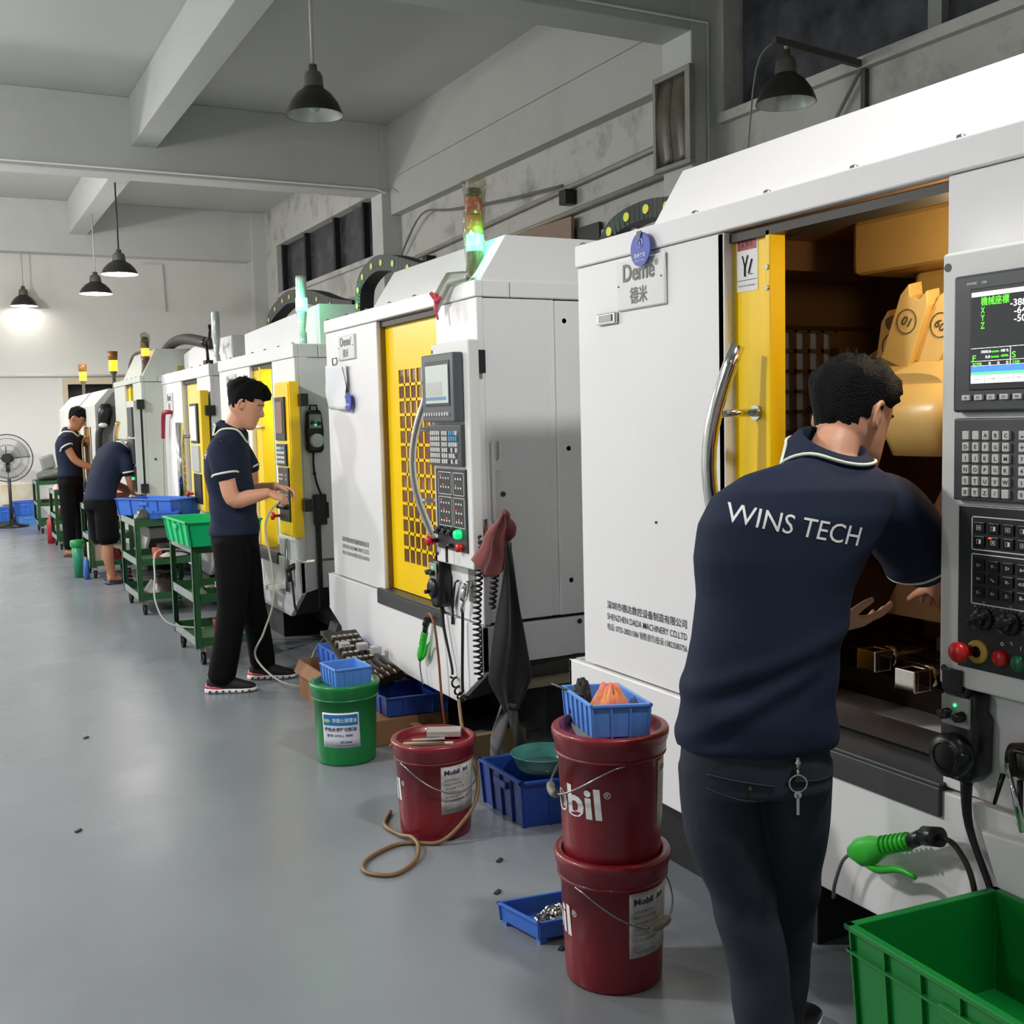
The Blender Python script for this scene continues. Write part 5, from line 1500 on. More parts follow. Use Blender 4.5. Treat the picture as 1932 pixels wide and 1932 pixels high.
# small box on the green pail
bin_('parts_tray', (1.497, 4.535, 0.335), (0.16, -0.003, 0), (-0.006, 0.19, 0), 0.088, BLUEL, 'light blue tray with small parts on the green pail', wall=0.003, rim=0.006, ribs=(4, 5), grip=False)
for i, (px_, py_) in enumerate(((1.55, 4.61), (1.585, 4.65), (1.545, 4.67))):
    tag(obj('round_part', MB().lathe([(0.012, 0), (0.024, 0.004), (0.026, 0.02), (0.02, 0.03), (0.012, 0.03)], (px_, py_, 0.343), 20), CHROME), 'shiny turned metal ring in the tray on the green pail', 'ring', 'shiny rings in the small blue tray')
# tray of chips on the floor
bin_('parts_tray', (1.447, 2.655, 0.0), (0.32, -0.05, 0), (-0.035, 0.175, 0), 0.066, BLUE, 'shallow blue tray of shiny metal nuts on the floor beside the pails', wall=0.004, rim=0.007, ribs=(1, 1), feet=True, grip=False)
nuts = MB()
rnd = random.Random(5)
for i in range(330):
    a = rnd.random() * 6.28; r_ = math.sqrt(rnd.random())
    x = 1.552 + 0.085 * r_ * math.cos(a); y = 2.722 + 0.055 * r_ * math.sin(a)
    z = 0.018 + 0.05 * (1 - r_ ** 2) * rnd.random() ** 0.4
    d = V((rnd.uniform(-1, 1), rnd.uniform(-1, 1), rnd.uniform(-1, 1))).normalized()
    nuts.cyl(V((x, y, z)), V((x, y, z)) + d * rnd.uniform(0.004, 0.009), rnd.uniform(0.004, 0.007), n=6, smooth=False)
nuts.lathe([(0, 0.05), (0.05, 0.03), (0.085, 0.014), (0, 0.013)], (1.552, 2.722, 0), 20)
o = tag(obj('metal_nuts', nuts, mat('bright_nuts', (200, 200, 196), 0.18, 1.0, noise=0.6, nscale=60)), 'heap of shiny small metal parts in the shallow blue tray', 'metal parts')
o['kind'] = 'stuff'
# deep blue crate with a green basin
bin_('storage_crate', (1.828, 3.455, 0.0), (0.40, -0.085, 0), (0.0, 0.34, 0), 0.175, BLUED, 'deep blue crate on the floor between the red pails', wall=0.005, rim=0.012, ribs=(4, 4))
bs = thing('basin', 'translucent green plastic basin resting on the deep blue crate', 'basin', (2.0, 3.60, 0.15))
obj('bowl', MB().lathe([(0.0, 0.0), (0.085, 0.0), (0.10, 0.015), (0.125, 0.07), (0.128, 0.072), (0.124, 0.074), (0.097, 0.018), (0.083, 0.005), (0, 0.005)], n=48), mat('translucent_green', (70, 150, 136), 0.15, alpha=0.55, coat=0.6), bs)
obj('water', MB().lathe([(0, 0.008), (0.09, 0.008), (0.10, 0.022), (0, 0.022)], n=32), mat('murky_water', (120, 140, 130), 0.05, alpha=0.7), bs)
# big green crate at lower right, on a low trolley
bin_('stacking_crate', (1.565, 1.567, 0.262), (0.375, -0.035, 0), (-0.035, -0.56, 0), 0.215, CRG, 'large open green crate at the lower right corner', wall=0.006, rim=0.012, ribs=(4, 6), taper=0.05)
cr_ = [o for o in bpy.data.objects if o.name.startswith('stacking_crate')][0]
bnd = MB()
for (p, q, n) in (((0, 0), (0.375, -0.035), (0.09, 1)), ((0, 0), (-0.035, -0.56), (-1, 0.06))):
    P_, Q_, n_ = V((p[0], p[1], 0.162)), V((q[0], q[1], 0.162)), V((n[0], n[1], 0)).normalized()
    d_ = (Q_ - P_).normalized()
    bnd.obox((P_ + Q_) / 2 + n_ * 0.002, (Q_ - P_) / 2 + d_ * 0.008, n_ * 0.008, V((0, 0, 0.0025)))
obj('crate_band', bnd, CRG, cr_)
tr = thing('low_trolley', 'low dark trolley under the large green crate', 'trolley', (1.74, 1.27, 0))
obj('platform', MB().box((-0.2, -0.3, 0.235), (0.2, 0.26, 0.26)), UNDER, tr)
for sx in (-1, 1):
    for sy in (-0.27, 0.23):
        obj('leg', MB().box((sx * 0.18 - 0.015, sy - 0.015, 0), (sx * 0.18 + 0.015, sy + 0.015, 0.235)), UNDER, tr)
bits = mat('dark_speck', (40, 38, 36), 0.7)
for i, (x, y) in enumerate(((1.78, 2.64), (1.49, 2.60), (1.62, 3.24), (1.50, 3.02), (0.58, 5.6), (0.40, 4.3))):
    tag(obj('metal_chip', MB().obox((x, y, 0.004), (0.011, 0.006, 0.002), (-0.003, 0.006, 0), (0, 0, 0.003)), bits), 'dark metal chip lying loose on the grey floor', 'chip', 'loose chips on the floor')

# things between machines B and C: carton, pallet wood, blue trays, steel grating
CARD = mat('cardboard', (142, 102, 70), 0.8, noise=0.25, nscale=6, c2=(100, 70, 46))
cb = thing('cardboard_box', 'open brown cardboard box behind the green pail', 'box', (1.72, 5.15, 0))
cbm = MB().box((0, 0, 0.0), (0.006, 0.7, 0.2)).box((0.006, 0, 0), (0.4, 0.006, 0.2)).box((0.394, 0.006, 0), (0.4, 0.7, 0.2)).box((0.006, 0.694, 0), (0.394, 0.7, 0.2)).box((0.006, 0.006, 0), (0.394, 0.694, 0.006))
obj('box_body', cbm, CARD, cb)
obj('flap', MB().prism([(0, 0.02, 0.2), (-0.03, 0.02, 0.14), (-0.03, 0.68, 0.14), (0, 0.68, 0.2)], (-0.004, 0, 0.0)), CARD, cb)
obj('tape_tab', MB().box((-0.04, 0.18, 0.15), (-0.003, 0.26, 0.16)), mat('tape_white', (210, 204, 190), 0.6), cb)
tag(obj('cardboard_box', MB().box((1.72, 4.70, 0.0), (2.1, 5.08, 0.12)), CARD, None, 0.004), 'flat brown carton behind the green pail beside the pallet wood', 'box')
tag(obj('wooden_board', MB().box((1.88, 4.30, 0.0), (1.92, 4.66, 0.10)).box((1.92, 4.30, 0.0), (2.3, 4.34, 0.10)), mat('pallet_wood', (150, 122, 84), 0.7, noise=0.4, nscale=6, c2=(104, 78, 50))), 'pale pallet board standing on edge under the middle machine', 'board')
bin_('parts_tray', (1.80, 4.72, 0.125), (0.29, -0.04, 0), (-0.02, 0.32, 0), 0.09, BLUED, 'deep blue tray on the flat carton under the steel grating', wall=0.004, rim=0.008, ribs=(4, 4), grip=False)
bin_('parts_tray', (1.80, 5.40, 0.205), (0.24, 0.0, 0), (0, 0.34, 0), 0.09, BLUE, 'blue tray sunk in the open cardboard box', wall=0.004, rim=0.008, ribs=(3, 4), grip=False)
gr = thing('steel_rack', 'perforated steel rack piled on trays beside the middle machine', 'rack', (1.80, 4.95, 0.24))
gm = MB()
for i in range(8):
    for j in range(5):
        gm.obox((-0.01 + j * 0.03, 0.10 + i * 0.055, 0.015 + i * 0.018), (0.011, 0, 0), (0, 0.010, 0.003), (0, -0.003, 0.008))
obj('perforated_plate', gm, mat('grating_steel', (180, 178, 168), 0.3, 0.9), gr)
obj('plate_body', MB().obox((0.05, 0.30, 0.06), (0.09, 0, 0), (0, 0.27, 0.085), (0, -0.004, 0.012)), DKSTEEL, gr, 0.003)
cyg = MB()
for k in range(4):
    cyg.cyl((0.0 + k * 0.035, -0.14, 0.03 + 0.008 * k), (0.0 + k * 0.035, 0.10, 0.06 + 0.008 * k), 0.022, n=12)
obj('round_bars', cyg, DKSTEEL, gr)
for i, (a, b, c) in enumerate(((1.79, 5.32, 0.335), (1.86, 5.25, 0.335), (1.90, 5.16, 0.33))):
    tag(obj('metal_block', MB().box((a, b, c), (a + 0.05, b + 0.05, c + 0.035)), MATS['milled_aluminium'], None, 0.003), 'small pale machined block lying by the steel rack', 'block', 'machined blocks by the rack')

# ------------------------------------------------------------------ hung rags, apron, air guns on the machines
t = thing('air_blow_gun', 'green air blow gun hanging on the middle machine apron', 'air gun', (1.955, 4.66, 0.44))


def airgun(t, s=1.0, flip=1, mtx=None):
    """pistol-type blow gun in its own frame: y along the body towards the nozzle, z up"""
    G = mat('air_gun_green', (52, 190, 50), 0.35)
    b = MB().loft([((0, -0.10 * s, 0.0), (0.012 * s, 0, 0), (0, 0, 0.012 * s)), ((0, -0.09 * s, 0), (0.014 * s, 0, 0), (0, 0, 0.015 * s)), ((0, -0.03 * s, -0.004), (0.013 * s, 0, 0), (0, 0, 0.016 * s)), ((0, 0.0, -0.006 * s), (0.018 * s, 0, 0), (0, 0, 0.026 * s)), ((0, 0.035 * s, -0.008 * s), (0.018 * s, 0, 0), (0, 0, 0.026 * s)), ((0, 0.06 * s, -0.006 * s), (0.010 * s, 0, 0), (0, 0, 0.012 * s))], 20)
    for k in range(6):
        b.cyl((0, (-0.092 + k * 0.012) * s, 0), (0, (-0.088 + k * 0.012) * s, 0), 0.0168 * s, n=18)
    o = obj('gun_body', b, G, t)
    l = MB().tube([(0, 0.03 * s, -0.03 * s), (0, 0.0, -0.042 * s), (0, -0.05 * s, -0.045 * s), (0, -0.085 * s, -0.062 * s)], [0.005 * s, 0.008 * s, 0.007 * s, 0.004 * s], 8, 4)
    l2 = obj('trigger_lever', l, G, t)
    n = obj('nozzle_tube', MB().tube([(0, 0.055 * s, -0.006 * s), (0, 0.09 * s, -0.02 * s), (0, 0.13 * s, -0.06 * s), (0, 0.145 * s, -0.085 * s)], 0.0035 * s, 8, 4), mat('nozzle_grey', (120, 122, 120), 0.3, 0.8), t)
    c = obj('coupler', MB().cyl((0, -0.10 * s, 0), (0, -0.135 * s, 0.006 * s), 0.013 * s, n=14).cyl((0, -0.135 * s, 0.006 * s), (0, -0.17 * s, 0.0), 0.017 * s, n=14), mat('dark_metal', (60, 62, 62), 0.3, 0.7), t)
    for q in (o, l2, n, c):
        if mtx is not None:
            q.data.transform(mtx)


airgun(t, 1.0, mtx=Matrix.Rotation(math.radians(-62), 4, 'X'))
obj('air_hose', MB().tube([(0.0, -0.08, 0.175), (-0.005, -0.13, 0.18), (-0.01, -0.18, 0.14), (-0.01, -0.215, 0.0), (-0.005, -0.23, -0.2), (0.02, -0.235, -0.42)], 0.006, 8, 6), mat('amber_air_hose', (130, 70, 36), 0.3, coat=0.5), t)
t = thing('air_blow_gun', 'green air blow gun hanging below the nearest machine sill', 'air gun', (1.935, 1.875, 0.455))
airgun(t, 1.3, mtx=Matrix.Rotation(math.radians(-24), 4, 'X'))
obj('air_hose', MB().tube([(0, -0.20, 0.09), (0.0, -0.24, 0.085), (0.0, -0.28, 0.04), (0.0, -0.30, -0.03), (0.0, -0.31, -0.12), (0.0, -0.33, -0.22)], 0.0065, 8, 6), mat('dark_air_hose', (58, 40, 26), 0.35), t)
t.children[3].data.transform(Matrix.Translation((0, 0, 0)))
# red cloth and black apron on the corner of machine B
RC = mat('dusty_red_cloth', (132, 70, 68), 0.85, sheen=0.3, bump=0.25, bscale=60)


def redcloth(a, b):
    # bunched on the bracket at the top, hanging as a fan of folds in front of the side panel
    th = (a - 0.5) * 2
    lobe = 0.145 * b ** 0.75
    low = 0.21 * b * (0.55 + 0.45 * math.cos(th * 2.3 + 0.9)) + 0.05 * b
    x = 2.022 + th * lobe * (0.9 if th < 0 else 0.55) + 0.006 * math.sin(b * 11)
    y = 3.955 - 0.022 * math.sin(a * 17) * (0.4 + b) - 0.03 * (1 - b)
    z = 1.115 - low + 0.016 * math.sin(a * 8) * (1 - b)
    return (x, y, z)


rag('red_cloth', redcloth, RC, 'dusty red cloth bunched over the bracket at the middle machine corner', 40, 24, 0.004)


BLKC = mat('black_apron_cloth', (24, 24, 27), 0.75, sheen=0.2, bump=0.15, bscale=50)


def apron(a, b):
    x = a - 0.5
    wd = 0.018 + 0.165 * min(1, b / 0.8) ** 1.1 * (1 if b < 0.82 else 1 - 0.75 * ((b - 0.82) / 0.18))
    fold = 0.016 * math.sin(a * 9 + 3 * b + 0.6) * min(1, b * 2) + 0.008 * math.sin(a * 5 - b * 7)
    return (2.028 - 0.02 * b + x * wd, 3.905 + fold - 0.02 * b, 1.0 - 0.68 * b)


o = rag('black_apron', apron, BLKC, 'black cloth apron hanging down the corner of the middle machine', 40, 40, 0.004)


def straps(k):
    def f(a, b):
        return (2.0 + 0.02 * k + (a - 0.5) * (0.03 + 0.06 * b) + 0.05 * k * b, 3.89 + 0.02 * math.sin(b * 7 + a * 5 + k), 0.345 - 0.30 * b)
    return f


for k, lb in ((-1, 'left grey strap end trailing below the black apron'), (1, 'right grey strap end trailing below the black apron')):
    rag('grey_cloth_strip', straps(k), mat('grey_strap_cloth', (92, 92, 90), 0.8, bump=0.2, bscale=40), lb, 8, 16, 0.004)
# white glove on machine B roof edge
GLV = mat('grey_glove_cloth', (168, 172, 160), 0.85, sheen=0.2, bump=0.2, bscale=90)
gv = thing('work_glove', 'grey knitted glove with red cuff lying on the middle machine roof edge', 'glove', (1.99, 4.30, 2.06))


def glove(a, b):
    th = a * 2 * PI
    r = 0.03 + 0.03 * b
    drop = -0.10 * max(0, b - 0.55) ** 1.1 * 2.2
    return (-0.005 - 0.03 * b + 0.01 * math.sin(th * 3), -0.16 + 0.24 * b + 0.3 * r * math.cos(th) * 0.6, 0.022 + 0.018 * math.sin(th) * (1 + b) + drop)


obj('glove_body', MB().grid(glove, 20, 16), GLV, gv)
obj('cuff', MB().tube([(-0.04, 0.02, -0.05), (-0.045, 0.05, -0.06), (-0.04, 0.075, -0.03), (-0.03, 0.09, -0.05), (-0.045, 0.11, -0.02)], 0.009, 8, 4).tube([(-0.045, 0.06, -0.05), (-0.05, 0.045, -0.11), (-0.045, 0.04, -0.14)], [0.009, 0.004], 8, 4), mat('red_cuff', (186, 60, 78), 0.8), gv)
# blue round tags and paper
TAG = mat('tag_blue', (44, 66, 168), 0.4)
t = thing('round_tag', 'blue round tag hanging over the nearest machine nameplate', 'tag', (1.975, 2.865, 2.015))
obj('disc', MB().cyl((0, 0, -0.01), (-0.004, 0, -0.01), 0.052, n=40), TAG, t, label='blue disc')
tg = MB().text('設备状态', (-0.0055, 0.03, -0.035), FR, UP, 0.014, 0.06, bold=0.02).text('MACHINE', (-0.0055, 0.025, -0.047), FR, UP, 0.006, 0.05)
rr = [(-0.0055, 0.014 * math.cos(k * PI / 10), 0.008 + 0.014 * math.sin(k * PI / 10)) for k in range(21)]
tg.tube(rr, 0.001, 4).bar((-0.0055, 0, 0.0), (-0.0055, 0, 0.016), 0.001, 0.005, (1, 0, 0))
obj('tag_print', tg, mat('tag_print', (210, 218, 240), 0.5), t)
obj('notch', MB().prism([(-0.006, 0.014, 0.045), (-0.006, -0.014, 0.045), (-0.006, 0.0, 0.012)], (-0.002, 0, 0)), mat('tag_notch', (96, 110, 106), 0.5), t)
t = thing('paper_sheet', 'white paper sheet clipped on the middle machine front', 'paper', (1.985, 5.80, 1.79))


def sheet(a, b):
    return (-0.004 - 0.012 * math.sin(a * 5 + b * 4) * b, 0.17 - 0.34 * a + 0.006 * math.sin(b * 12), 0.02 - 0.24 * b - 0.012 * a)


obj('paper', MB().grid(sheet, 12, 12, True, 0.0015), mat('white_paper', (224, 226, 228), 0.7), t)
obj('binder_clip', MB().tube([(-0.012, 0.03, 0.05), (-0.014, -0.05, 0.05), (-0.014, -0.055, 0.02), (-0.012, 0.025, 0.015), (-0.012, 0.03, 0.05)], 0.003, 6), BLACK, t)
t = thing('round_tag', 'small blue round tag hanging by the paper on the middle machine', 'tag', (1.975, 5.60, 1.60))
obj('disc', MB().cyl((0, 0, 0), (-0.004, 0, 0), 0.05, n=32), TAG, t, label='blue disc')
obj('tag_string', MB().tube([(0, 0, 0.04), (0.0, 0.04, 0.12), (0.0, 0.08, 0.19)], 0.002, 5), BLACK, t)
obj('tag_print', MB().text('設备状态', (-0.0055, 0.03, -0.02), FR, UP, 0.014, 0.06, bold=0.02), mat('tag_print', (210, 218, 240), 0.5), t)
# lump of tools hanging on the near machine beneath its panel
t = thing('tool_magnet', 'dark magnet holding drill bits and a hex key below the near control panel', 'tools', (1.985, 1.455, 0.755))
obj('magnet', MB().loft([((-0.0, 0.08, 0), (0.02, 0, 0), (0, 0, 0.032)), ((0, 0.05, 0.0), (0.03, 0, 0), (0, 0, 0.04)), ((0, -0.08, 0.0), (0.03, 0, 0), (0, 0, 0.045)), ((0, -0.12, 0.0), (0.02, 0, 0), (0, 0, 0.03))], 14), mat('sooty_magnet', (40, 32, 28), 0.6, noise=0.6, nscale=30, c2=(80, 60, 50)), t)
obj('drill_bit', MB().tube([(-0.03, 0.075, -0.03), (-0.03, 0.095, -0.10)], [0.006, 0.004], 8), DKSTEEL, t)
obj('hex_key', MB().tube([(-0.045, -0.12, 0.04), (-0.045, 0.03, 0.035), (-0.045, 0.04, 0.03), (-0.045, 0.035, -0.02)], 0.006, 6), BLACK, t)
obj('punch', MB().cyl((-0.035, 0.03, -0.03), (-0.035, 0.028, -0.125), 0.006, n=8), BLACK, t)
obj('drill_bit', MB().tube([(-0.05, 0.05, 0.005), (-0.05, 0.01, -0.13)], [0.004, 0.007], 8), CHROME, t, label='bright drill bit')


# ------------------------------------------------------------------ green trolleys
def cart(x, y, W, L, H, label, wear=GREENM):
    t = thing('tool_trolley', label, 'trolley', (x, y, 0), 0, 'green tool trolleys along the machines')
    p = 0.038
    for i, (cx, cy, sx, sy) in enumerate(((0, 0, 1, 1), (W, 0, -1, 1), (W, L, -1, -1), (0, L, 1, -1))):
        m = MB()
        m.box((cx, cy, 0.11), (cx + sx * p, cy + sy * 0.004, H)).box((cx, cy, 0.11), (cx + sx * 0.004, cy + sy * p, H))
        obj('post', m, wear, t)
    for zz in (0.12, H * 0.52, H - 0.055):
        m = MB()
        m.box((0.004, 0.004, zz), (W - 0.004, L - 0.004, zz + 0.004))
        m.box((0.004, 0.0042, zz), (W - 0.004, 0.008, zz + 0.055)).box((0.004, L - 0.008, zz), (W - 0.004, L - 0.0042, zz + 0.055))
        m.mi = 1
        m.box((0.0042, 0.008, zz), (0.008, L - 0.008, zz + 0.055)).box((W - 0.008, 0.008, zz), (W - 0.0042, L - 0.008, zz + 0.055))
        obj('shelf', m, [wear, GALV], t)
    for cx, cy in ((0.05, 0.05), (W - 0.05, 0.05), (W - 0.05, L - 0.05), (0.05, L - 0.05)):
        m = MB().cyl((cx - 0.012, cy, 0.038), (cx + 0.012, cy, 0.038), 0.038, n=20)
        c = obj('caster', m, RUB, t)
        obj('caster_fork', MB().box((cx - 0.02, cy - 0.015, 0.03), (cx - 0.015, cy + 0.015, 0.11)).box((cx + 0.015, cy - 0.015, 0.03), (cx + 0.02, cy + 0.015, 0.11)).box((cx - 0.02, cy - 0.02, 0.10), (cx + 0.02, cy + 0.02, 0.12)), STEEL, c)
    return t


cart(1.385, 6.90, 0.42, 0.72, 0.76, 'green tool trolley under the bright green tub, beside the standing worker')
cart(1.385, 9.02, 0.50, 0.78, 0.76, 'green tool trolley carrying the long blue bin')
cart(1.33, 11.55, 0.42, 0.55, 0.73, 'green tool trolley with the pink basin, before the bending worker')
cart(1.31, 14.55, 0.30, 0.7, 0.73, 'green tool trolley behind the far standing worker')
cart(1.30, 17.0, 0.46, 0.7, 0.75, 'green tool trolley furthest away, next to the fan')
# loads of the first trolley
bin_('green_tub', (1.335, 6.76, 0.76), (0.44, -0.02, 0), (-0.02, 0.60, 0), 0.155, TUBG, 'bright green ribbed tub on the nearest green trolley', ribs=(3, 4), taper=0.14, rim=0.014)
t = thing('machined_part', 'shiny machined steel part with yellow block on the nearest trolley shelf', 'part', (1.60, 7.05, 0.399))
obj('steel_body', MB().cyl((0, 0, 0), (0, 0, 0.10), 0.05, n=20).box((-0.1, 0.0, 0), (0.1, 0.1, 0.07)), MATS['shiny_steel'], t, 0.004)
obj('yellow_block', MB().obox((0.09, -0.03, 0.13), (0.03, 0, 0.015), (0, 0.03, 0), (-0.015, 0, 0.03)), mat('yellow_block', (220, 206, 50), 0.5), t, 0.003)
tag(obj('round_part', MB().sphere((1.50, 6.96, 0.421), 0.022, n=12), CHROME), 'small shiny ball part on the middle shelf of the nearest trolley', 'part')
tag(obj('red_container', MB().lathe([(0, 0), (0.085, 0), (0.095, 0.13), (0.09, 0.14), (0, 0.14)], (1.62, 7.05, 0.126), 24), mat('dark_red_tub', (150, 12, 24), 0.4)), 'dark red container on the bottom shelf of the nearest trolley', 'container')
tag(obj('white_air_hose', MB().tube([(1.60, 7.66, 0.62), (1.32, 7.66, 0.66), (1.26, 7.5, 0.5), (1.24, 7.4, 0.35), (1.30, 7.3, 0.22), (1.50, 7.2, 0.18)], 0.006, 8, 6), mat('white_hose', (190, 190, 184), 0.4)), 'white air hose looping out of the nearest trolley', 'hose')
tag(obj('white_air_hose', MB().tube([(1.705, 6.02, 1.06), (1.66, 6.04, 1.02), (1.625, 6.06, 0.92), (1.645, 6.04, 0.7), (1.645, 6.04, 0.5), (1.60, 6.10, 0.32), (1.56, 6.15, 0.18), (1.66, 6.02, 0.05), (1.82, 5.92, 0.012), (1.90, 5.93, 0.012), (1.86, 6.1, 0.05), (1.95, 6.3, 0.13), (2.06, 6.42, 0.19)], 0.006, 8, 8), mat('clear_hose', (176, 176, 160), 0.25)), 'clear air hose dropping from the worker hand to the floor by machine', 'hose')
# loads of the second trolley
bin_('storage_crate', (1.34, 9.62, 0.765), (0.34, -0.54, 0), (0.27, 0.17, 0), 0.14, BLUE, 'long blue bin resting across the second green trolley', ribs=(4, 3), taper=0.1, rim=0.012)
bin_('parts_tray', (1.50, 9.0, 0.765), (0.20, -0.06, 0), (0.05, 0.16, 0), 0.05, BLUE, 'shallow blue tray at the front of the second trolley top', wall=0.004, ribs=(3, 2), grip=False)
rag('plastic_bag', heap((1.45, 9.09, 0.765), 0.06, 0.05, 0.07, 11), mat('grey_bag', (84, 92, 82), 0.25, alpha=0.9, coat=0.5), 'dull green plastic bag on the front edge of the second trolley', 24, 10, 0.002, 'bag')
tag(obj('steel_tray', MB().box((1.50, 9.08, 0.60), (1.85, 9.5, 0.695)), mat('grey_tray', (96, 98, 98), 0.4, 0.5), None, 0.01), 'grey metal tray under the top shelf of the second trolley', 'tray')
tag(obj('orange_box', MB().box((1.55, 9.12, 0.40), (1.60, 9.3, 0.51)), mat('orange_red', (196, 74, 60), 0.5), None, 0.004), 'orange red box standing on the second trolley middle shelf', 'box')
tag(obj('dark_toolbox', MB().box((1.62, 9.14, 0.40), (1.84, 9.5, 0.52)), UNDER, None, 0.01), 'black toolbox beside the orange box on the second trolley', 'box')
rag('white_cloth', heap((1.66, 9.04, 0.456), 0.10, 0.05, 0.02, 4), mat('white_cloth', (206, 206, 200), 0.8), 'white cloth lying on the middle shelf edge of the second trolley', 20, 8)
rag('plastic_bag', heap((1.62, 9.3, 0.128), 0.17, 0.2, 0.15, 21), mat('brown_bag', (70, 62, 54), 0.4, alpha=0.95), 'dark plastic bag filling the bottom shelf of the second trolley', 24, 10, 0.002, 'bag')
# third trolley
t = thing('basin', 'pink plastic basin on top of the third trolley', 'basin', (1.55, 11.62, 0.73))
obj('bowl', MB().lathe([(0, 0), (0.15, 0), (0.16, 0.01), (0.215, 0.11), (0.235, 0.115), (0.235, 0.122), (0.21, 0.12), (0.155, 0.014), (0, 0.008)], n=40), mat('pink_plastic', (222, 146, 134), 0.4), t)
for i, (x, y, z, c, lb, r_) in enumerate(((1.60, 11.72, 0.39, (214, 218, 220), 'bright plastic bag on the middle shelf of the third trolley', 0.11), (1.60, 11.74, 0.47, (200, 206, 206), 'smaller plastic bag piled above the bright bag on the third trolley', 0.07))):
    rag('plastic_bag', heap((x, y, z), r_, r_, 0.10, 30 + i), mat('white_bag' + str(i), c, 0.2, coat=0.5), lb, 20, 8, 0.002, 'bag')
bin_('parts_tray', (1.35, 11.60, 0.39), (0.15, 0, 0), (0, 0.3, 0), 0.06, BLUE, 'blue tray on the middle shelf of the third trolley', ribs=(3, 3), grip=False)
t = thing('pressure_cooker_box', 'cream box with dark red bundle on the bottom shelf of the third trolley', 'box', (1.41, 11.6, 0.128))
obj('box_body', MB().box((-0.05, 0, 0), (0.28, 0.04, 0.2)).box((-0.05, 0.04, 0), (-0.02, 0.4, 0.2)).box((0.25, 0.04, 0), (0.28, 0.4, 0.2)), mat('cream_box', (206, 196, 178), 0.6), t)
t.name = 'cream_box'
rag('dark_red_bundle', heap((1.56, 11.575, 0.13), 0.10, 0.018, 0.15, 51), mat('dark_red_bundle', (96, 18, 26), 0.6), 'dark red bundle on the bottom shelf of the third trolley', 20, 8)
rag('dark_cloth', heap((1.42, 11.98, 0.735), 0.06, 0.09, 0.08, 52), mat('maroon_cloth', (66, 40, 38), 0.7), 'maroon cloth draped at the far corner of the third trolley', 20, 8)
t = thing('slim_bin', 'tall green bin standing before the third trolley', 'bin', (1.24, 11.75, 0))
obj('bin_body', MB().lathe([(0, 0), (0.04, 0), (0.058, 0.36), (0, 0.36)], n=24), mat('teal_bin', (40, 150, 110), 0.35, alpha=0.85), t)
obj('rim', MB().lathe([(0.062, 0.31), (0.068, 0.32), (0.068, 0.37), (0.055, 0.38), (0, 0.38)], n=24), mat('green_rim', (30, 140, 70), 0.4), t)
tag(obj('blue_bottle', MB().lathe([(0, 0), (0.026, 0), (0.026, 0.18), (0.012, 0.2), (0.012, 0.22), (0, 0.22)], (1.295, 11.55, 0), 16), mat('blue_bottle', (50, 110, 190), 0.3)), 'blue bottle standing on the floor beside the tall green bin', 'bottle')
# fourth trolley and its things
bin_('storage_crate', (1.36, 14.0, 0.73), (0.23, 0, 0), (0, 0.30, 0), 0.17, BLUE, 'blue crate behind the far standing worker', ribs=(3, 3))
t = thing('support_shelf', 'grey machine shelf holding the blue crate behind the worker', 'shelf', (1.36, 13.98, 0))
obj('shelf_top', MB().box((0, 0, 0.70), (0.24, 0.38, 0.73)), GALV, t)
for (a, b) in ((0.01, 0.01), (0.20, 0.01), (0.01, 0.34), (0.20, 0.34)):
    obj('leg', MB().box((a, b, 0), (a + 0.03, b + 0.03, 0.70)), GREENM, t)
rag('pink_cloth', heap((1.36, 14.75, 0.735), 0.05, 0.08, 0.06, 61), mat('pale_pink_cloth', (224, 176, 176), 0.8), 'pale pink cloth on the corner of the fourth trolley', 16, 8)
tag(obj('red_can', MB().lathe([(0, 0), (0.05, 0), (0.05, 0.3), (0.02, 0.34), (0.02, 0.37), (0, 0.37)], (1.33, 15.5, 0), 20), mat('red_can', (170, 34, 50), 0.35)), 'red cylinder standing on the floor between the far trolleys', 'cylinder')
tag(obj('red_box', MB().box((1.36, 14.62, 0.385), (1.56, 14.9, 0.5)), mat('brick_red', (120, 50, 36), 0.6), None, 0.01), 'brick red box on the middle shelf of the fourth trolley', 'box')
# fifth trolley: dark machine parts
t = thing('motor_part', 'grey rounded machine parts heaped on the furthest trolley', 'part', (1.52, 17.3, 0.75))
obj('housing', MB().loft([((-0.18, 0, 0.05), (0, 0.15, 0), (0, 0, 0.05)), ((-0.1, 0, 0.07), (0, 0.2, 0), (0, 0, 0.08)), ((0.2, 0, 0.10), (0, 0.2, 0), (0, 0, 0.1)), ((0.26, 0, 0.08), (0, 0.15, 0), (0, 0, 0.06))], 18), mat('grey_green_cast', (98, 104, 96), 0.4, noise=0.3), t)
obj('round_lid', MB().obox((-0.03, 0.0, 0.26), (0.09, 0, 0.03), (0, 0.06, 0), (-0.02, 0, 0.10)), mat('pale_cast', (140, 142, 138), 0.35), t, 0.03)
tag(obj('brown_tool', MB().box((1.36, 17.1, 0.40), (1.56, 17.3, 0.48)), mat('brown_tool', (60, 34, 26), 0.5), None, 0.01), 'brown tool case on the middle shelf of the furthest trolley', 'case')

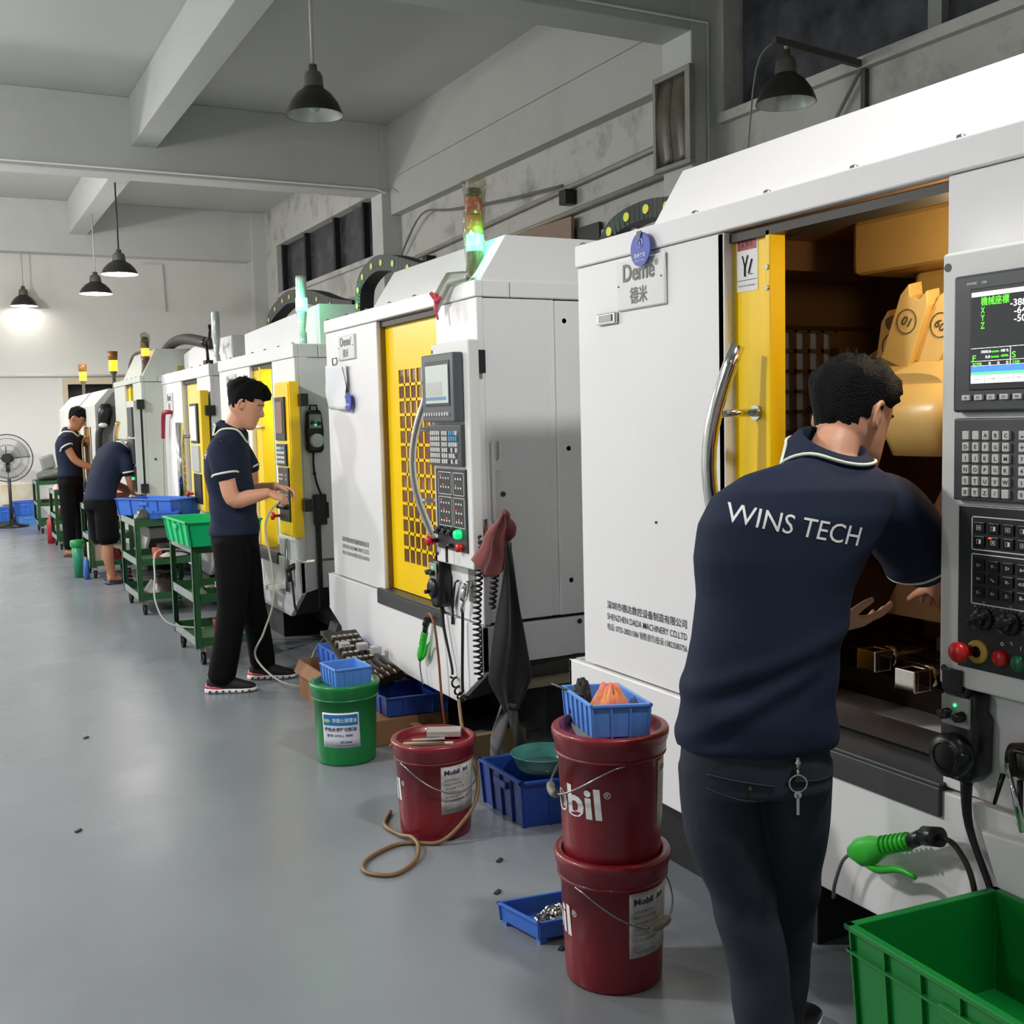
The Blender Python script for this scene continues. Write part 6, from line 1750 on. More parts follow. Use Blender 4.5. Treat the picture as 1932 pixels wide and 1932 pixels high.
# ------------------------------------------------------------------ far corner: fan, bins, panel on the wall
t = thing('pedestal_fan', 'large black pedestal fan standing by the far wall', 'fan', (1.04, 18.55, 0))
zc = 1.06
obj('base', MB().lathe([(0, 0), (0.24, 0), (0.24, 0.02), (0.05, 0.05), (0.035, 0.12), (0, 0.12)], n=30), BLACK, t)
obj('pole', MB().cyl((0, 0, 0.1), (0, 0, 0.98), 0.024, n=14).cyl((0, 0, 0.85), (0, 0, 0.98), 0.04, n=14), mat('dark_pole', (58, 56, 54), 0.4), t)
fdir = V((-0.25, -1, 0)).normalized()
fa = V((1, -0.25, 0)).normalized()
cg = MB()
for R_, dd in ((0.36, 0.0), (0.30, 0.045), (0.2, 0.075), (0.11, 0.09)):
    for sg in (1, -1):
        if R_ == 0.36 and sg == -1:
            continue
        ring = [V((0, 0, zc)) + fdir * (0.02 + dd * sg) + fa * R_ * math.cos(k * PI / 24) + UP * R_ * math.sin(k * PI / 24) for k in range(49)]
        cg.tube(ring, 0.008 if R_ == 0.36 else 0.0022, 6)
for k in range(64):
    th = 2 * PI * k / 64
    e = fa * math.cos(th) + UP * math.sin(th)
    for sg in (1, -1):
        cg.tube([V((0, 0, zc)) + e * 0.07 + fdir * (0.02 + 0.095 * sg), V((0, 0, zc)) + e * 0.2 + fdir * (0.02 + 0.075 * sg), V((0, 0, zc)) + e * 0.3 + fdir * (0.02 + 0.045 * sg), V((0, 0, zc)) + e * 0.36 + fdir * 0.02], 0.0011, 3)
obj('guard', cg, mat('fan_guard', (44, 44, 46), 0.4), t)
for k in range(3):
    th = 2 * PI * k / 3 + 0.5

    def bl(a, b, th=th):
        ang = th + (a - 0.5) * 1.0
        e = fa * math.cos(ang) + UP * math.sin(ang)
        return V((0, 0, zc)) + e * (0.06 + 0.26 * b) + fdir * (0.02 + 0.04 * (a - 0.5))
    obj('blade', MB().grid(bl, 8, 6, True, 0.002), mat('fan_blade', (170, 170, 168), 0.4), t)
obj('hub', MB().cyl(V((0, 0, zc)) - fdir * 0.16, V((0, 0, zc)) + fdir * 0.125, 0.075, 0.07, n=24), BLACK, t)
sp_ = MB()
for a in (0, 1, 2, 3):
    e = (fa, UP, -fa, -UP)[a]
    sp_.bar(V((0, 0, zc)) + fdir * 0.118 + e * 0.05, V((0, 0, zc)) + fdir * 0.10 + e * 0.19, 0.012, 0.012, (0, 1, 0.01))
obj('guard_strut', sp_, BLACK, t)
bin_('storage_crate', (1.10, 18.72, 0.155), (0.30, 0, 0), (0, 0.40, 0), 0.21, BLUE, 'upper blue crate stacked by the far wall right of the fan', ribs=(4, 4))
bin_('storage_crate', (1.13, 18.68, 0.0), (0.29, 0, 0), (0, 0.42, 0), 0.15, BLUEL, 'lower pale blue crate under the stacked one by the far wall', ribs=(4, 4))
bin_('storage_crate', (0.86, 18.85, 0.06), (0.22, 0, 0), (0, 0.35, 0), 0.22, BLUE, 'blue crate behind the fan base by the far wall', ribs=(4, 4))
tag(obj('wooden_board', MB().box((0.4, 18.7, 0.0), (1.12, 19.2, 0.055)), mat('dark_pallet', (70, 76, 60), 0.7)), 'dark low pallet on the floor beneath the fan and crates', 'pallet')
tag(obj('wall_panel', MB().box((0.95, 19.26, 0.3), (1.45, 19.298, 0.62)), mat('cream_board', (232, 226, 206), 0.7, noise=0.7, nscale=3, c2=(214, 186, 120)), None, 0.005), 'cream stained board against the foot of the far wall', 'board')
# ------------------------------------------------------------------ people
SKIN = mat('skin', (206, 152, 122), 0.5, noise=0.25, nscale=9, c2=(190, 124, 98), bump=0.03, bscale=200)
SKIN2 = mat('tanned_skin', (168, 116, 86), 0.5, noise=0.25, nscale=9, c2=(146, 92, 68))
HAIRM = mat('black_hair', (10, 9, 9), 0.7, bump=0.9, bscale=260, spec=0.15)
NAVY = mat('navy_polo_cloth', (20, 31, 54), 0.8, noise=0.2, nscale=5, bump=0.12, bscale=500, c2=(14, 24, 42), spec=0.3)
TRIM = mat('white_trim_cloth', (222, 226, 208), 0.7)
PANT = mat('dark_trouser_cloth', (44, 50, 60), 0.85, noise=0.4, nscale=6, bump=0.15, bscale=300, spec=0.25, c2=(26, 28, 34))
BPANT = mat('black_trouser_cloth', (7, 7, 8), 0.85, bump=0.1, bscale=300, spec=0.15)
from mathutils.bvhtree import BVHTree


def frame(d, hint=(0, 0, 1)):
    """orthonormal frame whose first axis is d"""
    d = V(d).normalized()
    a = V(hint) - d * V(hint).dot(d)
    a = a.normalized() if a.length > 1e-5 else d.orthogonal().normalized()
    return d, a, d.cross(a)


def limb(mb, pts, radii, n=16, flat=1.0, sm=5):
    """tapered tube through joints with rounded ends"""
    P = [V(p) for p in pts]
    S = spline(P, sm)
    R = []
    m = len(S)
    ref = (P[-1] - P[0]).orthogonal()
    for i, p in enumerate(S):
        t = (S[min(i + 1, m - 1)] - S[max(i - 1, 0)]).normalized()
        a = ref - t * ref.dot(t)
        a.normalize(); b = t.cross(a)
        f = i / (m - 1) * (len(radii) - 1)
        k = min(int(f), len(radii) - 2)
        r = radii[k] + (radii[k + 1] - radii[k]) * (f - k)
        R.append((p, a * r, b * r * flat))
    t0 = (S[0] - S[1]).normalized(); t1 = (S[-1] - S[-2]).normalized()
    R.insert(0, (S[0] + t0 * radii[0] * 0.5, R[0][1] * 0.7, R[0][2] * 0.7))
    R.append((S[-1] + t1 * radii[-1] * 0.5, R[-1][1] * 0.7, R[-1][2] * 0.7))
    mb.loft(R, n)


def hand(mb, wrist, d, palm, side=1, s=1.0, curl=(0.3, 0.35, 0.4, 0.5), thumb=0.5, spread=0.06):
    """palm plus five separate bent fingers; d = pointing direction, palm = palm normal; side = +1 thumb along d x palm"""
    d, p, k = frame(d, palm)
    k = k * side                       # towards the thumb
    w = V(wrist)
    mb.loft([(w - d * 0.01 * s, k * 0.026 * s, p * 0.017 * s), (w + d * 0.02 * s, k * 0.032 * s, p * 0.017 * s, 2.6), (w + d * 0.055 * s, k * 0.041 * s, p * 0.014 * s, 3), (w + d * 0.088 * s, k * 0.040 * s, p * 0.011 * s, 3), (w + d * 0.097 * s, k * 0.034 * s, p * 0.008 * s, 3)], 18)
    L = (0.070, 0.078, 0.072, 0.056)
    for i in range(4):
        off = (0.029 - i * 0.0195) * s
        b = w + d * (0.086 - 0.003 * i) * s + k * off
        dirv = (d + k * (1.5 - i) * spread).normalized()
        c = curl[i]
        pts = [b - dirv * 0.012 * s, b]
        ang = 0.0
        q = b
        for seg, fl in ((0.46, 0.8), (0.30, 1.0), (0.24, 0.7)):
            ang += c * fl
            dv = dirv * math.cos(ang) + p * math.sin(ang)
            q = q + dv * L[i] * seg * s
            pts.append(q)
        limb(mb, pts, [0.0092 * s, 0.009 * s, 0.0083 * s, 0.0078 * s, 0.0066 * s], 10, sm=3)
    b = w + d * 0.022 * s + k * 0.024 * s
    td = (d * math.cos(0.9 - thumb * 0.4) + k * math.sin(0.9 - thumb * 0.4) + p * thumb * 0.6).normalized()
    q1 = b + td * 0.038 * s
    td2 = (td + d * 0.5 + p * 0.25 * thumb).normalized()
    q2 = q1 + td2 * 0.030 * s
    q3 = q2 + (td2 + d * 0.3).normalized() * 0.024 * s
    limb(mb, [b, q1, q2, q3], [0.015 * s, 0.0115 * s, 0.0095 * s, 0.0075 * s], 10, sm=3)


HEADP = [(-0.122, 0.058, -0.018, 0.016), (-0.114, 0.078, 0.0, 0.028), (-0.098, 0.088, 0.012, 0.040), (-0.07, 0.088, 0.048, 0.054), (-0.04, 0.086, 0.078, 0.064), (0.0, 0.085, 0.091, 0.0715), (0.03, 0.090, 0.097, 0.075), (0.06, 0.086, 0.098, 0.0755), (0.088, 0.068, 0.086, 0.066), (0.108, 0.044, 0.062, 0.048), (0.12, 0.018, 0.034, 0.024)]


def head(skin_mb, t, c, face, upd, s=1.0, hairlen=0.0, hm=None, fade=True):
    f, u, l = frame(face, upd)          # forward, up, left-ish
    M = lambda x, y, z: V(c) + f * x * s + l * y * s + u * z * s
    R = []
    for (z, fr_, bk, hw) in HEADP:
        cx = (fr_ - bk) / 2
        R.append((M(cx, 0, z), f * s * (fr_ + bk) / 2, l * s * hw, 2.2))
    skin_mb.loft(R, 28)
    # nose, brow, lips, chin, ears
    skin_mb.loft([(M(0.083, 0, 0.022), f * 0.006 * s, l * 0.006 * s), (M(0.090, 0, 0.0), f * 0.010 * s, l * 0.008 * s), (M(0.099, 0, -0.022), f * 0.016 * s, l * 0.015 * s), (M(0.092, 0, -0.036), f * 0.009 * s, l * 0.014 * s)], 14)
    skin_mb.loft([(M(0.078, -0.045, 0.028), f * 0.008 * s, u * 0.006 * s), (M(0.087, 0, 0.030), f * 0.008 * s, u * 0.007 * s), (M(0.078, 0.045, 0.028), f * 0.008 * s, u * 0.006 * s)], 12)
    skin_mb.loft([(M(0.072, -0.026, -0.055), f * 0.010 * s, u * 0.004 * s), (M(0.084, 0, -0.052), f * 0.011 * s, u * 0.0075 * s), (M(0.072, 0.026, -0.055), f * 0.010 * s, u * 0.004 * s)], 12)
    skin_mb.loft([(M(0.070, -0.022, -0.066), f * 0.009 * s, u * 0.004 * s), (M(0.081, 0, -0.067), f * 0.010 * s, u * 0.007 * s), (M(0.070, 0.022, -0.066), f * 0.009 * s, u * 0.004 * s)], 12)
    for sy in (-1, 1):
        ear = []
        for k in range(9):
            a = -2.0 + k * 4.3 / 8
            ear.append(M(-0.012 - 0.014 * math.cos(a + 0.2) * 1.1, sy * (0.078 + 0.006 * math.sin(k / 8 * PI)), 0.004 + 0.028 * math.sin(a)))
        skin_mb.tube(ear, 0.0062 * s, 8, 3)
        skin_mb.loft([(M(-0.008, sy * 0.070, -0.02), f * 0.012 * s, l * 0.006 * s), (M(-0.010, sy * 0.074, 0.0), f * 0.015 * s, l * 0.006 * s), (M(-0.012, sy * 0.074, 0.022), f * 0.014 * s, l * 0.005 * s)], 12)
    # eyes and brows, separate small parts
    e = MB()
    for sy in (-1, 1):
        e.sphere(M(0.0715, sy * 0.031, 0.007), 0.0115 * s, (1, 1, 0.6), 12)
    obj('eyes', e, mat('eye_white', (200, 192, 184), 0.3), t)
    b = MB()
    for sy in (-1, 1):
        b.loft([(M(0.084, sy * 0.014, 0.026), f * 0.004 * s, u * 0.003 * s), (M(0.086, sy * 0.032, 0.031), f * 0.005 * s, u * 0.004 * s), (M(0.070, sy * 0.052, 0.026), f * 0.005 * s, u * 0.002 * s)], 8)
        b.sphere(M(0.0805, sy * 0.031, 0.007), 0.0042 * s, n=8)
    obj('eyebrows', b, HAIRM, t)
    # hair: shaved sides fading into a thicker crown with a front tuft
    rnd = random.Random(int(abs(c[0]) * 1000))
    hr = MB()
    N = 44
    rows = []
    g = 0.006
    prof = [(-0.05, None), (-0.03, None), (-0.005, None), (0.02, None), (0.045, None), (0.07, None), (0.092, None), (0.112, None), (0.126, None), (0.134, None)]
    def hp(z):
        zz = max(-0.122, min(0.12, z))
        for i in range(len(HEADP) - 1):
            a, b_ = HEADP[i], HEADP[i + 1]
            if a[0] <= zz <= b_[0]:
                k = (zz - a[0]) / (b_[0] - a[0])
                return tuple(a[j] + (b_[j] - a[j]) * k for j in range(4))
        return HEADP[-1]
    for iz, (z, _) in enumerate(prof):
        zz = min(z, 0.112)
        _, fr_, bk, hw = hp(zz - 0.004)
        shrink = 1.0 if z <= 0.112 else (0.86 if z < 0.13 else 0.5)
        th_ = 0.003 + 0.011 * max(0, min(1, (z + 0.02) / 0.1)) + hairlen * max(0, min(1, z / 0.08))
        # front limit of the hair at this height
        lim = -0.035 if z < -0.02 else (-0.03 + 0.02 * (z + 0.02) / 0.04 if z < 0.02 else (0.0 + (z - 0.02) / 0.05 * 0.085 if z < 0.07 else 0.2))
        row = []
        for i in range(N):
            a = 2 * PI * i / N
            x = (fr_ - bk) / 2 + (fr_ + bk) / 2 * math.cos(a)
            y = hw * math.sin(a)
            k = 1 + rnd.uniform(-0.12, 0.12) * 0.0
            n = V((math.cos(a), math.sin(a), 0))
            tt = th_ * (1 + 0.25 * math.sin(a * 9 + z * 60) * (1 if z > 0.03 else 0.2)) + rnd.uniform(-0.001, 0.0015)
            if x > lim:
                tt = -0.010
            xx = (x + n.x * tt) * shrink; yy = (y + n.y * tt) * shrink
            if z >= 0.06 and math.cos(a) > 0.3:
                xx += (0.012 + 0.012 * math.sin(a * 7)) * (math.cos(a) - 0.3)
            row.append(hr.bm.verts.new(M(xx, yy, z + (0.006 * math.sin(a * 8 + iz) + 0.3 * hairlen if z > 0.09 else 0))))
        rows.append(row)
    for k in range(len(rows) - 1):
        for i in range(N):
            j = (i + 1) % N
            hr._f([rows[k][i], rows[k][j], rows[k + 1][j], rows[k + 1][i]], True)
    hr._f(rows[0][::-1]); hr._f(rows[-1])
    # short strands roughen the outline
    for i in range(420):
        a = rnd.uniform(0, 2 * PI); z = rnd.uniform(0.035, 0.13)
        _, fr_, bk, hw = hp(min(z, 0.11) - 0.004)
        sh = 1.0 if z < 0.112 else 0.8
        x = ((fr_ - bk) / 2 + (fr_ + bk) / 2 * math.cos(a)) * sh; y = hw * math.sin(a) * sh
        if z < 0.07 and x > 0.0:
            continue
        p = M(x * 1.03, y * 1.03, z)
        dr = (M(x * 1.3, y * 1.2, z + 0.05) - p).normalized()
        dr = (dr + f * rnd.uniform(-0.1, 0.7) + u * rnd.uniform(-0.2, 0.5)).normalized()
        hr.cyl(p, p + dr * (0.016 + hairlen * 0.8), 0.0035, 0.0006, n=5, caps=False)
    obj('hair', hr, hm or HAIRM, t)


def remesh(o, vox, smooth=6, fac=0.5):
    m = o.modifiers.new('r', 'REMESH'); m.mode = 'VOXEL'; m.voxel_size = vox; m.use_smooth_shade = True
    s_ = o.modifiers.new('s', 'SMOOTH'); s_.iterations = smooth; s_.factor = fac
    mats_ = list(o.data.materials)
    bake(o)
    for f in o.data.polygons:
        f.use_smooth = True
    return o


def wrinkle(o, amp, fn):
    """push the cloth surface along its normals by fn(co)"""
    me = o.data
    ns = [v.normal.copy() for v in me.vertices]
    for v, n in zip(me.vertices, ns):
        v.co = v.co + n * amp * fn(v.co)
    me.update()


def arc_ring(c, d, ra, rb, hint=(0, 0, 1), n=28):
    d, a, b = frame(d, hint)
    return [V(c) + a * ra * math.cos(2 * PI * i / n) + b * rb * math.sin(2 * PI * i / n) for i in range(n + 1)]


def trim_ring(t, nm, cloth, c, d, r, tube_r, m, off=0.0):
    """band that hugs the cloth: ring points are pulled onto the garment surface"""
    bvh = BVHTree.FromPolygons([v.co for v in cloth.data.vertices], [p.vertices[:] for p in cloth.data.polygons])
    pts = []
    for p in arc_ring(c, d, r, r):
        dirn = (V(c) - p).normalized()
        h = bvh.ray_cast(p + (p - V(c)).normalized() * 0.08, dirn, 0.3)
        pts.append((h[0] - dirn * off) if h[0] is not None else p)
    k = len(pts) - 1
    pts = [pts[i] for i in range(k)]
    pts = [(pts[i - 1] + pts[i] * 2 + pts[(i + 1) % k]) / 4 for i in range(k)]
    pts.append(pts[0])
    return obj(nm, MB().tube(pts, tube_r, 8, 2), m, t)


def human(t, S):
    """body, shirt, trousers, hair from joint positions in the person's own frame"""
    sc = S.get('vox', 0.007)
    sk = S.get('skin', SKIN)
    b = MB()
    T = S['torso']
    b.loft([(V(c), V(a) * 0.86, V(bb) * 0.86) for c, a, bb in T[1:]], 24)
    b.loft([(V(c), V(a), V(bb)) for c, a, bb in S['neck']], 20)
    head(b, t, S['head'], S['face'], S['up'], S.get('hs', 1.0), S.get('hairlen', 0.0))
    for arm in S['arms']:
        limb(b, arm['p'], arm.get('r', [0.052, 0.046, 0.043, 0.040, 0.026]), 16)
        if arm.get('hand'):
            h = arm['hand']
            hand(b, arm['p'][-1], h['d'], h['palm'], h.get('side', 1), h.get('s', 1.0), h.get('curl', (0.3, 0.35, 0.4, 0.5)), h.get('thumb', 0.5), h.get('spread', 0.05))
    for leg in S['legs']:
        k_ = 1.0 if S.get('bare') else 0.72
        limb(b, leg['p'], [q * k_ for q in leg.get('r', [0.078, 0.07, 0.055, 0.05, 0.036])], 16)
        if S.get('bare'):
            a = V(leg['p'][-1]); f = V(leg['foot'])
            g = f.normalized(); sd = g.cross(UP)
            b.loft([(V((a.x, a.y, 0.055)) - g * 0.05, sd * 0.028, UP * 0.03), (V((a.x, a.y, 0.055)), sd * 0.034, UP * 0.036), (V((a.x, a.y, 0.045)) + g * 0.08, sd * 0.042, UP * 0.025), (V((a.x, a.y, 0.035)) + g * 0.15, sd * 0.045, UP * 0.013), (V((a.x, a.y, 0.032)) + g * 0.19, sd * 0.03, UP * 0.009)], 16)
    o = obj('body', b, sk, t)
    remesh(o, S.get('bvox', 0.005), 3, 0.4)
    # polo shirt
    s = MB()
    s.loft([(V(c), V(a), V(bb)) for c, a, bb in T], 32, power=2.25)
    for sl in S['sleeves']:
        limb(s, sl['p'], sl['r'], 20, sm=4)
    so = obj('polo_shirt', s, NAVY, t)
    remesh(so, sc, S.get('smooth', 7), 0.5)
    if 'wr' in S:
        wrinkle(so, *S['wr'])
    for sl in S['sleeves']:
        P = [V(p) for p in sl['p']]
        d = (P[-1] - P[-2]).normalized()
        c = P[-1] - d * 0.004
        trim_ring(so, 'sleeve_band', so, c, d, sl['r'][-1], S.get('band', 0.0038), TRIM, 0.0005)
    # collar with its white line
    c, a, bb = S['collar']
    col = MB()
    c, a, bb = V(c), V(a), V(bb)
    n_ = a.cross(bb).normalized()
    if n_.z < 0:
        n_ = -n_
    bvc = BVHTree.FromPolygons([v.co for v in so.data.vertices], [q.vertices[:] for q in so.data.polygons])
    NN = 40
    rows = []
    for k, (sc_, hh) in enumerate(((1.30, None), (1.285, 0.006), (1.10, 0.022), (1.0, 0.030), (0.93, 0.028), (0.90, -0.012))):
        row = []
        for i in range(NN):
            th = 2 * PI * i / NN
            q = c + a * sc_ * math.cos(th) + bb * sc_ * math.sin(th)
            if k < 2:
                h = bvc.ray_cast(q + n_ * 0.07, -n_, 0.2)
                q = (h[0] if h[0] is not None else q - n_ * 0.015) + n_ * (0.003 if k == 0 else 0.010)
            else:
                q = q + n_ * hh
            row.append(col.bm.verts.new(q))
        rows.append(row)
    for k in range(len(rows) - 1):
        for i in range(NN):
            j = (i + 1) % NN
            col._f([rows[k][i], rows[k][j], rows[k + 1][j], rows[k + 1][i]], True)
    ring = [(rows[0][i % NN].co + rows[1][i % NN].co) / 2 + n_ * 0.003 for i in range(NN + 1)]
    co = obj('collar', col, NAVY, t)
    obj('collar_band', MB().tube(ring, S.get('band', 0.0038), 8), TRIM, co)
    # trousers or shorts
    p = MB()
    hp_ = S['hips']
    p.loft([(V(c_), V(a_), V(b_)) for c_, a_, b_ in hp_], 28, power=2.3)
    for lg in S['pants']:
        limb(p, lg['p'], lg['r'], 20, sm=4)
    po = obj(S.get('pname', 'trousers'), p, S.get('pm', PANT), t)
    remesh(po, sc, 5, 0.5)
    if 'pwr' in S:
        wrinkle(po, *S['pwr'])
    return o, so, po


def ring_(x, y, z, a, b, tilt=0.0, rot=0.0, lean=0.0):
    """torso section: centre, half width, half depth, shoulder tilt, yaw"""
    av = V((math.cos(rot), math.sin(rot), math.tan(tilt))) * a
    bv = V((-math.sin(rot), math.cos(rot), lean)) * b
    return ((x, y, z), av, bv)


RZ = math.radians(-27.69)
# ---------------- nearest worker, seen from behind, leaning into the open machine
P1 = thing('person', 'person in navy polo lettered across the back, leaning into the nearest machine', 'person', (1.544, 1.826, 0), RZ)


def wr1(co):
    x, y, z = co
    v = 0.0
    # soft diagonal folds at the waist and below the raised arm
    v += 0.9 * math.exp(-((z - 0.99 - 0.35 * (x - 0.05)) / 0.022) ** 2)
    v -= 0.8 * math.exp(-((z - 0.955 - 0.35 * (x - 0.05)) / 0.02) ** 2)
    v += 0.7 * math.exp(-((z - 0.90 - 0.55 * (x + 0.02)) / 0.02) ** 2) * (1 if x < 0.12 else 0.3)
    v -= 0.6 * math.exp(-((z - 0.865 - 0.55 * (x + 0.02)) / 0.022) ** 2)
    v += 0.4 * math.sin(z * 46 + x * 14) * math.exp(-((z - 0.85) / 0.06) ** 2)
    v += 0.5 * math.exp(-((z - 1.19 - 0.5 * (x - 0.2)) / 0.02) ** 2) * math.exp(-((x - 0.25) / 0.08) ** 2)
    v += 0.35 * math.sin(x * 38 + z * 9) * math.exp(-((z - 0.80) / 0.03) ** 2)
    return v


torso = [ring_(-0.004, 0.0, 0.783, 0.172, 0.115), ring_(-0.002, 0.0, 0.80, 0.174, 0.118), ring_(0.0, 0.0, 0.885, 0.168, 0.112, lean=-0.05), ring_(0.026, 0.01, 1.02, 0.165, 0.108, 0.02, 0.06), ring_(0.046, 0.03, 1.11, 0.171, 0.115, 0.03, 0.12), ring_(0.066, 0.045, 1.19, 0.195, 0.122, 0.02, 0.14), ring_(0.096, 0.06, 1.26, 0.214, 0.122, 0.0, 0.16, -0.1), ring_(0.124, 0.078, 1.315, 0.208, 0.112, -0.03, 0.18, -0.15), ring_(0.150, 0.095, 1.355, 0.165, 0.088, -0.04, 0.2, -0.2), ring_(0.185, 0.12, 1.385, 0.085, 0.065, -0.05, 0.25, -0.25)]
S1 = dict(torso=torso,
          neck=[((0.18, 0.115, 1.33), (0.07, 0, 0), (0, 0.06, 0)), ((0.195, 0.13, 1.385), (0.058, 0, 0.0), (0, 0.056, 0.0)), ((0.212, 0.15, 1.42), (0.053, 0, -0.01), (0, 0.053, -0.01)), ((0.235, 0.17, 1.46), (0.05, 0, -0.01), (0, 0.05, -0.01))],
          head=(0.262, 0.19, 1.475), face=(0.80, 0.52, -0.30), up=(0.10, 0.12, 1.0), hs=1.03, hairlen=0.006,
          arms=[dict(p=[(0.33, 0.15, 1.27), (0.42, 0.22, 1.20), (0.50, 0.29, 1.13), (0.56, 0.42, 1.08), (0.60, 0.55, 1.02)], r=[0.052, 0.048, 0.044, 0.04, 0.027], hand=dict(d=(0.3, 0.9, -0.2), palm=(0, 0, -1), side=1)),
                dict(p=[(0.01, 0.14, 1.28), (0.03, 0.25, 1.16), (0.05, 0.31, 1.03), (0.13, 0.29, 1.0), (0.225, 0.25, 0.985)], r=[0.052, 0.048, 0.043, 0.038, 0.027],
                     hand=dict(d=(0.93, 0.05, 0.12), palm=(0.1, 0.35, 0.9), side=1, curl=(0.28, 0.22, 0.25, 0.3), thumb=0.8, s=1.02, spread=0.03))],
          legs=[dict(p=[(-0.07, 0.02, 0.80), (-0.06, 0.01, 0.6), (-0.03, 0.03, 0.42), (-0.01, 0.0, 0.2), (0.0, -0.02, 0.08)], foot=(0.5, 0.8, 0)), dict(p=[(0.08, 0.02, 0.80), (0.09, 0.04, 0.6), (0.09, 0.08, 0.42), (0.08, 0.10, 0.2), (0.07, 0.10, 0.08)], foot=(0.6, 0.7, 0))],
          sleeves=[dict(p=[(0.27, 0.13, 1.285), (0.335, 0.165, 1.265), (0.39, 0.20, 1.21), (0.445, 0.24, 1.145)], r=[0.078, 0.086, 0.088, 0.086]), dict(p=[(0.04, 0.09, 1.275), (0.015, 0.15, 1.255), (0.015, 0.20, 1.20), (0.025, 0.245, 1.14)], r=[0.07, 0.075, 0.075, 0.074])],
          collar=((0.190, 0.118, 1.402), (0.070, 0.012, -0.014), (-0.012, 0.070, 0.030)),
          hips=[ring_(-0.006, 0.0, 0.69, 0.162, 0.112), ring_(-0.006, 0.0, 0.76, 0.160, 0.11), ring_(-0.004, 0.0, 0.83, 0.155, 0.105)],
          pants=[dict(p=[(-0.085, 0.0, 0.74), (-0.078, -0.01, 0.6), (-0.035, 0.0, 0.45), (-0.002, -0.01, 0.28), (0.012, -0.03, 0.10), (0.012, -0.035, 0.03)], r=[0.088, 0.084, 0.072, 0.066, 0.064, 0.066]),
                 dict(p=[(0.078, 0.01, 0.74), (0.083, 0.03, 0.6), (0.085, 0.07, 0.45), (0.08, 0.10, 0.28), (0.07, 0.12, 0.10), (0.07, 0.12, 0.03)], r=[0.088, 0.082, 0.07, 0.064, 0.062, 0.064])],
          wr=(0.006, wr1), vox=0.007, smooth=6,
          pwr=(0.004, lambda c: math.sin(c.z * 42 + c.x * 18) * math.exp(-((c.z - 0.42) / 0.07) ** 2) + 0.7 * math.sin(c.z * 30 - c.x * 30) * math.exp(-((c.z - 0.2) / 0.08) ** 2)))
body1, shirt1, pant1 = human(P1, S1)
# lettering printed on the shirt back
bvh = BVHTree.FromPolygons([v.co for v in shirt1.data.vertices], [p.vertices[:] for p in shirt1.data.polygons])


def printed(o, r, u, body, h, w_, m, nm, shirt, bv, look=(0, 1, 0), bold=0.0, shear=0.0):
    r = V(r).normalized(); u = V(u).normalized(); o = V(o)

    def f(a, b):
        p = o + r * a + u * b
        hit = bv.ray_cast(p - V(look) * 0.6, V(look), 1.2)
        return hit[0] - V(look) * 0.0012 if hit[0] is not None else p
    me = text_mesh(body, bold, shear)
    bm = bmesh.new(); bm.from_mesh(me)
    bmesh.ops.triangulate(bm, faces=bm.faces[:])
    for _ in range(2):
        bmesh.ops.subdivide_edges(bm, edges=[e for e in bm.edges if e.calc_length() > 0.12], cuts=2)
        bmesh.ops.triangulate(bm, faces=bm.faces[:])
    m2 = bpy.data.meshes.new('x'); bm.to_mesh(m2); bm.free()
    x0 = min(v.co.x for v in m2.vertices); x1 = max(v.co.x for v in m2.vertices)
    y0 = min(v.co.y for v in m2.vertices); y1 = max(v.co.y for v in m2.vertices)
    mb = MB().add_mesh(m2, None, lambda p: f((p.x - x0) / (x1 - x0) * w_, (p.y - y0) / (y1 - y0) * h))
    return obj(nm, mb, m, shirt)


printed((-0.064, 0, 1.270), (1, 0, -0.215), (0.03, 0, 1), 'WINS TECH', 0.041, 0.285, WINK, 'back_lettering', shirt1, bvh, shear=0.3, bold=0.0)
# back pocket, belt loop and key ring
pk = MB()
bvp = BVHTree.FromPolygons([v.co for v in pant1.data.vertices], [p.vertices[:] for p in pant1.data.polygons])


def on_pant(x, z, off=0.002):
    h = bvp.ray_cast(V((x, -0.6, z)), V((0, 1, 0)), 1.2)
    return (h[0] if h[0] is not None else V((x, -0.1, z))) + V((0, -off, 0))


pk.tube([on_pant(-0.125 + 0.008 * i, 0.745 - 0.0012 * i) for i in range(18)], 0.0022, 5)
pk.tube([on_pant(-0.125 + 0.008 * i, 0.715 - 0.0015 * i - 0.006 * math.sin(i / 17 * PI)) for i in range(18)], 0.0018, 5)
pk.tube([on_pant(0.035 + 0.008 * i, 0.735 - 0.0008 * i) for i in range(16)], 0.002, 5)
obj('pocket_seam', pk, mat('seam_cloth', (30, 32, 38), 0.8), pant1)
obj('pocket_button', MB().cyl(on_pant(-0.04, 0.722), on_pant(-0.04, 0.722, 0.005), 0.004, n=12), mat('brass', (120, 96, 60), 0.3, 0.8), pant1)
kr = thing('key_ring', 'metal key ring clipped to the nearest worker trouser waist', 'key ring', (1.544, 1.826, 0), RZ)
k0 = on_pant(0.058, 0.775, 0.012)
obj('clip', MB().cyl(k0 + V((0, 0, 0.012)), k0 + V((0, 0, -0.012)), 0.0045, n=10).sphere(k0, 0.007, n=10).cyl(k0 + V((0, 0, -0.012)), k0 + V((0, -0.002, -0.026)), 0.003, n=8), CHROME, kr)
rc = k0 + V((0, -0.003, -0.043))
obj('ring', MB().tube([rc + V((0.018 * math.cos(i * PI / 12), 0, 0.018 * math.sin(i * PI / 12))) for i in range(25)], 0.0018, 6), CHROME, kr)
obj('key', MB().box(tuple(rc + V((-0.004, -0.002, -0.066))), tuple(rc + V((0.002, 0, -0.022)))).cyl(rc + V((-0.001, -0.002, -0.024)), rc + V((-0.001, 0.001, -0.024)), 0.008, n=12), CHROME, kr)
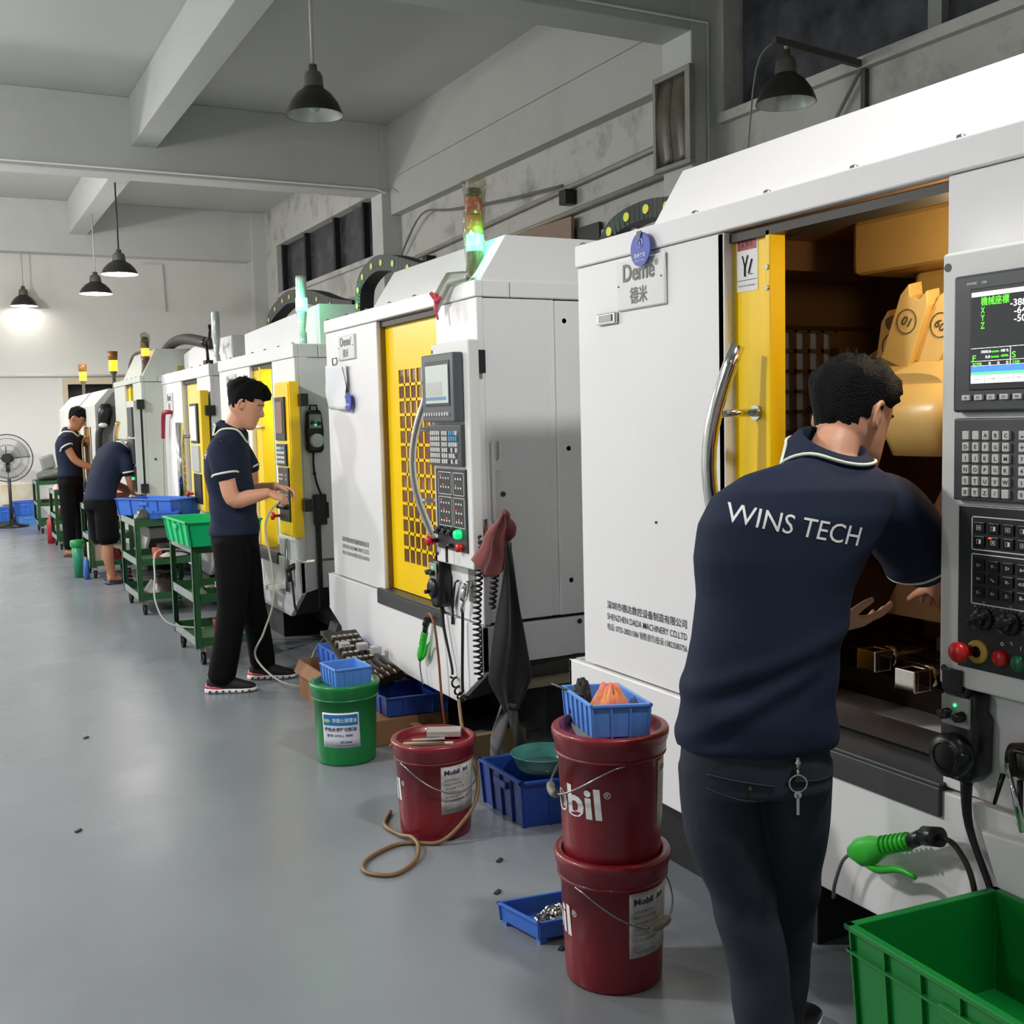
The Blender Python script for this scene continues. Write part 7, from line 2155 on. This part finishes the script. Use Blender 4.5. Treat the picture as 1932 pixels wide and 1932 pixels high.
for lx, ly in ((0.0, -0.03), (0.07, 0.12)):
    pass


def shoe(t, x, y, d, m, L=0.27, sole=None, redheel=False, nm='shoe', label=None):
    g = V((d[0], d[1], 0)).normalized(); sd = g.cross(UP)
    c = V((x, y, 0))
    s = MB()
    s.loft([(c - g * 0.075 + UP * 0.05, sd * 0.026, UP * 0.032, 2.6), (c - g * 0.05 + UP * 0.058, sd * 0.036, UP * 0.045, 2.6), (c + UP * 0.06, sd * 0.038, UP * 0.048, 2.6), (c + g * 0.06 + UP * 0.05, sd * 0.042, UP * 0.036, 2.6), (c + g * 0.12 + UP * 0.04, sd * 0.046, UP * 0.024, 2.6), (c + g * 0.17 + UP * 0.034, sd * 0.036, UP * 0.016, 2.6), (c + g * 0.19 + UP * 0.03, sd * 0.018, UP * 0.008, 2.6)], 22)
    o = obj(nm, s, m, t, label=label)
    so = MB()
    so.loft([(c - g * 0.088 + UP * 0.016, sd * 0.02, UP * 0.012, 4), (c - g * 0.07 + UP * 0.015, sd * 0.034, UP * 0.015, 4), (c + g * 0.02 + UP * 0.014, sd * 0.038, UP * 0.014, 4), (c + g * 0.12 + UP * 0.013, sd * 0.048, UP * 0.013, 4), (c + g * 0.185 + UP * 0.016, sd * 0.03, UP * 0.01, 4), (c + g * 0.2 + UP * 0.019, sd * 0.012, UP * 0.006, 4)], 22)
    obj('sole', so, sole or mat('white_sole', (226, 226, 226), 0.5), o)
    if redheel:
        obj('heel_patch', MB().loft([(c - g * 0.082 + UP * 0.04, sd * 0.03, UP * 0.018), (c - g * 0.03 + UP * 0.034, sd * 0.041, UP * 0.012), (c + g * 0.01 + UP * 0.03, sd * 0.04, UP * 0.004)], 16), mat('coral_patch', (214, 80, 90), 0.5), o)
        hl = MB()
        for k in range(7):
            q = c + g * (-0.055 + k * 0.036) + UP * 0.013
            hl.cyl(q - sd * 0.052, q + sd * 0.052, 0.006, n=12)
        obj('sole_holes', hl, mat('sole_shadow', (60, 60, 62), 0.7), o)
    return o


shoe(P1, 0.012, -0.02, (0.5, 0.8), BLACK, nm='shoe')
shoe(P1, 0.07, 0.13, (0.6, 0.7), BLACK, nm='shoe')

# ---------------- standing worker at the yellow control panel
P2 = thing('person', 'person in navy polo and black trousers standing at the yellow control panel', 'person', (1.505, 6.226, 0), RZ)
# own frame: x to the right of the picture, y away
t2 = [ring_(-0.015, 0, 0.875, 0.135, 0.165), ring_(-0.013, 0, 0.90, 0.136, 0.165), ring_(-0.012, 0, 0.98, 0.128, 0.158), ring_(-0.015, 0, 1.10, 0.125, 0.155), ring_(-0.035, 0.0, 1.22, 0.125, 0.17), ring_(-0.035, 0.0, 1.32, 0.118, 0.19), ring_(-0.018, 0, 1.40, 0.095, 0.185), ring_(-0.008, 0, 1.44, 0.075, 0.14), ring_(0.0, 0, 1.475, 0.06, 0.07)]
S2 = dict(torso=t2,
          neck=[((-0.005, 0, 1.40), (0.06, 0, 0), (0, 0.06, 0)), ((0.008, 0, 1.48), (0.055, 0, -0.012), (0, 0.052, 0)), ((0.03, 0, 1.53), (0.052, 0, -0.012), (0, 0.05, 0)), ((0.05, 0, 1.58), (0.05, 0, 0), (0, 0.05, 0))],
          head=(0.082, 0.0, 1.602), face=(0.93, 0.10, -0.36), up=(0.25, 0, 1), hs=1.05, hairlen=0.014,
          arms=[dict(p=[(-0.03, -0.165, 1.38), (-0.005, -0.18, 1.25), (0.035, -0.185, 1.09), (0.12, -0.15, 1.095), (0.215, -0.12, 1.115)], r=[0.05, 0.046, 0.045, 0.042, 0.027], hand=dict(d=(0.85, 0.1, -0.35), palm=(-0.3, 0.4, -0.9), side=1, curl=(0.7, 0.8, 0.85, 0.9), s=0.92)),
                dict(p=[(-0.02, 0.165, 1.38), (0.04, 0.19, 1.25), (0.05, 0.19, 1.12), (0.13, 0.15, 1.12), (0.22, 0.08, 1.135)], r=[0.05, 0.045, 0.043, 0.038, 0.026], hand=dict(d=(0.9, -0.1, -0.2), palm=(0, -0.3, -0.9), side=-1, curl=(0.5, 0.6, 0.7, 0.8), s=0.92))],
          legs=[dict(p=[(-0.02, -0.09, 0.88), (-0.015, -0.10, 0.65), (-0.02, -0.10, 0.45), (-0.06, -0.12, 0.25), (-0.09, -0.13, 0.09)], foot=(1, 0.1, 0)), dict(p=[(-0.01, 0.09, 0.88), (0.02, 0.10, 0.65), (0.04, 0.12, 0.45), (0.06, 0.15, 0.25), (0.07, 0.18, 0.09)], foot=(1, 0.1, 0))],
          sleeves=[dict(p=[(-0.03, -0.12, 1.375), (-0.03, -0.165, 1.345), (-0.012, -0.185, 1.28), (-0.002, -0.19, 1.225)], r=[0.065, 0.07, 0.07, 0.068]), dict(p=[(-0.02, 0.12, 1.375), (-0.01, 0.165, 1.345), (0.02, 0.19, 1.28), (0.04, 0.195, 1.235)], r=[0.065, 0.07, 0.068, 0.066])],
          collar=((0.0, 0, 1.462), (0.072, 0, -0.034), (0, 0.068, 0)),
          hips=[ring_(-0.012, 0, 0.80, 0.125, 0.165), ring_(-0.012, 0, 0.86, 0.128, 0.165), ring_(-0.013, 0, 0.93, 0.12, 0.155)],
          pants=[dict(p=[(-0.012, -0.085, 0.84), (-0.01, -0.10, 0.66), (-0.02, -0.105, 0.48), (-0.05, -0.12, 0.28), (-0.083, -0.13, 0.12), (-0.088, -0.13, 0.09)], r=[0.105, 0.095, 0.082, 0.078, 0.078, 0.078]),
                 dict(p=[(0.0, 0.085, 0.84), (0.02, 0.10, 0.66), (0.035, 0.12, 0.48), (0.06, 0.15, 0.28), (0.07, 0.18, 0.12), (0.07, 0.18, 0.09)], r=[0.10, 0.09, 0.078, 0.074, 0.074, 0.074])],
          pm=BPANT, vox=0.009, bvox=0.005, band=0.006,
          wr=(0.005, lambda c: 0.8 * math.sin(c.z * 40 + c.x * 22) * math.exp(-((c.z - 0.98) / 0.09) ** 2)))
_, shirt2, pant2 = human(P2, S2)
bv2 = BVHTree.FromPolygons([v.co for v in shirt2.data.vertices], [p.vertices[:] for p in shirt2.data.polygons])
printed((-0.5, 0.12, 1.31), (0.0, -1, 0.0), (0, 0, 1), 'WINS TECH', 0.045, 0.27, WINK, 'back_lettering', shirt2, bv2, look=(1, 0, 0), shear=0.1)
KSH = mat('black_knit_shoe', (24, 20, 22), 0.7, bump=0.2, bscale=200)
shoe(P2, -0.095, -0.13, (1, 0.08), KSH, redheel=True)
shoe(P2, 0.07, 0.18, (1, 0.05), KSH, redheel=True)

# ---------------- bending worker in shorts
P3 = thing('person', 'person in black shorts bending forward into the greenish machine', 'person', (1.44, 11.16, 0), RZ + 0.95)
t3 = [ring_(-0.04, 0, 0.80, 0.13, 0.165), ring_(-0.04, 0, 0.84, 0.13, 0.165), ((0.0, 0, 0.97), V((0.12, 0, -0.05)), V((0, 0.155, 0))), ((0.06, 0, 1.10), V((0.11, 0, -0.09)), V((0, 0.17, 0))), ((0.13, 0, 1.21), V((0.09, 0, -0.10)), V((0, 0.19, 0))), ((0.19, 0, 1.27), V((0.06, 0, -0.09)), V((0, 0.17, 0))), ((0.23, 0, 1.29), V((0.04, 0, -0.06)), V((0, 0.08, 0)))]
S3 = dict(torso=t3, skin=SKIN2,
          neck=[((0.20, 0, 1.26), (0.03, 0, -0.05), (0, 0.055, 0)), ((0.26, 0, 1.28), (0.03, 0, -0.045), (0, 0.052, 0)), ((0.32, 0, 1.28), (0.03, 0, -0.045), (0, 0.05, 0))],
          head=(0.37, 0.02, 1.26), face=(0.55, 0.1, -0.83), up=(0.83, 0, 0.55),
          arms=[dict(p=[(0.16, -0.17, 1.17), (0.17, -0.18, 1.05), (0.20, -0.18, 0.93), (0.27, -0.15, 0.86), (0.34, -0.11, 0.80)], hand=dict(d=(0.7, 0.2, -0.6), palm=(-0.5, 0.5, -0.5))), dict(p=[(0.17, 0.17, 1.18), (0.22, 0.19, 1.05), (0.26, 0.18, 0.94), (0.34, 0.12, 0.88), (0.40, 0.06, 0.84)], hand=dict(d=(0.7, -0.2, -0.6), palm=(-0.5, -0.5, -0.5), side=-1))],
          legs=[dict(p=[(-0.04, -0.09, 0.80), (-0.05, -0.10, 0.6), (-0.05, -0.10, 0.42), (-0.06, -0.11, 0.25), (-0.03, -0.12, 0.08)], foot=(1, -0.1, 0)), dict(p=[(-0.02, 0.09, 0.80), (0.02, 0.10, 0.6), (0.06, 0.12, 0.42), (0.10, 0.13, 0.25), (0.14, 0.14, 0.08)], foot=(1, -0.1, 0))], bare=True,
          sleeves=[dict(p=[(0.13, -0.13, 1.2), (0.155, -0.175, 1.15), (0.165, -0.185, 1.06)], r=[0.07, 0.075, 0.072]), dict(p=[(0.13, 0.13, 1.2), (0.17, 0.175, 1.15), (0.20, 0.19, 1.07)], r=[0.07, 0.075, 0.072])],
          collar=((0.235, 0, 1.285), (0.035, 0, -0.055), (0, 0.065, 0)),
          hips=[ring_(-0.045, 0, 0.72, 0.13, 0.165), ring_(-0.04, 0, 0.80, 0.132, 0.165), ring_(-0.035, 0, 0.87, 0.12, 0.155)],
          pants=[dict(p=[(-0.045, -0.085, 0.76), (-0.05, -0.10, 0.6), (-0.045, -0.105, 0.44)], r=[0.105, 0.105, 0.108]), dict(p=[(-0.03, 0.085, 0.76), (0.0, 0.10, 0.6), (0.03, 0.11, 0.44)], r=[0.105, 0.10, 0.105])],
          pm=BPANT, pname='shorts', vox=0.012, bvox=0.009, band=0.008)
human(P3, S3)
for (x, y) in ((-0.03, -0.12), (0.14, 0.14)):
    s_ = MB()
    c = V((x, y, 0)); g = V((1, -0.1, 0)).normalized(); sd = g.cross(UP)
    s_.loft([(c - g * 0.07 + UP * 0.012, sd * 0.03, UP * 0.012, 4), (c + g * 0.05 + UP * 0.012, sd * 0.042, UP * 0.012, 4), (c + g * 0.15 + UP * 0.012, sd * 0.05, UP * 0.012, 4), (c + g * 0.2 + UP * 0.012, sd * 0.03, UP * 0.011, 4)], 18)
    s_.loft([(c + g * 0.07 + UP * 0.05, sd * 0.055, UP * 0.04), (c + g * 0.13 + UP * 0.04, sd * 0.056, UP * 0.03)], 18)
    obj('flip_flop', s_, mat('navy_slipper', (34, 40, 66), 0.5), P3)

# ---------------- far standing worker
P4 = thing('person', 'person in navy polo standing far down the row with both arms reaching in', 'person', (1.42, 13.80, 0), RZ)
t4 = [ring_(0.0, 0, 0.93, 0.125, 0.16), ring_(0.0, 0, 0.96, 0.125, 0.16), ring_(0.005, 0, 1.06, 0.122, 0.155), ring_(0.0, 0, 1.2, 0.13, 0.17), ring_(0.0, 0, 1.32, 0.125, 0.19), ring_(0.02, 0, 1.40, 0.10, 0.185), ring_(0.035, 0, 1.45, 0.07, 0.1)]
S4 = dict(torso=t4, skin=SKIN2,
          neck=[((0.03, 0, 1.40), (0.06, 0, 0), (0, 0.06, 0)), ((0.05, 0, 1.48), (0.055, 0, 0), (0, 0.052, 0)), ((0.09, 0, 1.55), (0.05, 0, 0), (0, 0.05, 0))],
          head=(0.12, 0, 1.60), face=(0.85, 0.1, -0.5), up=(0.35, 0, 1), hs=1.05,
          arms=[dict(p=[(0.02, -0.17, 1.38), (0.08, -0.18, 1.24), (0.15, -0.17, 1.12), (0.25, -0.13, 1.06), (0.36, -0.08, 1.02)], hand=dict(d=(0.9, 0.2, -0.3), palm=(0, 0.3, -0.9))), dict(p=[(0.04, 0.16, 1.38), (0.12, 0.17, 1.34), (0.19, 0.16, 1.32), (0.26, 0.11, 1.30), (0.34, 0.05, 1.26)], hand=dict(d=(0.9, -0.2, -0.3), palm=(0, -0.3, -0.9), side=-1))],
          legs=[dict(p=[(-0.0, -0.09, 0.88), (0.0, -0.10, 0.65), (0.0, -0.10, 0.45), (-0.0, -0.11, 0.25), (0.0, -0.12, 0.08)], foot=(1, -0.1, 0)), dict(p=[(0.0, 0.09, 0.88), (0.03, 0.10, 0.65), (0.05, 0.11, 0.45), (0.05, 0.12, 0.25), (0.06, 0.13, 0.08)], foot=(1, -0.1, 0))], bare=True,
          sleeves=[dict(p=[(0.01, -0.13, 1.37), (0.02, -0.175, 1.345), (0.06, -0.185, 1.28)], r=[0.065, 0.072, 0.07]), dict(p=[(0.02, 0.13, 1.37), (0.06, 0.175, 1.355), (0.12, 0.18, 1.33)], r=[0.065, 0.07, 0.066])],
          collar=((0.04, 0, 1.455), (0.07, 0, -0.03), (0, 0.068, 0)),
          hips=[ring_(0.0, 0, 0.84, 0.125, 0.16), ring_(0.0, 0, 0.9, 0.128, 0.16), ring_(0.0, 0, 0.98, 0.115, 0.15)],
          pants=[dict(p=[(0.0, -0.085, 0.86), (0.0, -0.10, 0.66), (0.0, -0.105, 0.48), (0.0, -0.11, 0.28), (0.0, -0.12, 0.12)], r=[0.10, 0.09, 0.078, 0.07, 0.068]), dict(p=[(0.0, 0.085, 0.86), (0.03, 0.10, 0.66), (0.05, 0.11, 0.48), (0.05, 0.12, 0.28), (0.06, 0.13, 0.12)], r=[0.10, 0.09, 0.078, 0.07, 0.068])],
          pm=BPANT, vox=0.013, bvox=0.01, band=0.009)
human(P4, S4)
for (x, y) in ((0.0, -0.12), (0.06, 0.13)):
    s_ = MB()
    c = V((x, y, 0)); g = V((1, -0.1, 0)).normalized(); sd = g.cross(UP)
    s_.loft([(c - g * 0.07 + UP * 0.012, sd * 0.03, UP * 0.012, 4), (c + g * 0.15 + UP * 0.012, sd * 0.05, UP * 0.012, 4), (c + g * 0.2 + UP * 0.012, sd * 0.03, UP * 0.011, 4)], 18)
    s_.loft([(c + g * 0.09 + UP * 0.05, sd * 0.055, UP * 0.035), (c + g * 0.14 + UP * 0.04, sd * 0.056, UP * 0.03)], 18)
    obj('slipper', s_, mat('brown_slipper', (60, 40, 34), 0.5), P4)
